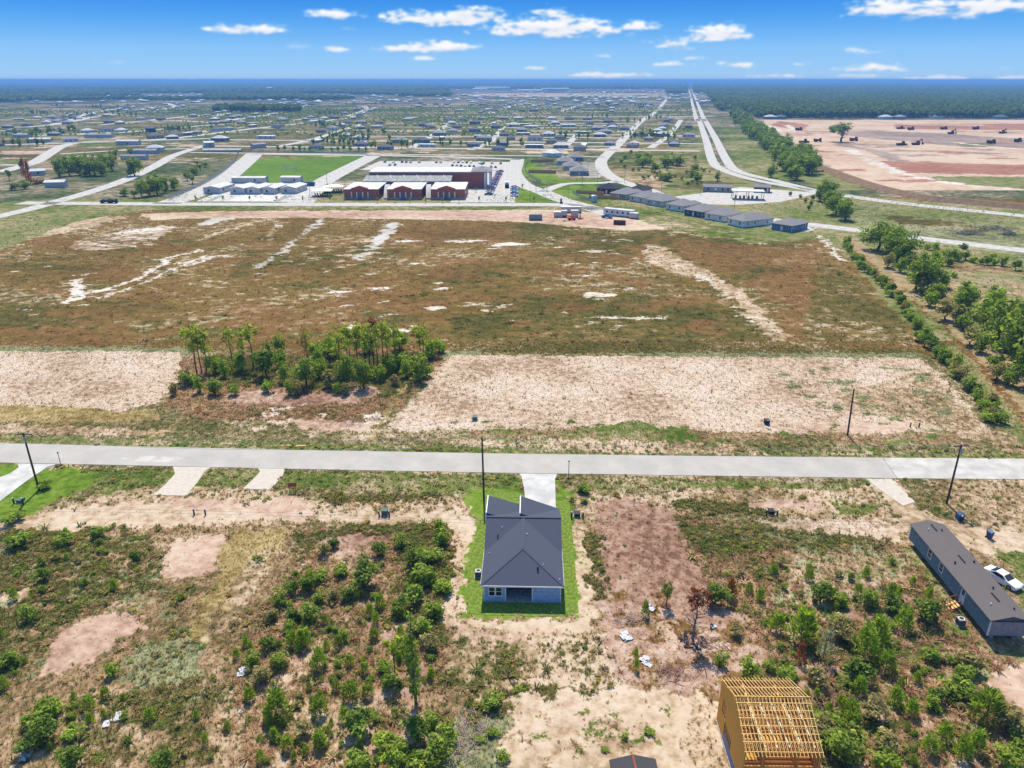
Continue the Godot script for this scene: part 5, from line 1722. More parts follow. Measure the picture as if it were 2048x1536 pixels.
func make_near_plants() -> void:
	var lots := [
		["in the scrub lot beside the blue house", [[728, 1172, 56, "d"], [702, 1200, 40, "d"], [668, 1198, 30, "s"], [617, 1182, 44, "d"], [586, 1186, 34, "d"], [640, 1206, 34, "m"], [830, 1138, 46, "d"], [884, 1090, 42, "m"], [862, 1122, 50, "m"], [848, 1166, 56, "m"], [888, 1184, 44, "l"], [826, 1204, 50, "m"], [800, 1226, 42, "d"], [868, 1232, 50, "m"],
			[846, 1266, 40, "l"], [650, 1108, 32, "s"], [668, 1096, 30, "d"], [640, 1160, 36, "m"], [560, 1334, 40, "m"], [585, 1292, 34, "lp"], [536, 1300, 36, "d"], [508, 1330, 40, "m"], [526, 1362, 44, "s"], [474, 1316, 20, "lp"], [492, 1292, 17, "lp"], [556, 1438, 58, "dp"], [610, 1292, 38, "lp"], [580, 1262, 30, "m"], [640, 1428, 34, "dp"], [700, 1398, 34, "dp"], [736, 1392, 28, "dp"],
			[640, 1336, 36, "lp"], [622, 1240, 40, "m"], [588, 1240, 34, "d"], [770, 1346, 40, "l"], [782, 1374, 40, "m"], [722, 1466, 66, "d"], [768, 1492, 56, "l"], [802, 1504, 50, "m"], [834, 1484, 62, "d"], [862, 1450, 46, "m"], [880, 1514, 62, "m"], [790, 1536, 54, "l"], [850, 1540, 62, "m"], [720, 1540, 62, "m"], [894, 1484, 46, "l"], [640, 1494, 34, "lp"], [600, 1400, 30, "s"], [545, 1240, 36, "s"], [760, 1216, 28, "lp"], [740, 1230, 24, "lp"],
			[806, 1300, 44, "m"], [700, 1330, 22, "lp"], [730, 1345, 22, "lp"], [860, 1300, 40, "s"], [690, 1280, 26, "l"], [560, 1210, 34, "m"], [680, 1150, 36, "m"], [760, 1110, 34, "d"], [800, 1095, 34, "m"], [880, 1060, 30, "l"], [690, 1440, 26, "lp"], [575, 1500, 30, "lp"], [500, 1400, 26, "lp"], [610, 1470, 40, "s"]]],
		["in the dry grass lot beside the concrete drive", [[100, 1432, 54, "l"], [92, 1484, 62, "d"], [150, 1534, 58, "d"], [146, 1476, 44, "l"], [330, 1536, 54, "d"], [58, 1504, 44, "d"], [90, 1160, 32, "d"], [226, 1350, 34, "l"], [70, 1450, 44, "m"], [180, 1420, 30, "lp"], [40, 1040, 26, "m"], [20, 1048, 30, "m"], [92, 978, 28, "m"], [360, 1200, 20, "m"], [300, 1440, 24, "lp"], [270, 1120, 26, "d"], [130, 1090, 40, "m"], [200, 1075, 36, "m"], [40, 1090, 44, "m"], [60, 1240, 40, "m"], [20, 1330, 44, "m"]]],
		["in the brush lot beside the trailer home", [[1639, 1202, 46, "d"], [1602, 1282, 66, "lp"], [1672, 1270, 56, "s"], [1647, 1320, 50, "v"], [1599, 1324, 26, "r"], [1710, 1358, 66, "d"], [1729, 1312, 54, "lp"], [1754, 1290, 54, "lp"], [1770, 1342, 42, "dp"], [1694, 1290, 44, "s"], [1852, 1240, 54, "d"], [1805, 1258, 44, "lp"], [1498, 1360, 54, "m"], [1571, 1368, 54, "m"], [1634, 1368, 54, "s"], [1742, 1436, 62, "s"], [1700, 1434, 36, "dp"], [1716, 1386, 34, "lp"],
			[1789, 1408, 36, "lp"], [1821, 1430, 34, "lp"], [1938, 1342, 58, "s"], [1912, 1394, 64, "m"], [1926, 1362, 54, "m"], [1969, 1440, 62, "dp"], [2017, 1456, 74, "s"], [1868, 1402, 40, "d"], [1864, 1418, 38, "l"], [1764, 1506, 60, "s"], [1685, 1520, 84, "m"], [1773, 1536, 64, "l"], [1856, 1506, 34, "lp"], [1887, 1480, 34, "lp"], [1922, 1514, 42, "lp"], [2020, 1536, 64, "l"], [2042, 1488, 64, "m"], [1552, 1262, 34, "lp"], [1640, 1474, 54, "s"], [1654, 1458, 54, "m"], [1700, 1462, 38, "dp"],
			[1540, 1340, 30, "l"], [1780, 1220, 40, "d"], [1740, 1212, 44, "m"], [1680, 1210, 40, "m"], [1430, 1206, 50, "d"], [1440, 1330, 30, "m"], [1470, 1270, 30, "s"], [1520, 1200, 24, "lp"], [1460, 1180, 26, "l"], [1590, 1440, 40, "m"], [1950, 1500, 40, "lp"], [1990, 1400, 36, "s"], [1830, 1340, 30, "s"], [1860, 1320, 40, "m"], [1560, 1130, 22, "s"], [1700, 1160, 20, "d"]]]]
	var keys := {"d": ["shrub_dark_", "leafy_shrub", "dark green leafy shrub ", .78], "m": ["shrub_mid_", "leafy_shrub", "mid green leafy shrub ", .7], "l": ["shrub_light_", "leafy_shrub", "bright green leafy shrub ", .7], "s": ["shrub_sage_", "grey_shrub", "greyish olive shrub ", .7], "lp": ["sapling_", "pine_sapling", "light green pine sapling ", .95], "dp": ["sapling_dark_", "pine_sapling", "dark green pine sapling ", .92]}
	for lot in lots:
		for a in lot[1]:
			if a[3] == "v":
				shrub("dead_silver", a[0], a[1], a[2], "dead_shrub", "silvery dead shrub " + lot[0], "shrub", "", 1.5)
			elif a[3] == "r":
				shrub("dead_rust", a[0], a[1], a[2] * 1.2, "dead_shrub", "rust red dead pine sapling " + lot[0], "shrub", "", 1.5)
			else:
				var k: Array = keys[a[3]]
				shrub(k[0] + str(rng.randi() % 3), a[0], a[1], a[2] * rng.randf_range(1.15, 1.35), k[1], k[2] + lot[0], "shrub", "shrubs " + lot[0], k[3])
	# small seedlings between them
	var zones := [[[560, 1150, 880, 1110, 880, 1536, 520, 1536, 480, 1330], 130, "in the scrub lot beside the blue house"], [[1480, 1150, 1800, 1120, 1960, 1330, 2040, 1536, 1640, 1536, 1540, 1340], 125, "in the brush lot beside the trailer home"], [[0, 1070, 320, 1070, 330, 1180, 100, 1260, 0, 1400], 26, "in the dry grass lot beside the concrete drive"], [[60, 1390, 470, 1400, 480, 1536, 0, 1536], 22, "in the dry grass lot beside the concrete drive"]]
	for zn in zones:
		var poly := PackedVector2Array()
		for i in range(0, zn[0].size(), 2):
			poly.append(Vector2(zn[0][i], zn[0][i + 1]))
		var b := Rect2(poly[0], Vector2.ZERO)
		for p in poly:
			b = b.expand(p)
		var n := 0
		while n < zn[1]:
			var p := Vector2(rng.randf_range(b.position.x, b.end.x), rng.randf_range(b.position.y, b.end.y))
			if Geometry2D.is_point_in_polygon(p, poly):
				n += 1
				var q := rng.randi() % 5
				var key: String = ["sapling_", "shrub_mid_", "shrub_sage_", "sapling_dark_", "shrub_dark_"][q] + str(rng.randi() % 3)
				shrub(key, p.x, p.y, rng.randf_range(12, 26), "seedling" if q == 0 or q == 3 else "small_bush", ["small pale green pine seedling ", "small green bush ", "small grey weed bush ", "small dark pine seedling ", "small dark bush "][q] + zn[2], "seedling" if q == 0 or q == 3 else "bush", "seedlings and small bushes " + zn[2], [1.1, .7, .65, 1.0, .7][q])
	# single plants
	var p := P(832, 1408)
	place(T.vine_snag, "vine_covered_snag", p, .4, Vector3(6.5, high(p, 1225), 6.5), "tall dead trunk covered in green vines in the scrub lot", "tree")
	p = P(790, 1356)
	place(T.pine_1, "young_pine", p, 1.2, Vector3(6, high(p, 1262), 6), "thin young pine with a tufted top beside the vine covered trunk", "tree")
	p = P(1332, 1212)
	place(T.tree_1, "young_tree", p, .3, Vector3(2.9, high(p, 1160) * 1.1, 2.9), "young planted tree with a mulch ring on the cleared lot", "tree")
	var q := mb()
	tube(q, p + Vector3(0, -.05, 0), p + Vector3(0, .06, 0), .75, .5, 12)
	tag(part(q, "mulch_ring", M.mulch, self), "dark mulch ring round the young tree on the cleared lot", "mulch")
	p = P(1386, 1282)
	place(T.burnt_tree, "burnt_tree", p, .8, Vector3(6.4, high(p, 1172), 6.4), "bare scorched tree with red dead leaves on the cleared lot", "tree")
	q = mb()
	for k in 60:
		var a := rng.randf() * TAU
		var d := sqrt(rng.randf()) * 1.6
		var c := p + Vector3(cos(a) * d, .02, sin(a) * d)
		cbox(q, c, Vector3(rng.randf_range(.1, .5), rng.randf_range(.05, .25), rng.randf_range(.1, .5)))
	tag(part(q, "charred_heap", mat(Color(.04, .04, .05), 1.0, "mottle", 1.0), self), "charred black heap at the foot of the scorched tree", "ash heap")
	for a in [[1290, 1232, 20, "dark_"], [1271, 1318, 16, ""], [1272, 1340, 16, ""]]:
		shrub("sapling_" + a[3] + "1", a[0], a[1], a[2], "pine_sapling", "lone pine sapling on the cleared reddish lot", "shrub", "saplings on the cleared lot", 1.8)
	for a in [[1460, 1196, 40], [1415, 1215, 34]]:
		shrub("dead_rust", a[0], a[1], a[2], "dead_shrub", "reddish dead shrub at the edge of the cleared lot", "shrub", "dead shrubs by the cleared lot", 1.1)
	for a in [[985, 1470, 40], [985, 1412, 60], [1300, 1465, 30], [1210, 1500, 22], [1250, 1475, 22], [960, 1480, 30], [1005, 1520, 40]]:
		shrub("shrub_mid_" + str(rng.randi() % 3), a[0], a[1], a[2], "weed_clump", "low green weed clump on or beside the bare sand lot", "weeds", "weed clumps by the sand lot", .45)
	for a in [[1166, 985, 40], [1168, 1006, 22], [1145, 1000, 16]]:
		shrub("shrub_mid_1", a[0], a[1], a[2], "low_shrub", "low shrub beside the blue house's drive", "shrub", "shrubs beside the drive", .6)

func make_mid_plants() -> void:
	# the grove across the street: pines
	var pines := [[394, 748, 642], [404, 746, 650], [413, 742, 652], [465, 728, 650], [489, 730, 652], [507, 735, 636], [684, 752, 644], [697, 738, 642], [716, 740, 642], [731, 736, 636], [742, 745, 646], [767, 735, 636], [792, 730, 640], [841, 726, 640], [846, 724, 648], [660, 726, 668], [700, 716, 655], [640, 726, 675], [614, 716, 655], [755, 726, 650], [776, 722, 655]]
	for i in pines.size():
		var a: Array = pines[i]
		var p := P(a[0], a[1])
		var h := high(p, a[2]) 
		place(T["pine_%d" % (i % 4)], "pine_tree", p, rng.randf() * TAU, Vector3(h * 1.15, h, h * 1.15), "slender pine with a tufted crown in the grove across the street", "tree", "pines of the grove")
	var p := P(748, 732)
	var h := high(p, 630)
	place(T.rust_pine, "dead_pine", p, .3, Vector3(h, h, h), "dead pine with a rust red top in the grove", "tree")
	p = P(612, 730)
	place(T.dead_sapling, "bare_snag", p, .3, Vector3(4, high(p, 655), 4), "thin bare snag in the grove", "tree")
	for a in [[534, 754, 688, 56, "tree_dark", "dark rounded tree in the grove"]]:
		p = P(a[0], a[1])
		h = high(p, a[2])
		var w: float = a[3] / px_per_m(p)
		place(T.shrub_dark_2, "round_tree", p, .5, Vector3(w * 1.1, h * 1.05, w * 1.1), a[5], "tree")
	for a in [[612, 772, 702, 54], [694, 772, 694, 46], [728, 776, 704, 46]]:
		p = P(a[0], a[1])
		h = high(p, a[2])
		var w: float = a[3] / px_per_m(p)
		place(T["full_tree_%d" % (rng.randi() % 4)], "grove_tree", p, rng.randf() * TAU, Vector3(w * 1.4, h, w * 1.4), "leafy olive green tree in the middle of the grove", "tree", "leafy trees of the grove")
	for a in [[536, 784, 34, "l"], [580, 790, 28, "m"], [596, 788, 34, "s"], [676, 786, 26, "l"], [560, 735, 40, "l"], [640, 740, 40, "l"], [430, 745, 40, "l"], [450, 755, 34, "l"], [480, 745, 40, "l"], [380, 770, 40, "m"], [350, 790, 30, "s"], [660, 715, 50, "l"], [630, 715, 40, "l"], [640, 755, 40, "l"], [780, 745, 40, "l"], [800, 735, 44, "l"], [825, 745, 40, "m"], [812, 755, 34, "l"], [866, 715, 44, "l"], [880, 705, 34, "l"], [760, 760, 34, "l"], [790, 770, 26, "s"], [432, 790, 40, "m"], [470, 790, 30, "m"], [400, 785, 30, "l"],
			[570, 765, 34, "l"], [840, 762, 46, "m"], [853, 752, 34, "m"], [800, 700, 44, "l"], [735, 705, 40, "l"], [520, 735, 34, "m"], [560, 705, 34, "m"], [690, 790, 30, "s"], [660, 775, 44, "s"]]:
		var k: String = {"l": "shrub_light_", "m": "shrub_mid_", "d": "shrub_dark_", "s": "shrub_sage_"}[a[3]]
		shrub(k + str(rng.randi() % 3), a[0], a[1], a[2] * 1.1, "grove_shrub", {"l": "bright", "m": "mid", "d": "dark", "s": "grey"}[a[3]] + " green shrub at the foot of the grove's pines", "shrub", "shrubs of the grove", 1.0)
	# the hedge on the left of the dirt track
	var line := smooth_line(px_poly([1690, 488, 1712, 520, 1750, 560, 1800, 606, 1835, 660, 1870, 705, 1910, 750, 1960, 800, 1990, 850]), 8)
	for i in line.size():
		p = line[i] + Vector3(rng.randfn(0, .8), 0, rng.randfn(0, .8))
		var w := rng.randf_range(2.8, 4.4)
		var k: String = ["shrub_mid_", "shrub_mid_", "shrub_dark_", "shrub_sage_", "shrub_light_"][rng.randi() % 5]
		place(T[k + str(rng.randi() % 3)], "hedge_shrub", p, rng.randf() * TAU, Vector3(w, w * rng.randf_range(.7, .95), w), "leafy shrub in the hedge along the dirt track", "shrub", "hedge shrubs along the dirt track")
	# trees on its right
	for a in [[1742, 500, 428, 70], [1775, 520, 440, 50], [1798, 530, 452, 60], [1765, 512, 436, 60], [1826, 585, 492, 66], [1838, 570, 486, 60], [1815, 578, 500, 50], [1900, 628, 548, 60], [1948, 668, 560, 60], [1975, 690, 575, 80], [2005, 735, 585, 100], [2030, 712, 590, 90], [2046, 780, 650, 110], [2010, 705, 580, 90], [1958, 640, 556, 50], [2080, 820, 660, 120], [2060, 740, 610, 100]]:
		p = P(a[0], a[1])
		h = high(p, a[2])
		var w: float = a[3] / px_per_m(p) * 1.5
		place(T["full_tree_%d" % (rng.randi() % 4)], "track_tree", p + Vector3(2.5, 0, 0), rng.randf() * TAU, Vector3(w, h, w), "tall leafy tree on the far side of the dirt track", "tree", "trees along the dirt track")
	for a in [[1790, 530, 34], [1850, 590, 40], [1870, 600, 44], [1860, 612, 36], [1890, 640, 44], [1915, 648, 50], [1925, 660, 40], [1800, 545, 30], [1775, 535, 30], [1940, 690, 40], [1960, 705, 40], [1880, 575, 40], [1985, 735, 40], [1992, 760, 40], [2015, 770, 40], [1930, 610, 40], [1830, 540, 30], [1870, 540, 34]]:
		shrub(["shrub_sage_", "shrub_mid_", "shrub_light_"][rng.randi() % 3] + str(rng.randi() % 3), a[0], a[1], a[2] * 1.2, "track_shrub", "greyish shrub between the trees along the dirt track", "shrub", "shrubs between the track trees", .85)
	for a in [[1890, 515], [1900, 520], [1915, 522], [1930, 520], [1945, 525], [1960, 528], [1975, 530], [1990, 530], [1896, 532], [2030, 540], [1908, 555], [1870, 505], [1985, 520], [2005, 532], [1855, 500], [1925, 505]]:
		shrub(["shrub_mid_", "shrub_light_", "shrub_dark_"][rng.randi() % 3] + str(rng.randi() % 3), a[0], a[1], rng.randf_range(16, 30), "meadow_shrub", "low green shrub in the meadow beside the white road", "shrub", "meadow shrubs", .8)
	# trees by the junction
	for a in [[1655, 406, 350, 42, 3], [1640, 402, 352, 30, 1], [1672, 430, 378, 50, 1], [1690, 440, 386, 46, 2], [1665, 415, 372, 40, 0], [1542, 355, 320, 24, 1], [1593, 360, 322, 34, 2], [1583, 356, 330, 24, 0]]:
		p = P(a[0], a[1])
		h = high(p, a[2])
		var w: float = a[3] / px_per_m(p) * 1.5
		place(T["full_tree_%d" % a[4]], "junction_tree", p, rng.randf() * TAU, Vector3(w, h, w), "dense leafy tree near the highway junction", "tree", "trees near the junction")
	for k in 46:
		var q := Vector2(rng.randf_range(1225, 1440), rng.randf_range(304, 372))
		if q.x < 1205 + absf(q.y - 330) * .9 + 24 or q.x > 1392 + maxf(0.0, q.y - 320) * 1.1:
			continue
		shrub(["shrub_mid_", "shrub_light_", "shrub_sage_"][k % 3] + str(k % 3), q.x, q.y, rng.randf_range(6, 15), "thicket_shrub", "green shrub in the thicket between main street and the highway", "shrub", "thicket shrubs by main street", .8)
	for a in [[1617, 420, 14], [1622, 412, 14], [1610, 405, 12], [1600, 398, 12], [1580, 392, 12], [1625, 400, 14]]:
		shrub("shrub_mid_1", a[0], a[1], a[2], "junction_shrub", "small shrub on the verge by the fuel station", "shrub", "verge shrubs by the fuel station")
	# the long tree row along the highway
	line = smooth_line(px_poly([1588, 348, 1578, 330, 1560, 312, 1545, 298, 1525, 284, 1505, 270, 1490, 256, 1478, 244, 1470, 234, 1462, 222, 1452, 208, 1446, 198]), 4)
	for i in line.size():
		for j in 3:
			p = line[i] + Vector3(rng.randfn(0, 3) + j * 8 - 4, 0, rng.randfn(0, 5))
			h = rng.randf_range(11, 16)
			place(T["full_tree_%d" % (rng.randi() % 4)] if i < 26 else T["far_tree_%d" % (rng.randi() % 3)], "row_tree", p, rng.randf() * TAU, Vector3(h * 1.2, h, h * 1.2), "dense roadside tree in the long row beside the highway", "tree", "tree row beside the highway")
	# copses on the left
	for a in [[270, 352, 305, 60], [120, 355, 308, 26], [140, 352, 296, 30], [160, 350, 290, 30], [175, 345, 290, 30], [190, 350, 300, 30], [210, 345, 288, 26], [225, 342, 286, 26], [130, 345, 310, 30], [150, 342, 300, 40], [205, 352, 310, 30], [180, 352, 312, 40], [232, 318, 296, 20], [262, 314, 292, 18], [300, 392, 345, 30], [315, 390, 340, 34], [330, 385, 345, 26], [350, 380, 348, 24], [285, 395, 352, 30], [375, 362, 340, 22], [390, 350, 330, 24], [400, 342, 326, 22], [410, 335, 322, 22], [395, 332, 320, 20], [385, 368, 345, 20], [30, 380, 362, 26], [50, 378, 358, 24], [20, 362, 335, 18], [45, 345, 316, 16], [250, 392, 372, 24], [268, 396, 378, 20]]:
		p = P(a[0], a[1])
		h = minf(high(p, a[2]), 16.0)
		var w: float = clampf(a[3] / px_per_m(p) * 1.5, 6, 20)
		place(T["full_tree_%d" % (rng.randi() % 4)] if a[3] > 22 else T["tree_%d" % (rng.randi() % 4)], "copse_tree", p, rng.randf() * TAU, Vector3(w, h, w), "leafy tree in the copses beside the left hand street", "tree", "copse trees by the street")
	for a in [[62, 370, 315], [52, 360, 318]]:
		p = P(a[0], a[1])
		place(T.dead_rust, "dead_tree", p, 1.0, Vector3(6, minf(high(p, a[2]), 14), 6), "reddish dead tree in the yard with the rusty heap", "tree", "dead trees in the yard")
	# trees among the houses opposite the school
	for a in [[1285, 335, 306, 30], [1330, 335, 305, 34], [1310, 345, 320, 26], [1300, 330, 312, 24], [1345, 330, 308, 30], [1335, 362, 340, 26], [1325, 360, 344, 20], [1384, 355, 334, 24], [1395, 362, 340, 24], [1435, 362, 338, 14], [1275, 330, 300, 18], [1360, 332, 306, 26], [1390, 340, 326, 24], [1295, 318, 302, 24]]:
		p = P(a[0], a[1])
		h = minf(high(p, a[2]), 13.0)
		var w: float = a[3] / px_per_m(p) * 1.5
		place(T["full_tree_%d" % (rng.randi() % 4)], "thicket_tree", p, rng.randf() * TAU, Vector3(w, h, w), "bright leafy tree in the thicket between main street and the highway", "tree", "thicket trees by main street")
	p = P(1682, 284)
	place(T.oak, "lone_oak", p, .6, Vector3(36, high(p, 245) * 1.1, 36), "lone spreading oak standing on the bare earthworks", "tree")
	# school street trees
	for a in [[392, 403], [447, 403], [500, 403], [554, 403], [606, 404], [660, 404], [755, 406], [790, 406], [820, 407], [852, 407], [885, 407], [918, 407], [958, 404], [1012, 405], [1068, 404], [952, 385], [1045, 378]]:
		p = P(a[0], a[1])
		place(T["tree_%d" % (rng.randi() % 4)], "street_sapling", p, rng.randf() * TAU, Vector3(2.6, 3.6, 2.6), "thin young street tree in front of the school", "tree", "street saplings by the school")

# ---------------------------------------------------------------- grass and weeds
func tuft_mesh(seed_: int, blades: int, spread: float) -> ArrayMesh:
	var r := RandomNumberGenerator.new()
	r.seed = seed_
	var v := PackedVector3Array()
	var c := PackedColorArray()
	var ix := PackedInt32Array()
	for i in blades:
		var a := TAU * (i + r.randf()) / blades
		var d := Vector3(cos(a), 0, sin(a))
		var s := Vector3(-d.z, 0, d.x) * .07
		var b := d * r.randf() * .12
		var m := b + d * spread * .45 + Vector3(0, r.randf_range(.45, .65), 0)
		var e := b + d * spread * r.randf_range(.7, 1.1) + Vector3(0, r.randf_range(.6, 1.0), 0)
		var o := v.size()
		v.append_array([b - s, b + s, m - s * .8, m + s * .8, e])
		for k in 5:
			c.append(Color.WHITE)
		ix.append_array([o, o + 2, o + 1, o + 1, o + 2, o + 3, o + 2, o + 4, o + 3])
	return arrays_mesh(v, c, ix)

# tufts per square metre, height, shades
var COVER := {
	VERGE: [5.0, .16, .4, [[112, 112, 60], [150, 132, 84], [96, 106, 50], [176, 150, 108]]],
	LAWN: [2.6, .06, .11, [[132, 164, 46], [146, 172, 62], [118, 150, 44]]],
	GREENV: [6.0, .1, .3, [[98, 122, 44], [122, 136, 60], [146, 140, 80], [84, 106, 40]]],
	SAND: [.22, .1, .3, [[140, 120, 80], [120, 120, 70], [180, 150, 110]]],
	STUB: [3.4, .1, .32, [[214, 192, 156], [196, 170, 134], [132, 124, 86], [158, 138, 102], [226, 206, 174], [120, 110, 74]]],
	BROWN: [3.2, .2, .45, [[150, 116, 66], [134, 104, 56], [164, 126, 76], [120, 102, 50]]],
	DRY: [6.5, .16, .42, [[198, 168, 126], [176, 146, 106], [214, 186, 146], [142, 136, 80], [156, 128, 92], [124, 126, 70]]],
	RED: [2.0, .08, .28, [[184, 148, 118], [150, 116, 90], [204, 172, 144], [164, 104, 84], [128, 96, 74]]],
	SCRUB: [7.0, .2, .6, [[190, 152, 114], [164, 130, 92], [206, 170, 130], [118, 122, 62], [176, 128, 98], [104, 114, 54], [218, 186, 148]]],
	BRUSHG: [7.5, .2, .6, [[112, 124, 58], [134, 128, 70], [96, 112, 46], [158, 136, 90], [124, 106, 64]]],
	YELL: [6.0, .12, .35, [[190, 166, 104], [166, 142, 84], [206, 184, 130]]],
	SAGE: [7.0, .15, .4, [[168, 172, 126], [146, 150, 104], [186, 186, 146], [120, 124, 82]]],
	PINK: [.6, .06, .2, [[190, 150, 120], [150, 130, 96]]],
	GRAVEL: [.15, .1, .25, [[150, 140, 100]]],
	TRACK: [2.0, .06, .16, [[140, 130, 76], [160, 136, 92]]],
	BROWNRED: [3.0, .2, .4, [[154, 110, 72], [136, 98, 62], [168, 124, 86]]],
	BROWNG: [3.4, .2, .5, [[120, 110, 56], [100, 98, 46], [138, 118, 66]]],
	MEADOW: [2.6, .15, .5, [[128, 140, 70], [148, 146, 84], [110, 128, 58], [166, 150, 100]]],
	SANDW: [2.6, .15, .45, [[150, 130, 86], [120, 116, 66], [176, 146, 104], [196, 170, 126]]],
	WHITE: [.5, .12, .3, [[170, 150, 110]]],
}

func make_ground_cover() -> void:
	var r := RandomNumberGenerator.new()
	r.seed = 31
	var meshes := [tuft_mesh(1, 6, .55), tuft_mesh(2, 7, .8), tuft_mesh(3, 5, .35)]
	var lut := {}
	for k in COVER:
		var a := []
		for s in COVER[k][3]:
			var c := lin(s[0], s[1], s[2])
			a.append(Color(c.r * 1.5, c.g * 1.5, c.b * 1.5))
		lut[k] = a
	for pass_ in 2:
		var z: Zone = [ZA, ZB][pass_]
		var far: float = [174.0, 430.0][pass_]
		var near: float = [44.0, 174.0][pass_]
		var most: float = [7.5, 1.25][pass_]
		var step := 1.0 / sqrt(most)
		var bufs := [PackedFloat32Array(), PackedFloat32Array(), PackedFloat32Array()]
		var counts := [0, 0, 0]
		var d := near
		while d < far:
			var reach: float = minf(d * 0.74 + 12.0, 134.0 if pass_ == 0 else 340.0)
			var x := -reach
			while x < reach:
				var qx := x + r.randf() * step
				var qz := -(d + r.randf() * step)
				x += step
				var k := z.at(qx, qz)
				if not COVER.has(k):
					continue
				var cv: Array = COVER[k]
				if r.randf() * most > cv[0] * (1.0 if pass_ == 0 else .11):
					continue
				if in_paving(qx, qz):
					continue
				var b := r.randi() % 3
				if counts[b] >= 150000:
					continue
				var h := r.randf_range(cv[1], cv[2]) * (.6 if pass_ == 0 else .8) * (2.2 if r.randf() < .06 else 1.0)
				var w := (h * r.randf_range(1.1, 2.2) + .06) * (1.0 if pass_ == 0 else 1.5)
				var an := r.randf() * TAU
				var cs := cos(an) * w
				var sn := sin(an) * w
				var col: Color = lut[k][r.randi() % lut[k].size()]
				var g := r.randf_range(.8, 1.25)
				bufs[b].append_array(PackedFloat32Array([cs, 0, sn, qx, 0, h, 0, 0, -sn, 0, cs, qz, col.r * g, col.g * g, col.b * g, 1.0]))
				counts[b] += 1
			d += step
		for b in 3:
			var mm := MultiMesh.new()
			mm.transform_format = MultiMesh.TRANSFORM_3D
			mm.use_colors = true
			mm.mesh = meshes[b]
			mm.instance_count = counts[b]
			mm.buffer = bufs[b]
			var o := MultiMeshInstance3D.new()
			o.multimesh = mm
			o.material_override = M.tuft
			o.name = numbered([["dry_grass", "weeds", "stubble"], ["field_grass", "field_weeds", "field_stubble"]][pass_][b])
			add_child(o)
			tag(o, [["short dry grass growing on the lots round the blue house", "broad weeds growing on the lots round the blue house", "upright stubble growing on the lots round the blue house"], ["dry grass covering the brown field", "broad weeds covering the brown field", "upright stubble covering the brown field"]][pass_][b], "grass")
			o.set_meta("kind", "stuff")

func make_undergrowth() -> void:   # low leafy weeds that fill the ground between the shrubs
	var r := RandomNumberGenerator.new()
	r.seed = 55
	var odds := {SCRUB: .34, BRUSHG: .55, DRY: .07, GREENV: .1, VERGE: .08, SAGE: .3, SANDW: .08, RED: .01}
	var tint := [Color(1.0, 1.0, .9), Color(1.25, 1.15, .9), Color(.8, .85, .8), Color(1.3, 1.05, .8), Color(1.05, 1.15, .8)]
	for v in 3:
		var buf := PackedFloat32Array()
		for i in 26000:
			var d := lerpf(46, 118, sqrt(r.randf()))
			var x := r.randf_range(-1, 1) * (d * .74 + 6)
			var k := ZA.at(x, -d)
			if not odds.has(k) or r.randf() > odds[k] * [.42, .5, .8][v] or in_paving(x, -d):
				continue
			var w := r.randf_range(.35, 1.0) * (1.5 if r.randf() < .15 else 1.0)
			var a := r.randf() * TAU
			var h := w * r.randf_range(.45, .8)
			var c: Color = tint[r.randi() % tint.size()]
			var g := r.randf_range(.75, 1.2)
			buf.append_array(PackedFloat32Array([cos(a) * w, 0, sin(a) * w, x, 0, h, 0, 0, -sin(a) * w, 0, cos(a) * w, -d, c.r * g, c.g * g, c.b * g, 1]))
		var cl := clump_list(300 + v, 7, Vector3(0, .3, 0), Vector3(.36, .2, .36), Vector3(.2, .2, .2))
		multi(["green_undergrowth", "grey_undergrowth", "straw_undergrowth"][v], ["low green weeds filling the ground between the shrubs", "low greyish weeds filling the ground between the shrubs", "low straw coloured weeds filling the ground between the shrubs"][v], "weeds", leaf_mesh(300 + v, 90, cl, .1, [G_MID, G_SAGE, [Color(.34, .25, .13), Color(.26, .19, .1), Color(.4, .31, .18)]][v]), M.leaf, buf)

var paved := []

func in_paving(x: float, z: float) -> bool:
	if paved.is_empty():
		for a in [[-700, 864, 0, 885, 650, 900, 1350, 910, 2048, 916, 2800, 924, 2800, 970, 2048, 961, 1350, 953, 650, 941, 0, 927, -700, 906], [1036, 945, 1049, 985, 1054, 1035, 1112, 1035, 1114, 946], [-300, 1100, 0, 1003, 50, 965, 114, 929, 34, 926, -20, 962, -300, 1030], [346, 932, 330, 970, 306, 991, 372, 993, 395, 965, 422, 934], [516, 936, 486, 979, 540, 981, 572, 937], [962, 1205, 1127, 1205, 1122, 1020, 970, 1020], [1433, 1440, 1590, 1440, 1700, 1700, 1470, 1700], [1822, 1085, 1900, 1085, 2060, 1280, 1975, 1280], [1640, 440, 2300, 515, 2300, 540, 1640, 462], [1430, 445, 1440, 470, 1600, 480, 1620, 455], [1320, 398, 1420, 380, 1480, 370, 1660, 384, 1560, 406, 1470, 414, 1400, 412], [0, 400, 330, 402, 640, 403, 1130, 403, 1240, 418, 1240, 432, 1130, 414, 640, 413, 330, 413, 0, 440], [1200, 370, 1290, 376, 1640, 446, 1640, 456, 1280, 388], [1180, 418, 1130, 450, 1300, 470, 1330, 440]]:
			var poly := PackedVector2Array()
			var b := Rect2()
			for p in px_poly(a):
				if poly.is_empty():
					b = Rect2(p.x, p.z, 0, 0)
				poly.append(Vector2(p.x, p.z))
				b = b.expand(Vector2(p.x, p.z))
			paved.append([b, poly])
	for a in paved:
		if a[0].has_point(Vector2(x, z)) and Geometry2D.is_point_in_polygon(Vector2(x, z), a[1]):
			return true
	return false

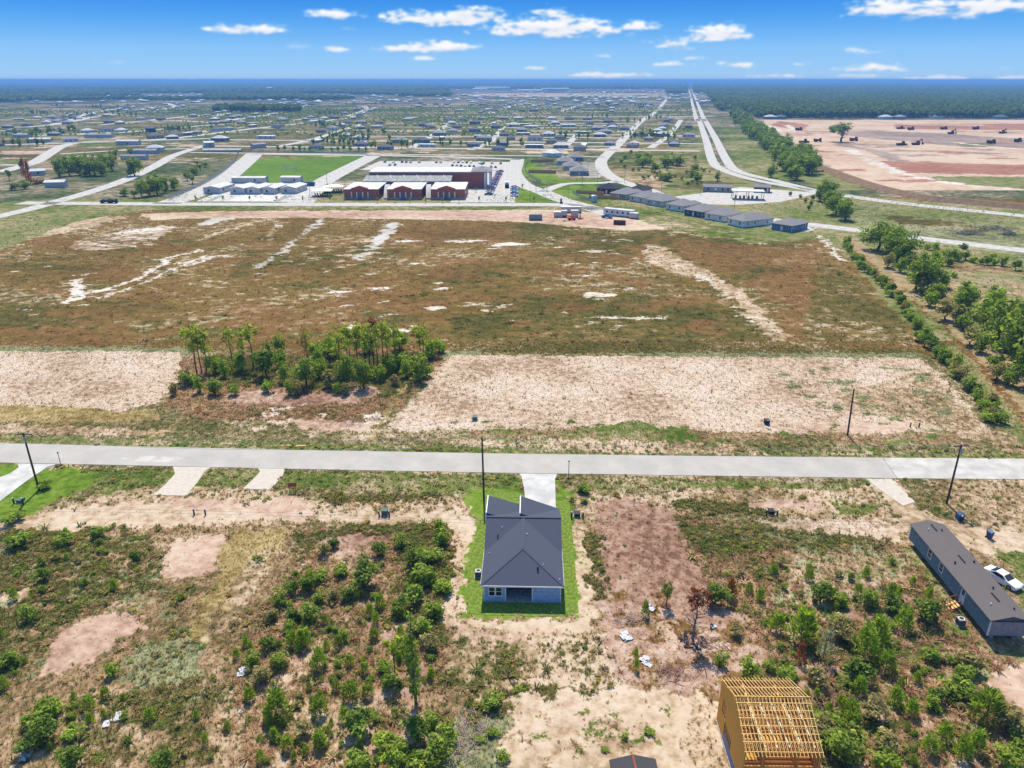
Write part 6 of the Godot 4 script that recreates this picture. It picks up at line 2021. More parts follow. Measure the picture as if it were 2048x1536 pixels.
# ---------------------------------------------------------------- the school and its surroundings
func gable_box(t: Node, w: float, d: float, h: float, r: float, wall: Material, roof: Material, over := .3, along_z := true) -> void:
	# a box centred on the origin under a gable roof; the ridge runs along z or x
	var b := mb()
	box(b, Vector3(-w / 2, 0, -d / 2), Vector3(w / 2, h, d / 2))
	for s in [-1.0, 1.0]:
		if along_z:
			tri(b, Vector3(-w / 2, h, s * d / 2), Vector3(0, h + r, s * d / 2), Vector3(w / 2, h, s * d / 2))
		else:
			tri(b, Vector3(s * w / 2, h, -d / 2), Vector3(s * w / 2, h + r, 0), Vector3(s * w / 2, h, d / 2))
	part(b, "wall", wall, t)
	for s in [-1.0, 1.0]:
		var q := mb()
		var up := Vector3(0, .12, 0)
		var e0: Vector3
		var e1: Vector3
		var k0: Vector3
		var k1: Vector3
		if along_z:
			var f := over / (w / 2) * r
			e0 = Vector3(s * (w / 2 + over), h - f, -d / 2 - over)
			e1 = Vector3(s * (w / 2 + over), h - f, d / 2 + over)
			k0 = Vector3(0, h + r, -d / 2 - over)
			k1 = Vector3(0, h + r, d / 2 + over)
		else:
			var f := over / (d / 2) * r
			e0 = Vector3(-w / 2 - over, h - f, s * (d / 2 + over))
			e1 = Vector3(w / 2 + over, h - f, s * (d / 2 + over))
			k0 = Vector3(-w / 2 - over, h + r, 0)
			k1 = Vector3(w / 2 + over, h + r, 0)
		e0 += Vector3(0, .01, 0); e1 += Vector3(0, .01, 0); k0 += Vector3(0, .01, 0); k1 += Vector3(0, .01, 0)
		hexa(q, [e0, e1, k1, k0, e0 + up, e1 + up, k1 + up, k0 + up])
		part(q, "roof_slope", roof, t)

func simple_window(t: Node, c: Vector3, w: float, h: float, out: Vector3, m: Material = null) -> void:
	var q := mb()
	var r := Vector3.UP.cross(out).normalized() * w / 2
	var u := Vector3(0, h / 2, 0)
	var a := c + out * .02
	var b := c + out * .08
	hexa(q, [b - r - u, b + r - u, a + r - u, a - r - u, b - r + u, b + r + u, a + r + u, a - r + u])
	part(q, "window", m if m else M.glass, t)

func make_school() -> void:
	var f := P(689, 399)
	var z := f.z
	var x0 := f.x
	var k := px_per_m(f)
	var t := thing("school", Vector3(x0, 0, z), 0, "red brick school with three gabled wings and white roofs", "school")
	var ww := 68.0 / k
	for i in 3:
		var x: float = [0.0, 86.0, 173.0][i] / k
		var b := mb()
		box(b, Vector3(x, 1.1, -29), Vector3(x + ww, 5.3, 0))
		part(b, "wing_wall", M.brick, t)
		b = mb()
		box(b, Vector3(x - .12, 0, -29), Vector3(x + ww + .12, 1.1, .12))
		part(b, "stone_base", M.stone, t)
		b = mb()
		box(b, Vector3(x - .3, 5.3, -30), Vector3(x + ww + .3, 5.55, .3))
		part(b, "wing_roof", M.roof_white, t)
		var cx := x + ww * .46
		b = mb()
		var g := [Vector3(cx - 5.2, 5.0, 0), Vector3(cx + 5.2, 5.0, 0), Vector3(cx + 4.6, 5.9, 0), Vector3(cx, 7.3, 0), Vector3(cx - 4.6, 5.9, 0)]
		for s in [.32, -1.2]:
			for j in range(1, 4):
				var o := Vector3(0, 0, s)
				if s > 0:
					tri(b, g[0] + o, g[j + 1] + o, g[j] + o)
				else:
					tri(b, g[0] + o, g[j] + o, g[j + 1] + o)
		for j in 5:
			var j2 := (j + 1) % 5
			quad(b, g[j] + Vector3(0, 0, .32), g[j2] + Vector3(0, 0, .32), g[j2] + Vector3(0, 0, -1.2), g[j] + Vector3(0, 0, -1.2))
		part(b, "gable", M.brick, t)
		for c in [-4.4, -1.5, 1.6, 4.5]:
			b = mb()
			box(b, Vector3(cx + c - .3, 1.1, .1), Vector3(cx + c + .3, 4.0, .45))
			part(b, "pilaster", M.white_trim, t)
		b = mb()
		box(b, Vector3(cx - .9, 0, .13), Vector3(cx + 1.2, 2.7, .35))
		part(b, "entrance_door", mat(Color(.12, .15, .24), .3), t)
		simple_window(t, Vector3(x + ww, 3, -8), 6, 1.6, Vector3.RIGHT)
	for x in [73.0, 158.0]:
		var b := mb()
		box(b, Vector3(x / k, 0, -28), Vector3((x + 12.0) / k, 4.4, -10))
		part(b, "link_wall", M.brick_dark, t)
		for j in 4:
			b = mb()
			var last := Vector3((x + 1.5 + j * 2.5) / k, 5.8, -16)
			for s in range(1, 6):
				var p := Vector3((x + 1.5 + j * 2.5 + s * .9) / k, 5.8 - s * s * .21, -16 + s * 3.1)
				tube(b, last, p, .32, .32, 6)
				last = p
			part(b, "roof_drain_hose", M.roof_white, t)
	var b := mb()   # the sloping grey roof behind the wings
	var ax := 17.0 / k
	var bx := 205.0 / k
	hexa(b, [Vector3(ax, 0, -29), Vector3(bx, 0, -29), Vector3(bx, 0, -45), Vector3(ax, 0, -45), Vector3(ax, 6.0, -29), Vector3(bx, 6.0, -29), Vector3(bx, 7.8, -45), Vector3(ax, 7.8, -45)])
	part(b, "middle_block", M.roof_grey, t)
	for j in 6:
		b = mb()
		var last := Vector3(ax + (j + .8) * (bx - ax) / 6.5, 7.85, -44.5)
		for s in range(1, 5):
			var p := last + Vector3(.5 * s, -.45, -3.8 * -1)
			tube(b, last, p, .25, .25, 5)
			last = p
		part(b, "roof_drain_hose", M.roof_white, t)
	b = mb()
	box(b, Vector3(22.0 / k, 0, -70), Vector3(272.0 / k, 9.3, -45))
	part(b, "hall_wall", M.brick, t)
	b = mb()
	box(b, Vector3(22.0 / k - .3, 9.3, -70.3), Vector3(272.0 / k + .3, 9.6, -44.7))
	part(b, "hall_roof", M.roof_white, t)
	b = mb()
	box(b, Vector3(22.0 / k - .05, 8.8, -44.95), Vector3(272.0 / k + .05, 9.25, -44.9))
	part(b, "hall_band", M.stone, t)
	# entrance tower
	b = mb()
	hip_roof(b, 245.0 / k, 290.0 / k, -66, -44, 9.7, .28, .5)
	part(b, "entrance_roof", M.shingle_grey, t)
	for c in [[276, -45.5], [287, -45.5], [287, -64], [276, -64]]:
		b = mb()
		cbox(b, Vector3(c[0] / k, 4.6, c[1]), Vector3(1.3, 9.2, 1.3))
		part(b, "entrance_column", M.white_trim, t)
	b = mb()
	tube(b, Vector3(268.0 / k, 12.6, -56), Vector3(268.0 / k, 13.8, -56), 1.4, .9, 10)
	part(b, "cupola", M.stone, t)
	for a in [[30, 70], [98, 140], [150, 176], [186, 235]]:
		b = mb()
		hip_roof(b, a[0] / k + 8, a[1] / k + 8, -105, -82, 4.6, .32, .5)
		part(b, "annex_roof", M.roof_white, t)
		b = mb()
		box(b, Vector3(a[0] / k + 8.6, 0, -104.4), Vector3(a[1] / k + 7.4, 4.1, -82.6))
		part(b, "annex_wall", M.stone, t)
	# portable classrooms
	for a in [[422, 388, 34], [474, 389, 30], [506, 389, 26], [538, 389, 25], [576, 388, 31]]:
		var p := P(a[0], a[1])
		var w: float = a[2] / px_per_m(p)
		var c := thing("portable_classroom", p + Vector3(w * .15, 0, -9), deg_to_rad(-6), "grey portable classroom with a low gable roof beside the school field", "classroom", "portable classrooms")
		gable_box(c, w, 18, 3.4, .9, M.port_wall, mat(Color(.62, .62, .62), .7, "soft", .1))
		simple_window(c, Vector3(-w * .18, 1.9, 9), 1.1, 1.3, Vector3.BACK)
		simple_window(c, Vector3(w * .5, 1.9, 4), 1.1, 1.6, Vector3.RIGHT)
	for a in [[497, 367, 66], [581, 366, 38]]:
		var p := P(a[0], a[1])
		var w: float = a[2] / px_per_m(p)
		var c := thing("portable_classroom", p + Vector3(0, 0, -4), 0, "long portable classroom with a bright white roof at the school field", "classroom", "long portable classrooms")
		gable_box(c, w, 8, 3.4, .5, M.port_wall, M.roof_white, .3, false)
		simple_window(c, Vector3(w * .2, 1.9, 4), 1.1, 1.3, Vector3.BACK)
	# ball court, shade sails, goal, bins
	var st := mb()
	flat(st, px_poly([456, 403, 545, 403, 568, 390.5, 480, 390.5]), .13, .2)
	struct(st, "ball_court", M.roof_white)
	for a in [[412, 402, 425, 402, 450, 391, 440, 391], [546, 402, 560, 402, 590, 391, 578, 391]]:
		st = mb()
		flat(st, px_poly(a), .12, .2)
		struct(st, "gravel_strip", M.roof_grey)
	for a in [[645, 392, "pale"], [668, 384, "second"]]:
		var p := P(a[0], a[1])
		var c := thing("shade_sail", p, .1, "pale shade canopy over the school playground", "canopy", "shade canopies at the school")
		for s in [[-5, -4], [5, -4], [5, 4], [-5, 4]]:
			var q := mb()
			tube(q, Vector3(s[0], 0, s[1]), Vector3(s[0], 3.2, s[1]), .12, .12, 6)
			part(q, "post", M.metal, c)
		var q := mb()
		hip_roof(q, -5.6, 5.6, -4.6, 4.6, 3.2, .3, .1)
		part(q, "canopy", mat(Color(.7, .68, .55), .8), c)
		q = mb()
		for j in 7:
			cbox(q, Vector3(-4 + j * 1.3, .8 + (j % 3) * .4, (j % 2) * 2 - 1), Vector3(.3, 1.6 + (j % 3) * .7, .3))
			beam(q, Vector3(-4 + j * 1.3, 1.6, 0), Vector3(-3 + j * 1.3, .1, 2), .5, .1)
		part(q, "play_frame", M.dark, c)
	var gp := P(581, 338)
	var goal := thing("soccer_goal", gp, 0, "white goal frame standing on the school field", "goal")
	for s in [-1.0, 1.0]:
		var q := mb()
		tube(q, Vector3(s * 3.7, 0, 0), Vector3(s * 3.7, 2.6, 0), .22, .22, 6)
		tube(q, Vector3(s * 3.7, 2.6, 0), Vector3(s * 3.7, .1, -3), .15, .15, 6)
		part(q, "post", M.white_trim, goal)
	var q := mb()
	tube(q, Vector3(-3.9, 2.6, 0), Vector3(3.9, 2.6, 0), .22, .22, 6)
	tube(q, Vector3(-3.9, .15, -3), Vector3(3.9, .15, -3), .18, .18, 6)
	part(q, "crossbar", M.white_trim, goal)
	for a in [[458, 374, "dark blue skip behind the portable classrooms"], [619, 372, "dark blue skip container beside the school road"]]:
		var p := P(a[0], a[1])
		var c := thing("skip", p, 0, a[2], "skip")
		q = mb()
		hexa(q, [Vector3(-3, .2, 1.2), Vector3(3, .2, 1.2), Vector3(3, .2, -1.2), Vector3(-3, .2, -1.2), Vector3(-3.4, 2.4, 1.3), Vector3(3.4, 2.4, 1.3), Vector3(3.4, 2.4, -1.3), Vector3(-3.4, 2.4, -1.3)])
		part(q, "body", M.bin_blue, c)
		q = mb()
		cbox(q, Vector3(0, .1, 0), Vector3(6, .2, 2))
		part(q, "skid", M.dark, c)
	# chain link fences
	fence("chain_link_fence", [[338, 402], [372, 386], [410, 368], [440, 350], [462, 332], [474, 316], [478, 303]], 2.6, "long grey chain link fence curving along the school road", M.chain, .35)
	fence("chain_link_fence", [[480, 304], [560, 305], [650, 307], [735, 309]], 2.2, "grey chain link fence at the back of the school field", M.chain, .3)
	fence("chain_link_fence", [[1053, 350], [1051, 335], [1058, 322]], 2.2, "grey chain link fence round the bend by the wooden fences", M.chain, .3)
	fence("chain_link_fence", [[1082, 366], [1066, 358], [1054, 348]], 2.2, "grey chain link fence at the grass corner by the ring street", M.chain, .3)
	fence("chain_link_fence", [[1145, 386], [1162, 397], [1190, 404]], 2.0, "grey chain link fence beside the yard with the white hut", M.chain, .35)
	fence("wooden_fence", [[1061, 325], [1107, 324]], 2.0, "red brown wooden fence at the back of the far yard", M.fence_wood, 1.0)
	fence("wooden_fence", [[1057, 346], [1112, 347]], 2.3, "red brown wooden fence at the front of the far yard", M.fence_wood, 1.0)
	fence("wooden_fence", [[1152, 387], [1208, 390]], 2.0, "red brown wooden fence behind the dark brick house", M.fence_wood, 1.0)
	fence("wooden_fence", [[1178, 397], [1236, 399]], 2.0, "red brown wooden fence beside the blue grey house", M.fence_wood, 1.0)
	var hut := thing("portable_toilet", P(1188, 404), .3, "small white hut beside the chain link fence", "hut")
	gable_box(hut, 2.4, 2.4, 3.2, .3, mat(Color(.4, .5, .5), .6), M.roof_white)
	# cars
	var pal := {"white": M.car_white, "black": mat(Color(.02, .02, .025), .3, "", .2, .5), "silver": mat(Color(.4, .41, .43), .3, "", .2, .5), "blue": mat(Color(.04, .1, .22), .3, "", .2, .5), "red": mat(Color(.3, .03, .03), .3, "", .2, .5), "grey": mat(Color(.12, .13, .14), .3, "", .2, .5)}
	var cars := {}
	for c in pal:
		cars[c] = sedan(pal[c], false)
		templates.append(cars[c])
	var names := ["white", "black", "silver", "grey", "white", "blue", "silver", "red", "black"]
	var a0 := P(1000, 344)
	var a1 := P(977, 390)
	for i in 34:
		var c: String = names[rng.randi() % names.size()]
		place(cars[c], "parked_car", a0.lerp(a1, i / 33.0) + Vector3(rng.randfn(0, .2), 0.035, 0), PI / 2 + rng.randfn(0, .05), 1.05, c + " car parked in the long row beside the school", "car", "cars in the row beside the school")
	a0 = P(1029, 376)
	a1 = P(1029, 393)
	for i in 12:
		var c: String = names[rng.randi() % names.size()]
		place(cars[c], "parked_car", a0.lerp(a1, i / 11.0) + Vector3(0, .035, 0), -PI / 2, 1.05, c + " car parked by the grass island of the school lot", "car", "cars by the grass island")
	for row in [[770, 325, 890, 326], [900, 325, 1010, 328], [770, 331, 800, 331], [905, 332, 1000, 336]]:
		a0 = P(row[0], row[1])
		a1 = P(row[2], row[3])
		var n := int(a0.distance_to(a1) / 3.4)
		for i in n:
			if rng.randf() < .68:
				var c: String = names[rng.randi() % names.size()]
				place(cars[c], "parked_car", a0.lerp(a1, i / float(n)) + Vector3(0, .035, rng.randfn(0, .5)), 0, 1.05, c + " car parked in the lot behind the school", "car", "cars behind the school")
	for a in [[657, 373, "silver", 1.0, "silver car driving along the school's side street"], [1602, 455, "white", 2.3, "white car parked at the blue house in the row"], [414, 293, "white", .6, "white car at the end of the left hand street"]]:
		place(cars[a[2]], "car", P(a[0], a[1]) + Vector3(0, .06, 0), a[3], 1.1, a[4], "car")
	var bus := thing("delivery_truck", P(1014, 374), 0, "white box truck with a dark cab in the school lane", "truck")
	q = mb()
	cbox(q, Vector3(0, 1.9, 1.0), Vector3(2.5, 2.8, 6))
	part(q, "box", M.car_white, bus)
	q = mb()
	cbox(q, Vector3(0, 1.3, 5), Vector3(2.3, 1.9, 1.9))
	part(q, "cab", M.dark, bus)
	for s in [-1.0, 1.0]:
		for zz in [-.8, 4.8]:
			q = mb()
			tube(q, Vector3(s * .9, .5, zz), Vector3(s * 1.2, .5, zz), .5, .5, 10)
			part(q, "wheel", M.tyre, bus)
	for a in [[212, 406.5, 14, "dark open trailer loaded with bundles on the street left of the school"], [228, 406.5, 10, "second dark trailer with bundles on the street left of the school"]]:
		var c := thing("loaded_trailer", P(a[0], a[1]), 0, a[3], "trailer")
		q = mb()
		cbox(q, Vector3(0, .8, 0), Vector3(a[2] * .4, .25, 2.2))
		part(q, "bed", M.dark, c)
		q = mb()
		for j in 6:
			cbox(q, Vector3((j - 2.5) * a[2] * .06, 1.2 + (j % 2) * .3, 0), Vector3(.7, .9 + (j % 3) * .3, 1.6))
		part(q, "load", mat(Color(.06, .08, .06), .9), c)
		for s in [-1.0, 1.0]:
			q = mb()
			tube(q, Vector3(s * a[2] * .13, .4, -1.0), Vector3(s * a[2] * .13, .4, 1.0), .4, .4, 8)
			part(q, "axle_wheels", M.tyre, c)
	# light poles round the school
	for a in [[620, 392, 355], [655, 375, 340], [1060, 402, 382], [1072, 385, 365], [1094, 384, 362], [1136, 396, 372], [1164, 372, 340], [1195, 362, 338], [1249, 366, 338], [1322, 395, 356], [1468, 420, 384], [1400, 390, 372], [1176, 336, 320]]:
		var p := P(a[0], a[1])
		var h := clampf(high(p, a[2]), 5, 11)
		var c := thing("lamp_post", p, 0, "slim grey lamp post along the streets by the school", "lamp post", "lamp posts by the school")
		q = mb()
		tube(q, Vector3.ZERO, Vector3(0, h, 0), .14, .1, 6)
		part(q, "pole", M.rubber_grey, c)
		q = mb()
		cbox(q, Vector3(.6, h, 0), Vector3(1.4, .14, .3))
		part(q, "lamp_head", M.rubber_grey, c)

func fence(called: String, pts: Array, h: float, label: String, m: Material, alpha: float) -> void:
	var line := []
	for p in pts:
		line.append(P(p[0], p[1]))
	line = smooth_line(line, 4)
	var t := thing(called, line[0], 0, label, "fence")
	var pm := m
	if alpha < 1.0:
		pm = StandardMaterial3D.new()
		pm.albedo_color = Color(m.albedo_color, alpha)
		pm.transparency = BaseMaterial3D.TRANSPARENCY_ALPHA
		pm.roughness = .6
	var o: Vector3 = line[0]
	for i in line.size() - 1:
		var a: Vector3 = line[i] - o
		var b: Vector3 = line[i + 1] - o
		var n := clampi(int(a.distance_to(b) / 3.0), 1, 10)
		for j in n:
			var p := a.lerp(b, j / float(n))
			var e := a.lerp(b, (j + 1) / float(n))
			var q := mb()
			beam(q, p + Vector3(0, h / 2, 0), e + Vector3(0, h / 2, 0), .04, h)
			part(q, "panel", pm, t)
			q = mb()
			tube(q, p, p + Vector3(0, h + .1, 0), .06, .06, 5)
			part(q, "post", m, t)

# ---------------------------------------------------------------- the row of new houses, fuel station
func row_house(px: float, py: float, w0: float, d0: float, turn: float, wall: Material, roof: Material, label: String, wing := 0) -> void:
	var w := w0 * 1.12
	var d := d0 * 1.12
	var p := P(px, py)
	var t := thing("row_house", p, turn, label, "house")
	var b := mb()
	box(b, Vector3(-w / 2, 0, -d / 2), Vector3(w / 2, 2.7, d / 2))
	part(b, "wall", wall, t)
	b = mb()
	box(b, Vector3(-w / 2 - .06, 0, -d / 2 - .06), Vector3(w / 2 + .06, .18, d / 2 + .06))
	part(b, "foundation", M.slab, t)
	b = mb()
	hip_roof(b, -w / 2 - .5, w / 2 + .5, -d / 2 - .5, d / 2 + .5, 2.85, .46, .18)
	part(b, "roof", roof, t)
	if wing != 0:
		b = mb()
		box(b, Vector3(wing * w * .2 - 2.4, 0, -d / 2 - 3.0), Vector3(wing * w * .2 + 2.4, 2.7, -d / 2 + .1))
		part(b, "garage_wall", wall, t)
		b = mb()
		hip_roof(b, wing * w * .2 - 2.9, wing * w * .2 + 2.9, -d / 2 - 3.5, -d / 2 + 4.0, 2.87, .46, .18)
		part(b, "garage_roof", roof, t)
	for x in [-w * .3, w * .28]:
		window(t, Vector3(x, 1.6, d / 2), 1.0, 1.3, Vector3.BACK)
	for z in [-d * .3, d * .1, d * .35]:
		for s in [-1.0, 1.0]:
			window(t, Vector3(s * w / 2, 1.6, z), .8, 1.2, Vector3(s, 0, 0))
	b = mb()
	box(b, Vector3(-.5, .15, d / 2), Vector3(.5, 2.2, d / 2 + .05))
	part(b, "back_door", M.white_trim, t)
	for x in [-w / 2, w / 2]:
		for z in [-d / 2, d / 2]:
			b = mb()
			cbox(b, Vector3(x, 1.4, z), Vector3(.16, 2.5, .16))
			part(b, "corner_board", M.white_trim, t)

func make_house_row() -> void:
	var a := deg_to_rad(-50)
	var white := mat(Color(.95, .89, .79), .8, "soft", .3)
	var beige := mat(Color(.75, .67, .55), .8, "soft", .3)
	var teal := mat(Color(.45, .58, .54), .8, "soft", .3)
	var navy := mat(Color(.07, .1, .17), .8, "soft", .3)
	var blue := mat(Color(.16, .24, .38), .8, "soft", .3)
	var blueg := mat(Color(.3, .36, .42), .8, "soft", .3)
	var R: Material = M.shingle_grey
	row_house(1576, 459, 8.5, 9.5, a, blue, R, "blue house with white trim at the end of the new row by the white road", 1)
	row_house(1500, 449, 8.5, 16, deg_to_rad(-62), mat(Color(.9, .87, .82), .8, "soft", .3), R, "long pale white house with a grey roof in the new row")
	row_house(1446, 438, 9.5, 12, a, white, R, "white house between the long pale house and the dark navy house", -1)
	row_house(1403, 430, 9, 12, a, navy, R, "dark navy house with white window frames in the new row", 1)
	row_house(1364, 419, 9, 11, a, white, R, "white house between the navy house and the teal house", 1)
	row_house(1324, 409, 9.5, 12, a, teal, R, "pale teal house in the new row", -1)
	row_house(1290, 402, 9, 12, a, beige, R, "beige house with a dark door in the new row", 1)
	row_house(1250, 395, 9, 13, deg_to_rad(-40), blueg, R, "blue grey house behind the wooden fence", 1)
	row_house(1217, 385, 10, 10, deg_to_rad(-20), M.brick_dark, M.shingle_dark, "dark brick house with a charcoal roof behind the wooden fence")
	row_house(1278, 388, 9, 11, deg_to_rad(-30), beige, M.shingle_dark, "house with a charcoal roof along main street", 1)
	row_house(1158, 348, 11, 15, deg_to_rad(-4), blueg, R, "grey roofed house nearest the grass corner of main street", 1)
	row_house(1143, 338, 11, 15, deg_to_rad(-4), beige, R, "grey roofed house with a yard between wooden fences", 1)
	row_house(1130, 328, 11, 15, deg_to_rad(-4), teal, R, "grey roofed house at the back wooden fence", 1)
	row_house(1150, 320, 11, 14, deg_to_rad(-4), blue, R, "blue grey house with a low roof beside the driveways", -1)
	row_house(1104, 312, 10, 12, deg_to_rad(40), white, M.roof_white, "small white house with a pale roof behind the wooden fences")
	for i in 8:
		var p := P(1163 + i * .5, 326 + i * 4.0)
		var e := P(1200, 326 + i * 4.0)
		var st := mb()
		ribbon(st, [p, e], 4.5, .04)
		struct(st, "side_drive", M.concrete)
	for d in [[1536, 452, 1552, 443], [1605, 462, 1625, 452], [1475, 444, 1500, 436], [1430, 436, 1465, 427], [1392, 424, 1420, 420], [1350, 412, 1372, 407]]:
		var st := mb()
		ribbon(st, [P(d[0], d[1]), P(d[2], d[3])], 6, .045)
		struct(st, "side_drive", M.concrete)
	var t := thing("manufactured_house", P(1434, 383), deg_to_rad(-14), "long grey manufactured house beside the fuel station", "house")
	gable_box(t, 16, 7, 2.9, 1.2, mat(Color(.34, .36, .34), .8, "soft", .3), M.shingle_grey, .3, false)
	for x in [-5.0, -1.0, 3.0, 6.0]:
		simple_window(t, Vector3(x, 1.7, 3.5), 1.0, 1.3, Vector3.BACK, M.white_trim if x == -1.0 else null)
	t = thing("kiosk", P(1523, 384), deg_to_rad(-18), "small dark red kiosk with a grey roof at the fuel station", "kiosk")
	gable_box(t, 9, 6.5, 3.1, 1.2, mat(Color(.13, .05, .05), .8), M.shingle_grey, .5, false)
	simple_window(t, Vector3(3.2, 1.4, 3.25), 1.0, 2.2, Vector3.BACK, M.white_trim)
	simple_window(t, Vector3(-1.5, 1.7, 3.25), 3.0, 1.6, Vector3.BACK)
	t = thing("fuel_canopy", P(1494, 398), deg_to_rad(-10), "flat white canopy on slim columns over fuel pumps", "canopy")
	var q := mb()
	box(q, Vector3(-8.5, 4.3, -4.5), Vector3(8.5, 4.7, 4.5))
	part(q, "roof", M.roof_white, t)
	for x in [-8.0, 0.0, 8.0]:
		for z in [-4.0, 4.0]:
			q = mb()
			tube(q, Vector3(x, 0, z), Vector3(x, 4.3, z), .14, .14, 6)
			part(q, "column", M.rust, t)
	for i in 6:
		q = mb()
		cbox(q, Vector3(-6 + i * 2.2, .9, (i % 2) * 1.6 - .8), Vector3(1.1, 1.8, .8))
		var pm := part(q, "fuel_pump", M.rubber_grey, t)
		q = mb()
		cbox(q, Vector3(-6 + i * 2.2, 1.4, (i % 2) * 1.6 - .35), Vector3(.7, .5, .1))
		part(q, "display", M.white_trim, pm)

# ---------------------------------------------------------------- the contractor's yard
func crate(called: String, at: Vector3, turn: float, s: Vector3, m: Material, roof: Material, label: String, category: String, wins := 0) -> void:
	var t := thing(called, at, turn, label, category)
	var q := mb()
	box(q, Vector3(-s.x / 2, .35, -s.z / 2), Vector3(s.x / 2, s.y, s.z / 2))
	part(q, "body", m, t)
	q = mb()
	box(q, Vector3(-s.x / 2 - .08, s.y, -s.z / 2 - .08), Vector3(s.x / 2 + .08, s.y + .12, s.z / 2 + .08))
	part(q, "roof", roof, t)
	for x in [-s.x * .35, s.x * .35]:
		q = mb()
		cbox(q, Vector3(x, .17, 0), Vector3(.5, .34, s.z * .9))
		part(q, "footing", M.dark, t)
	var n := int(s.x / 1.2)
	for i in n:
		q = mb()
		cbox(q, Vector3(-s.x / 2 + (i + .5) * s.x / n, s.y / 2 + .17, s.z / 2 + .02), Vector3(.5, s.y - .6, .05))
		part(q, "wall_rib", m, t)
	for i in wins:
		simple_window(t, Vector3(-s.x / 2 + (i + .7) * s.x / (wins + .4), s.y * .6, s.z / 2 + .04), .9, .9, Vector3.BACK)

func make_site_yard() -> void:
	var cream := mat(Color(.62, .57, .5), .7, "soft", .3)
	var white := mat(Color(.74, .74, .72), .6, "soft", .2)
	crate("shipping_container", P(1071, 440), .02, Vector3(6, 2.6, 2.4), mat(Color(.32, .36, .34), .7, "mottle", .3), M.roof_grey, "grey green storage container at the edge of the brown field", "container")
	crate("shipping_container", P(1142, 425), .02, Vector3(10, 2.8, 2.4), cream, white, "long cream storage container behind two cream boxes", "container")
	crate("storage_box", P(1115, 434), .02, Vector3(3.4, 2.4, 2.4), cream, white, "cream storage box with a flat lid beside the long container", "storage box")
	crate("storage_box", P(1128, 434), .02, Vector3(2.6, 3.0, 2.4), cream, white, "taller cream storage box in front of the long container", "storage box")
	crate("storage_box", P(1149, 434), .02, Vector3(3.4, 3.1, 2.4), cream, white, "tall cream storage box behind the red lift", "storage box")
	crate("site_office", P(1238, 432), deg_to_rad(-34), Vector3(15, 3.2, 3.6), white, M.roof_white, "long white site office trailer in the contractor's yard", "trailer", 5)
	crate("storage_box", P(1268, 437), deg_to_rad(-34), Vector3(4, 2.6, 2.5), cream, white, "small white container at the end of the site office", "storage box")
	var t := thing("boom_lift", P(1143, 440), .3, "red boom lift parked in front of the cream boxes", "lift")
	var q := mb()
	cbox(q, Vector3(0, .8, 0), Vector3(3.2, .8, 1.8))
	part(q, "chassis", M.red_lift, t)
	q = mb()
	beam(q, Vector3(1.2, 1.4, 0), Vector3(-3.2, 2.2, 0), .4, .5)
	part(q, "boom", M.red_lift, t)
	q = mb()
	cbox(q, Vector3(-3.6, 1.8, 0), Vector3(1.2, 1.1, 1.6))
	part(q, "basket", M.dark, t)
	for x in [-1.2, 1.2]:
		for z in [-1.0, .8]:
			q = mb()
			tube(q, Vector3(x, .45, z), Vector3(x, .45, z + .25), .45, .45, 10)
			part(q, "wheel", M.tyre, t)
	t = thing("open_dumpster", P(1239, 449), deg_to_rad(-12), "dark open dumpster in the contractor's yard", "dumpster")
	var L := 5.2
	for s in [-1.0, 1.0]:
		q = mb()
		box(q, Vector3(-L / 2, .15, s * 1.25 - .06), Vector3(L / 2, 1.7, s * 1.25 + .06))
		part(q, "side", M.mulch, t)
		q = mb()
		box(q, Vector3(s * L / 2 - .06, .15, -1.19), Vector3(s * L / 2 + .06, 1.7, 1.19))
		part(q, "end", M.mulch, t)
	q = mb()
	box(q, Vector3(-L / 2, 0, -1.2), Vector3(L / 2, .2, 1.2))
	part(q, "floor", M.rust, t)
	t = thing("pickup_truck", P(1214, 436), deg_to_rad(60), "blue pickup truck parked beside the white site office", "truck")
	var blue := mat(Color(.03, .13, .3), .3, "", .2, .5)
	q = mb()
	hexa(q, [Vector3(-.95, .5, 2.7), Vector3(.95, .5, 2.7), Vector3(.95, .5, -2.7), Vector3(-.95, .5, -2.7), Vector3(-.95, 1.15, 2.7), Vector3(.95, 1.15, 2.7), Vector3(.9, 1.05, -2.7), Vector3(-.9, 1.05, -2.7)])
	part(q, "body", blue, t)
	q = mb()
	hexa(q, [Vector3(-.9, 1.15, .6), Vector3(.9, 1.15, .6), Vector3(.9, 1.1, -1.4), Vector3(-.9, 1.1, -1.4), Vector3(-.75, 1.85, .4), Vector3(.75, 1.85, .4), Vector3(.75, 1.85, -.7), Vector3(-.75, 1.85, -.7)])
	part(q, "cab", blue, t)
	q = mb()
	quad(q, Vector3(-.8, 1.2, -1.42), Vector3(-.72, 1.8, -.76), Vector3(.72, 1.8, -.76), Vector3(.8, 1.2, -1.42))
	part(q, "windshield", M.glass, t)
	for s in [-1.0, 1.0]:
		for z in [-1.7, 1.6]:
			q = mb()
			tube(q, Vector3(s * .7, .4, z), Vector3(s * 1.0, .4, z), .4, .4, 10)
			part(q, "wheel", M.tyre, t)
	t = thing("drill_rig", P(1160, 438), 0, "small upright drill rig with a red base beside the red lift", "drill rig")
	q = mb()
	tube(q, Vector3.ZERO, Vector3(0, 3.6, 0), .3, .15, 6)
	part(q, "mast", M.dark, t)
	q = mb()
	cbox(q, Vector3(.3, .3, 0), Vector3(2.6, .3, .8))
	part(q, "base", M.red_lift, t)
	t = thing("street_machine", P(1122, 407), 0, "dark upright machine at the ring street corner", "machine")
	q = mb()
	tube(q, Vector3.ZERO, Vector3(0, 2.6, 0), .5, .4, 6)
	part(q, "mast", M.dark, t)
	q = mb()
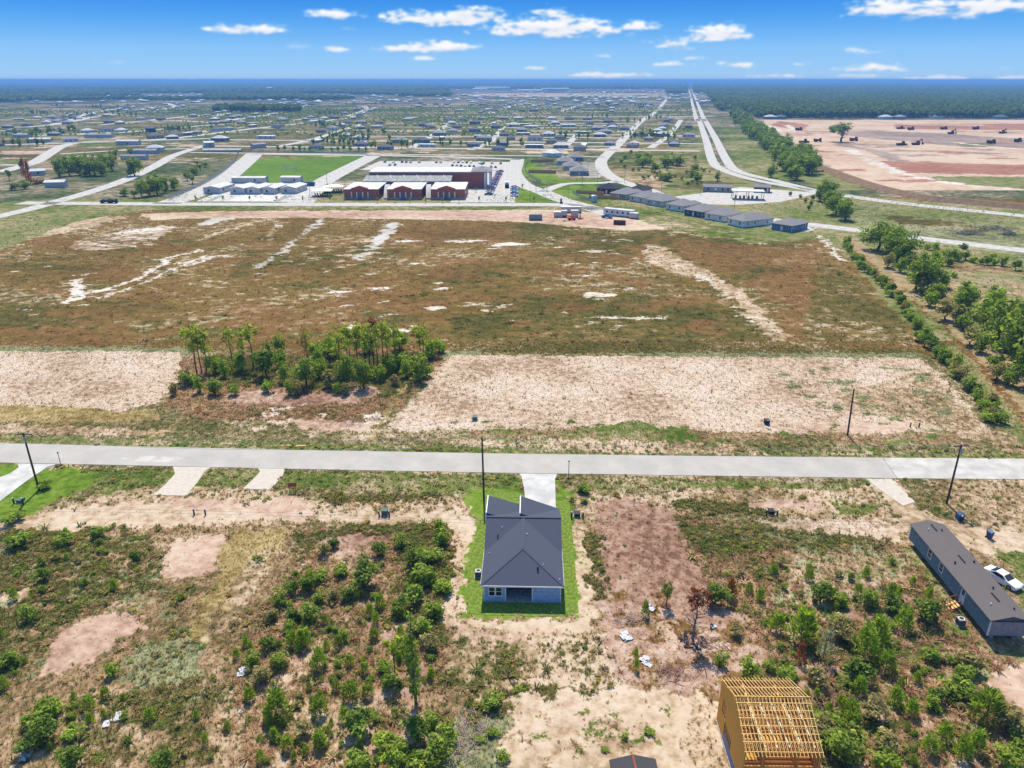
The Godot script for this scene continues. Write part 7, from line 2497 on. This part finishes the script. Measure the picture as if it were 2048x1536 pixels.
	cbox(q, Vector3(.2, .4, 0), Vector3(1.6, .8, 1.0))
	part(q, "base", M.dark, t)

# ---------------------------------------------------------------- earthworks
func machine(px: float, py: float, turn: float, kind: int, label: String) -> void:
	var t := thing("earth_mover", P(px, py), turn, label, "earth mover")
	var q := mb()
	hexa(q, [Vector3(-4.4, .9, 1.6), Vector3(3.6, .9, 1.6), Vector3(3.6, .9, -1.6), Vector3(-4.4, .9, -1.6), Vector3(-4.8, 3.4 if kind == 0 else 2.2, 1.7), Vector3(3.0, 2.6, 1.5), Vector3(3.0, 2.6, -1.5), Vector3(-4.8, 3.4 if kind == 0 else 2.2, -1.7)])
	part(q, "body", M.machine, t)
	q = mb()
	cbox(q, Vector3(1.8, 3.2, 0), Vector3(2.0, 1.9, 2.2))
	part(q, "cab", M.dark, t)
	if kind == 1:
		q = mb()
		beam(q, Vector3(2, 2.4, 0), Vector3(6, 6.0, 0), .7, .8)
		beam(q, Vector3(6, 6, 0), Vector3(8, 1.6, 0), .5, .6)
		part(q, "arm", M.machine, t)
		q = mb()
		cbox(q, Vector3(8, 1.0, 0), Vector3(1.4, 1.3, 1.6))
		part(q, "bucket", M.dark, t)
	elif kind == 2:
		q = mb()
		cbox(q, Vector3(5.0, 1.0, 0), Vector3(.4, 1.9, 4.6))
		part(q, "blade", M.rust, t)
	for s in [-1.0, 1.0]:
		q = mb()
		if kind == 0:
			for x in [-3.2, -1.4, 2.4]:
				tube(q, Vector3(x, .9, s * 1.2), Vector3(x, .9, s * 1.9), .9, .9, 10)
		else:
			cbox(q, Vector3(-.4, .7, s * 1.5), Vector3(6.2, 1.4, .8))
		part(q, "wheels" if kind == 0 else "track", M.tyre, t)

func make_earthworks() -> void:
	machine(1598, 261, .1, 0, "rust red dump truck on the far left of the earthworks")
	machine(1607, 286, .2, 2, "low dozer in front of the tree row on the earthworks")
	machine(1636, 284, -.3, 0, "long hauler beside the lone oak")
	machine(1708, 282, 0, 0, "rust red dump truck at the right of the lone oak")
	machine(1800, 258, 0, 2, "small dozer at the foot of the red bank")
	machine(1822, 260, .1, 0, "dump truck with a white cab at the foot of the red bank")
	machine(1888, 259, 0, 0, "long dark hauler on the red bank")
	machine(1902, 268, .4, 1, "digger between the grey tracks")
	machine(1952, 259, .1, 0, "rust red dump truck on the red bank")
	machine(2004, 267, .5, 1, "digger on the pale strip at the right")
	machine(1832, 290, .3, 1, "tall red digger in the middle of the earthworks")
	machine(1802, 291, 0, 2, "small dozer beside the tall red digger")
	machine(1983, 287, 0, 0, "dark truck on the green patch of the earthworks")
	machine(2036, 284, .4, 0, "white cabbed truck at the right of the green patch")
	# the cut bank round the site
	var st := mb()
	var line := smooth_line(px_poly([1640, 336, 1700, 358, 1760, 378, 1850, 398, 1950, 408, 2048, 417, 2300, 440]), 4)
	for i in line.size() - 1:
		var d: Vector3 = (line[i + 1] - line[i]).normalized()
		var e: Vector3 = (line[mini(i + 2, line.size() - 1)] - line[i + 1])
		e = d if e.length() < .01 else e.normalized()
		var n0 := Vector3(-d.z, 0, d.x)
		var n1 := Vector3(-e.z, 0, e.x)
		for k in 3:
			var o0: float = [-5.0, -1.2, 1.2][k]
			var o1: float = [-1.2, 1.2, 5.0][k]
			var h0: float = [0.02, 2.2, 2.2][k]
			var h1: float = [2.2, 2.2, 0.02][k]
			quad(st, line[i] + n0 * o0 + Vector3(0, h0, 0), line[i + 1] + n1 * o0 + Vector3(0, h0, 0), line[i + 1] + n1 * o1 + Vector3(0, h1, 0), line[i] + n0 * o1 + Vector3(0, h1, 0))
	struct(st, "earth_bank", mat(lin(172, 140, 108), 1.0, "mottle", .05))
	# brush heaps in the meadow beside the new road
	for a in [[1990, 458, 22, "long grey brush heap in the meadow by the white roads"], [1935, 468, 14, "round mound of cut grass in the meadow by the white roads"], [2018, 470, 8, "small pale brush heap in the meadow by the white roads"]]:
		var t := thing("brush_heap", P(a[0], a[1]), 0, a[3], "brush heap")
		var r := RandomNumberGenerator.new()
		r.seed = int(a[0])
		var q := mb()
		for k in 260:
			var p := Vector3(r.randfn(0, .22) * a[2], 0, r.randfn(0, .14) * a[2])
			p.y = maxf(0.1, 1.8 - absf(p.x) * 3.2 / a[2] - absf(p.z) * .25) * r.randf()
			var d := Vector3(r.randfn(), r.randfn(0, .25), r.randfn()).normalized() * r.randf_range(.8, 2.6)
			tube(q, p - d / 2, p + d / 2, .09, .05, 3, false)
		part(q, "branches", mat(Color(.24, .23, .17), 1.0), t)

# ---------------------------------------------------------------- the far subdivision
func project(p: Vector3) -> Vector2:
	var yc := (EYE - p.y) * CP - (-p.z) * SP
	var zc := -p.z * CP + (EYE - p.y) * SP
	return Vector2(1024.0 + F * p.x / zc, 768.0 + F * yc / zc)

func make_far_town() -> void:
	var walls := {"white": Color(.75, .75, .73), "grey": Color(.36, .38, .4), "tan": Color(.55, .46, .36), "blue grey": Color(.24, .3, .36)}
	var roofs := {"pale": Color(.55, .54, .52), "grey": Color(.28, .28, .28), "dark": Color(.13, .13, .14), "white": Color(.8, .8, .78)}
	var kinds := []
	for w in walls:
		for r in roofs:
			if (w == "grey" and r == "pale") or (w == "tan" and r == "white"):
				continue
			var t := Node3D.new()
			var wm := mat(walls[w], .8, "soft", .1)
			var rm := mat(roofs[r], .9, "soft", .08)
			var b := mb()
			var wd := 14.0 if r != "white" else 18.0
			var dp := 10.0 if r != "white" else 5.0
			box(b, Vector3(-wd / 2, 0, -dp / 2), Vector3(wd / 2, 2.9, dp / 2))
			part(b, "wall", wm, t)
			b = mb()
			hip_roof(b, -wd / 2 - .5, wd / 2 + .5, -dp / 2 - .5, dp / 2 + .5, 3.0, .42 if r != "white" else .15, .2)
			part(b, "roof", rm, t)
			for x in [-wd * .3, 0.0, wd * .3]:
				b = mb()
				box(b, Vector3(x - .6, 1.0, dp / 2 + .01), Vector3(x + .6, 2.2, dp / 2 + .06))
				part(b, "window", M.glass, t)
			kinds.append([t, w, r])
			templates.append(t)
	var r := RandomNumberGenerator.new()
	r.seed = 77
	var spots := []
	for ln in far_lines:   # houses face the far streets on both sides
		var walk := 0.0
		for i in ln.size() - 1:
			var d: Vector3 = ln[i + 1] - ln[i]
			var long := d.length()
			d = d / maxf(long, .01)
			var sd := Vector3(-d.z, 0, d.x)
			while walk < long:
				for s in [-1.0, 1.0]:
					var p: Vector3 = ln[i] + d * walk + sd * s * r.randf_range(14, 20)
					var q := project(p)
					if r.randf() < .5 or q.y < 203.0 or q.y > 318.0 or q.x < -10 or (q.x > 420 and q.x < 1062 and q.y > 301.0) or (q.x > 1180 and q.y > 297.0):
						continue
					if absf(q.x - (1345.0 - (q.y - 190.0) * 1.1)) < 14 and q.x > 1180:
						continue
					var ok := true
					for o in spots:
						if Vector2(p.x - o[0].x, p.z - o[0].z).length() < 19.0:
							ok = false
							break
					if ok:
						spots.append([p, atan2(-d.z, d.x)])
				walk += r.randf_range(20, 34)
			walk -= long
	while spots.size() > 290:
		spots.remove_at(r.randi() % spots.size())
	for sp in spots:
		var k: Array = kinds[r.randi() % kinds.size()]
		place(k[0], "distant_house", sp[0], sp[1] + r.randfn(0, .06), r.randf_range(.8, 1.15), "small %s house with a %s roof in the distant subdivision" % [k[1], k[2]], "house", "houses of the distant subdivision")
	# large far buildings
	for a in [[985, 180, 70, 16], [1110, 182, 55, 14], [515, 179, 60, 12], [960, 180.5, 30, 8], [1060, 183, 50, 7]]:
		var p := P(a[0], a[1])
		var t := thing("distant_warehouse", p, 0, "long pale warehouse on the horizon beyond the bare strip", "warehouse", "warehouses on the horizon")
		gable_box(t, a[2] / px_per_m(p), 40, a[3], 3, mat(Color(.7, .7, .7), .8), M.roof_white, .3, false)
	for a in [[1540, 236, "pale"], [1560, 236, "brown"], [1770, 236, "low"], [1798, 236, "white"], [1870, 235, "small"], [2000, 236, "long"], [1650, 222, "hidden"], [1820, 186, "far"], [1820, 232, "grey"]]:
		var p := P(a[0], a[1] + 2)
		place(kinds[(int(a[0]) / 7) % kinds.size()][0], "wood_edge_house", p, r.randfn(0, .3), 1.3, "house at the edge of the dark wood beyond the earthworks", "house", "houses at the wood's edge")
	# single buildings on the left
	for a in [[114, 374, 11, 7, 3.2, M.roof_white, "white flat roofed shed beside the rusty heap", .2], [76, 350, 9, 8, 3, mat(Color(.4, .45, .5), .5), "pale metal roofed house behind the dead trees", .6], [302, 264, 11, 6, 4.5, M.bin_blue, "dark blue box building beyond the copse", .2], [258, 290, 22, 6, 4, M.roof_white, "long white roofed trailer house behind the copse", 0], [270, 319, 20, 7, 3, M.shingle_grey, "blue grey trailer house beside the copse", 0], [290, 307, 24, 7, 3, M.roof_grey, "long grey roofed barn behind the blue trailer house", -.1], [82, 284, 22, 7, 3.2, M.roof_white, "long white trailer house by the pale bare ground", .1], [418, 293, 9, 12, 4, M.roof_white, "white gabled house at the end of the street", .5], [45, 275, 16, 10, 3, M.shingle_grey, "grey roofed house in the open ground at the left", 0], [200, 275, 30, 10, 3.2, M.shingle_grey, "wide grey roofed house beyond the copse", 0], [517, 296, 14, 5, 3.6, M.roof_grey, "grey hall shed at the corner of the school field", .9], [445, 304, 34, 3, 2.0, M.roof_white, "low white wall shed behind the curved fence", 0]]:
		var t := thing("yard_building", P(a[0], a[1]), a[7], a[6], "building")
		gable_box(t, a[2], a[3], a[4], 1.0, mat(Color(.5, .52, .52), .8, "soft", .2) if a[5] != M.bin_blue else M.bin_blue, a[5], .4, false)
		simple_window(t, Vector3(0, 1.6, a[3] / 2), 1.2, 1.2, Vector3.BACK)
	var heap := thing("rusty_heap", P(88, 366), 0, "rusty red scrap heap in the yard behind the white shed", "scrap heap")
	var q := mb()
	for k in 60:
		cbox(q, Vector3(r.randfn(0, 4), r.randf_range(.1, 1.6), r.randfn(0, 3)), Vector3(r.randf_range(.4, 2.4), r.randf_range(.2, 1.0), r.randf_range(.4, 2)))
	part(q, "scrap", M.rust, heap)
	# bare strip far behind
	var st := mb()
	flat(st, px_poly([895, 190, 1000, 186.5, 1330, 187, 1336, 194, 1000, 193.5]), .3, .4)
	struct(st, "bare_strip", mat(lin(228, 196, 160), 1.0, "soft", .01))
	# trees among them
	var n := 0
	while n < 270:
		var px := r.randf_range(0, 1370)
		var py := 210.0 + pow(r.randf(), 1.1) * 92.0
		if (px > 420 and px < 1060 and py > 296) or (px > 1250 and py > 290):
			continue
		var mid := P(px, py)
		for j in r.randi_range(1, 12):
			n += 1
			var p := mid + Vector3(r.randfn(0, 16), 0, r.randfn(0, 10))
			var h := r.randf_range(5, 11)
			place(T["far_tree_%d" % (r.randi() % 3)], "distant_tree", p, r.randf() * TAU, Vector3(h * r.randf_range(.6, 1.1), h, h * .8), "dark tree among the distant subdivision's houses", "tree", "trees of the distant subdivision")
	for px in range(560, 740, 13):
		var p := P(px + r.randf_range(-5, 5), 303)
		var h := r.randf_range(4, 8)
		place(T["far_tree_%d" % (r.randi() % 3)], "field_edge_tree", p, r.randf() * TAU, Vector3(h, h, h), "small dark tree behind the school field's fence", "tree", "trees behind the school field")

func multi(called: String, label: String, category: String, mesh: Mesh, m: Material, buf: PackedFloat32Array) -> void:
	var mm := MultiMesh.new()
	mm.transform_format = MultiMesh.TRANSFORM_3D
	mm.use_colors = true
	mm.mesh = mesh
	mm.instance_count = buf.size() / 16
	mm.buffer = buf
	var o := MultiMeshInstance3D.new()
	o.multimesh = mm
	o.material_override = m
	o.name = numbered(called)
	add_child(o)
	tag(o, label, category)
	o.set_meta("kind", "stuff")

func make_forest() -> void:
	var r := RandomNumberGenerator.new()
	r.seed = 91
	var nz := FastNoiseLite.new()
	nz.seed = 4
	nz.frequency = .0011
	nz.fractal_octaves = 3
	var wood := PackedFloat32Array()
	var scrub := PackedFloat32Array()
	var town := PackedFloat32Array()
	var z := 900.0
	while z < 26000.0:
		var s := maxf(7.0, z * .0055)
		var reach := z * .76 + 60.0
		var x := -reach
		while x < reach:
			var p := Vector3(x + r.randf() * s, 0, -(z + r.randf() * s))
			x += s
			var q := project(p)
			var k := nz.get_noise_2d(p.x, p.z)
			var dense := false
			var right := q.x > 1446.0 + maxf(0.0, (q.y - 200.0) * 1.9) and q.y < 237.0
			if right:
				dense = true
			elif q.y < 178.0:
				dense = k > -.45
			elif q.y < 187.0:
				dense = k > -.1 and not (q.x > 895 and q.x < 1336)
			elif q.y < 205.0 and q.x < 900:
				dense = k > .12
			elif q.y < 240.0 and q.x < 700:
				dense = k > .2 and q.x > 430.0 and q.x < 600.0 and q.y < 225.0
			elif q.x > 1396.0 and q.x < 1450.0 and q.y < 222.0:
				dense = q.x > 1404.0 + (q.y - 175.0) * .75
			if absf(q.x - 1381.0) < 8.0 + (q.y - 175.0) * .2 and q.y < 240:
				dense = false
			if dense:
				var w := minf(s * r.randf_range(1.2, 1.9), 75.0)
				var h := r.randf_range(11, 17) * (1.0 if z < 4000 else 1.2)
				var a := r.randf() * TAU
				var g := r.randf_range(.42, .75)
				wood.append_array(PackedFloat32Array([cos(a) * w, 0, sin(a) * w, p.x, 0, h, 0, 0, -sin(a) * w, 0, cos(a) * w, p.z, g, g, g, 1]))
			elif q.y > 176.0 and q.y < 206.0 and r.randf() < .02:
				var w := r.randf_range(10, 22)
				var g := r.randf_range(.5, 1.1)
				town.append_array(PackedFloat32Array([w, 0, 0, p.x, 0, r.randf_range(4, 7), 0, 0, 0, 0, w * .7, p.z, g, g, g * .98, 1]))
			elif z < 3600.0 and q.x < 1385.0 and q.y > 186.0 and r.randf() < .26 + k * .9:
				var w := r.randf_range(2, 5)
				var a := r.randf() * TAU
				var g := r.randf_range(.7, 1.3)
				scrub.append_array(PackedFloat32Array([cos(a) * w, 0, sin(a) * w, p.x, 0, w * .8, 0, 0, -sin(a) * w, 0, cos(a) * w, p.z, g, g, g, 1]))
		z += s
	var cl := clump_list(201, 6, Vector3(0, .6, 0), Vector3(.26, .22, .26), Vector3(.26, .24, .26))
	multi("forest", "dark green forest stretching to the horizon", "forest", leaf_mesh(201, 60, cl, .2, G_DARK), M.leaf, wood)
	multi("distant_scrub", "low green scrub between the distant streets", "scrub", leaf_mesh(202, 40, clump_list(202, 5, Vector3(0, .4, 0), Vector3(.3, .2, .3), Vector3(.25, .25, .25)), .2, G_MID), M.leaf, scrub)
	var st := mb()
	box(st, Vector3(-.5, 0, -.5), Vector3(.5, .6, .5))
	hip_roof(st, -.54, .54, -.54, .54, .6, .7, .05)
	st.generate_normals()
	var m := StandardMaterial3D.new()
	m.vertex_color_use_as_albedo = true
	m.albedo_color = Color(.85, .85, .84)
	multi("horizon_houses", "tiny pale houses scattered before the far forest", "houses", st.commit(), m, town)
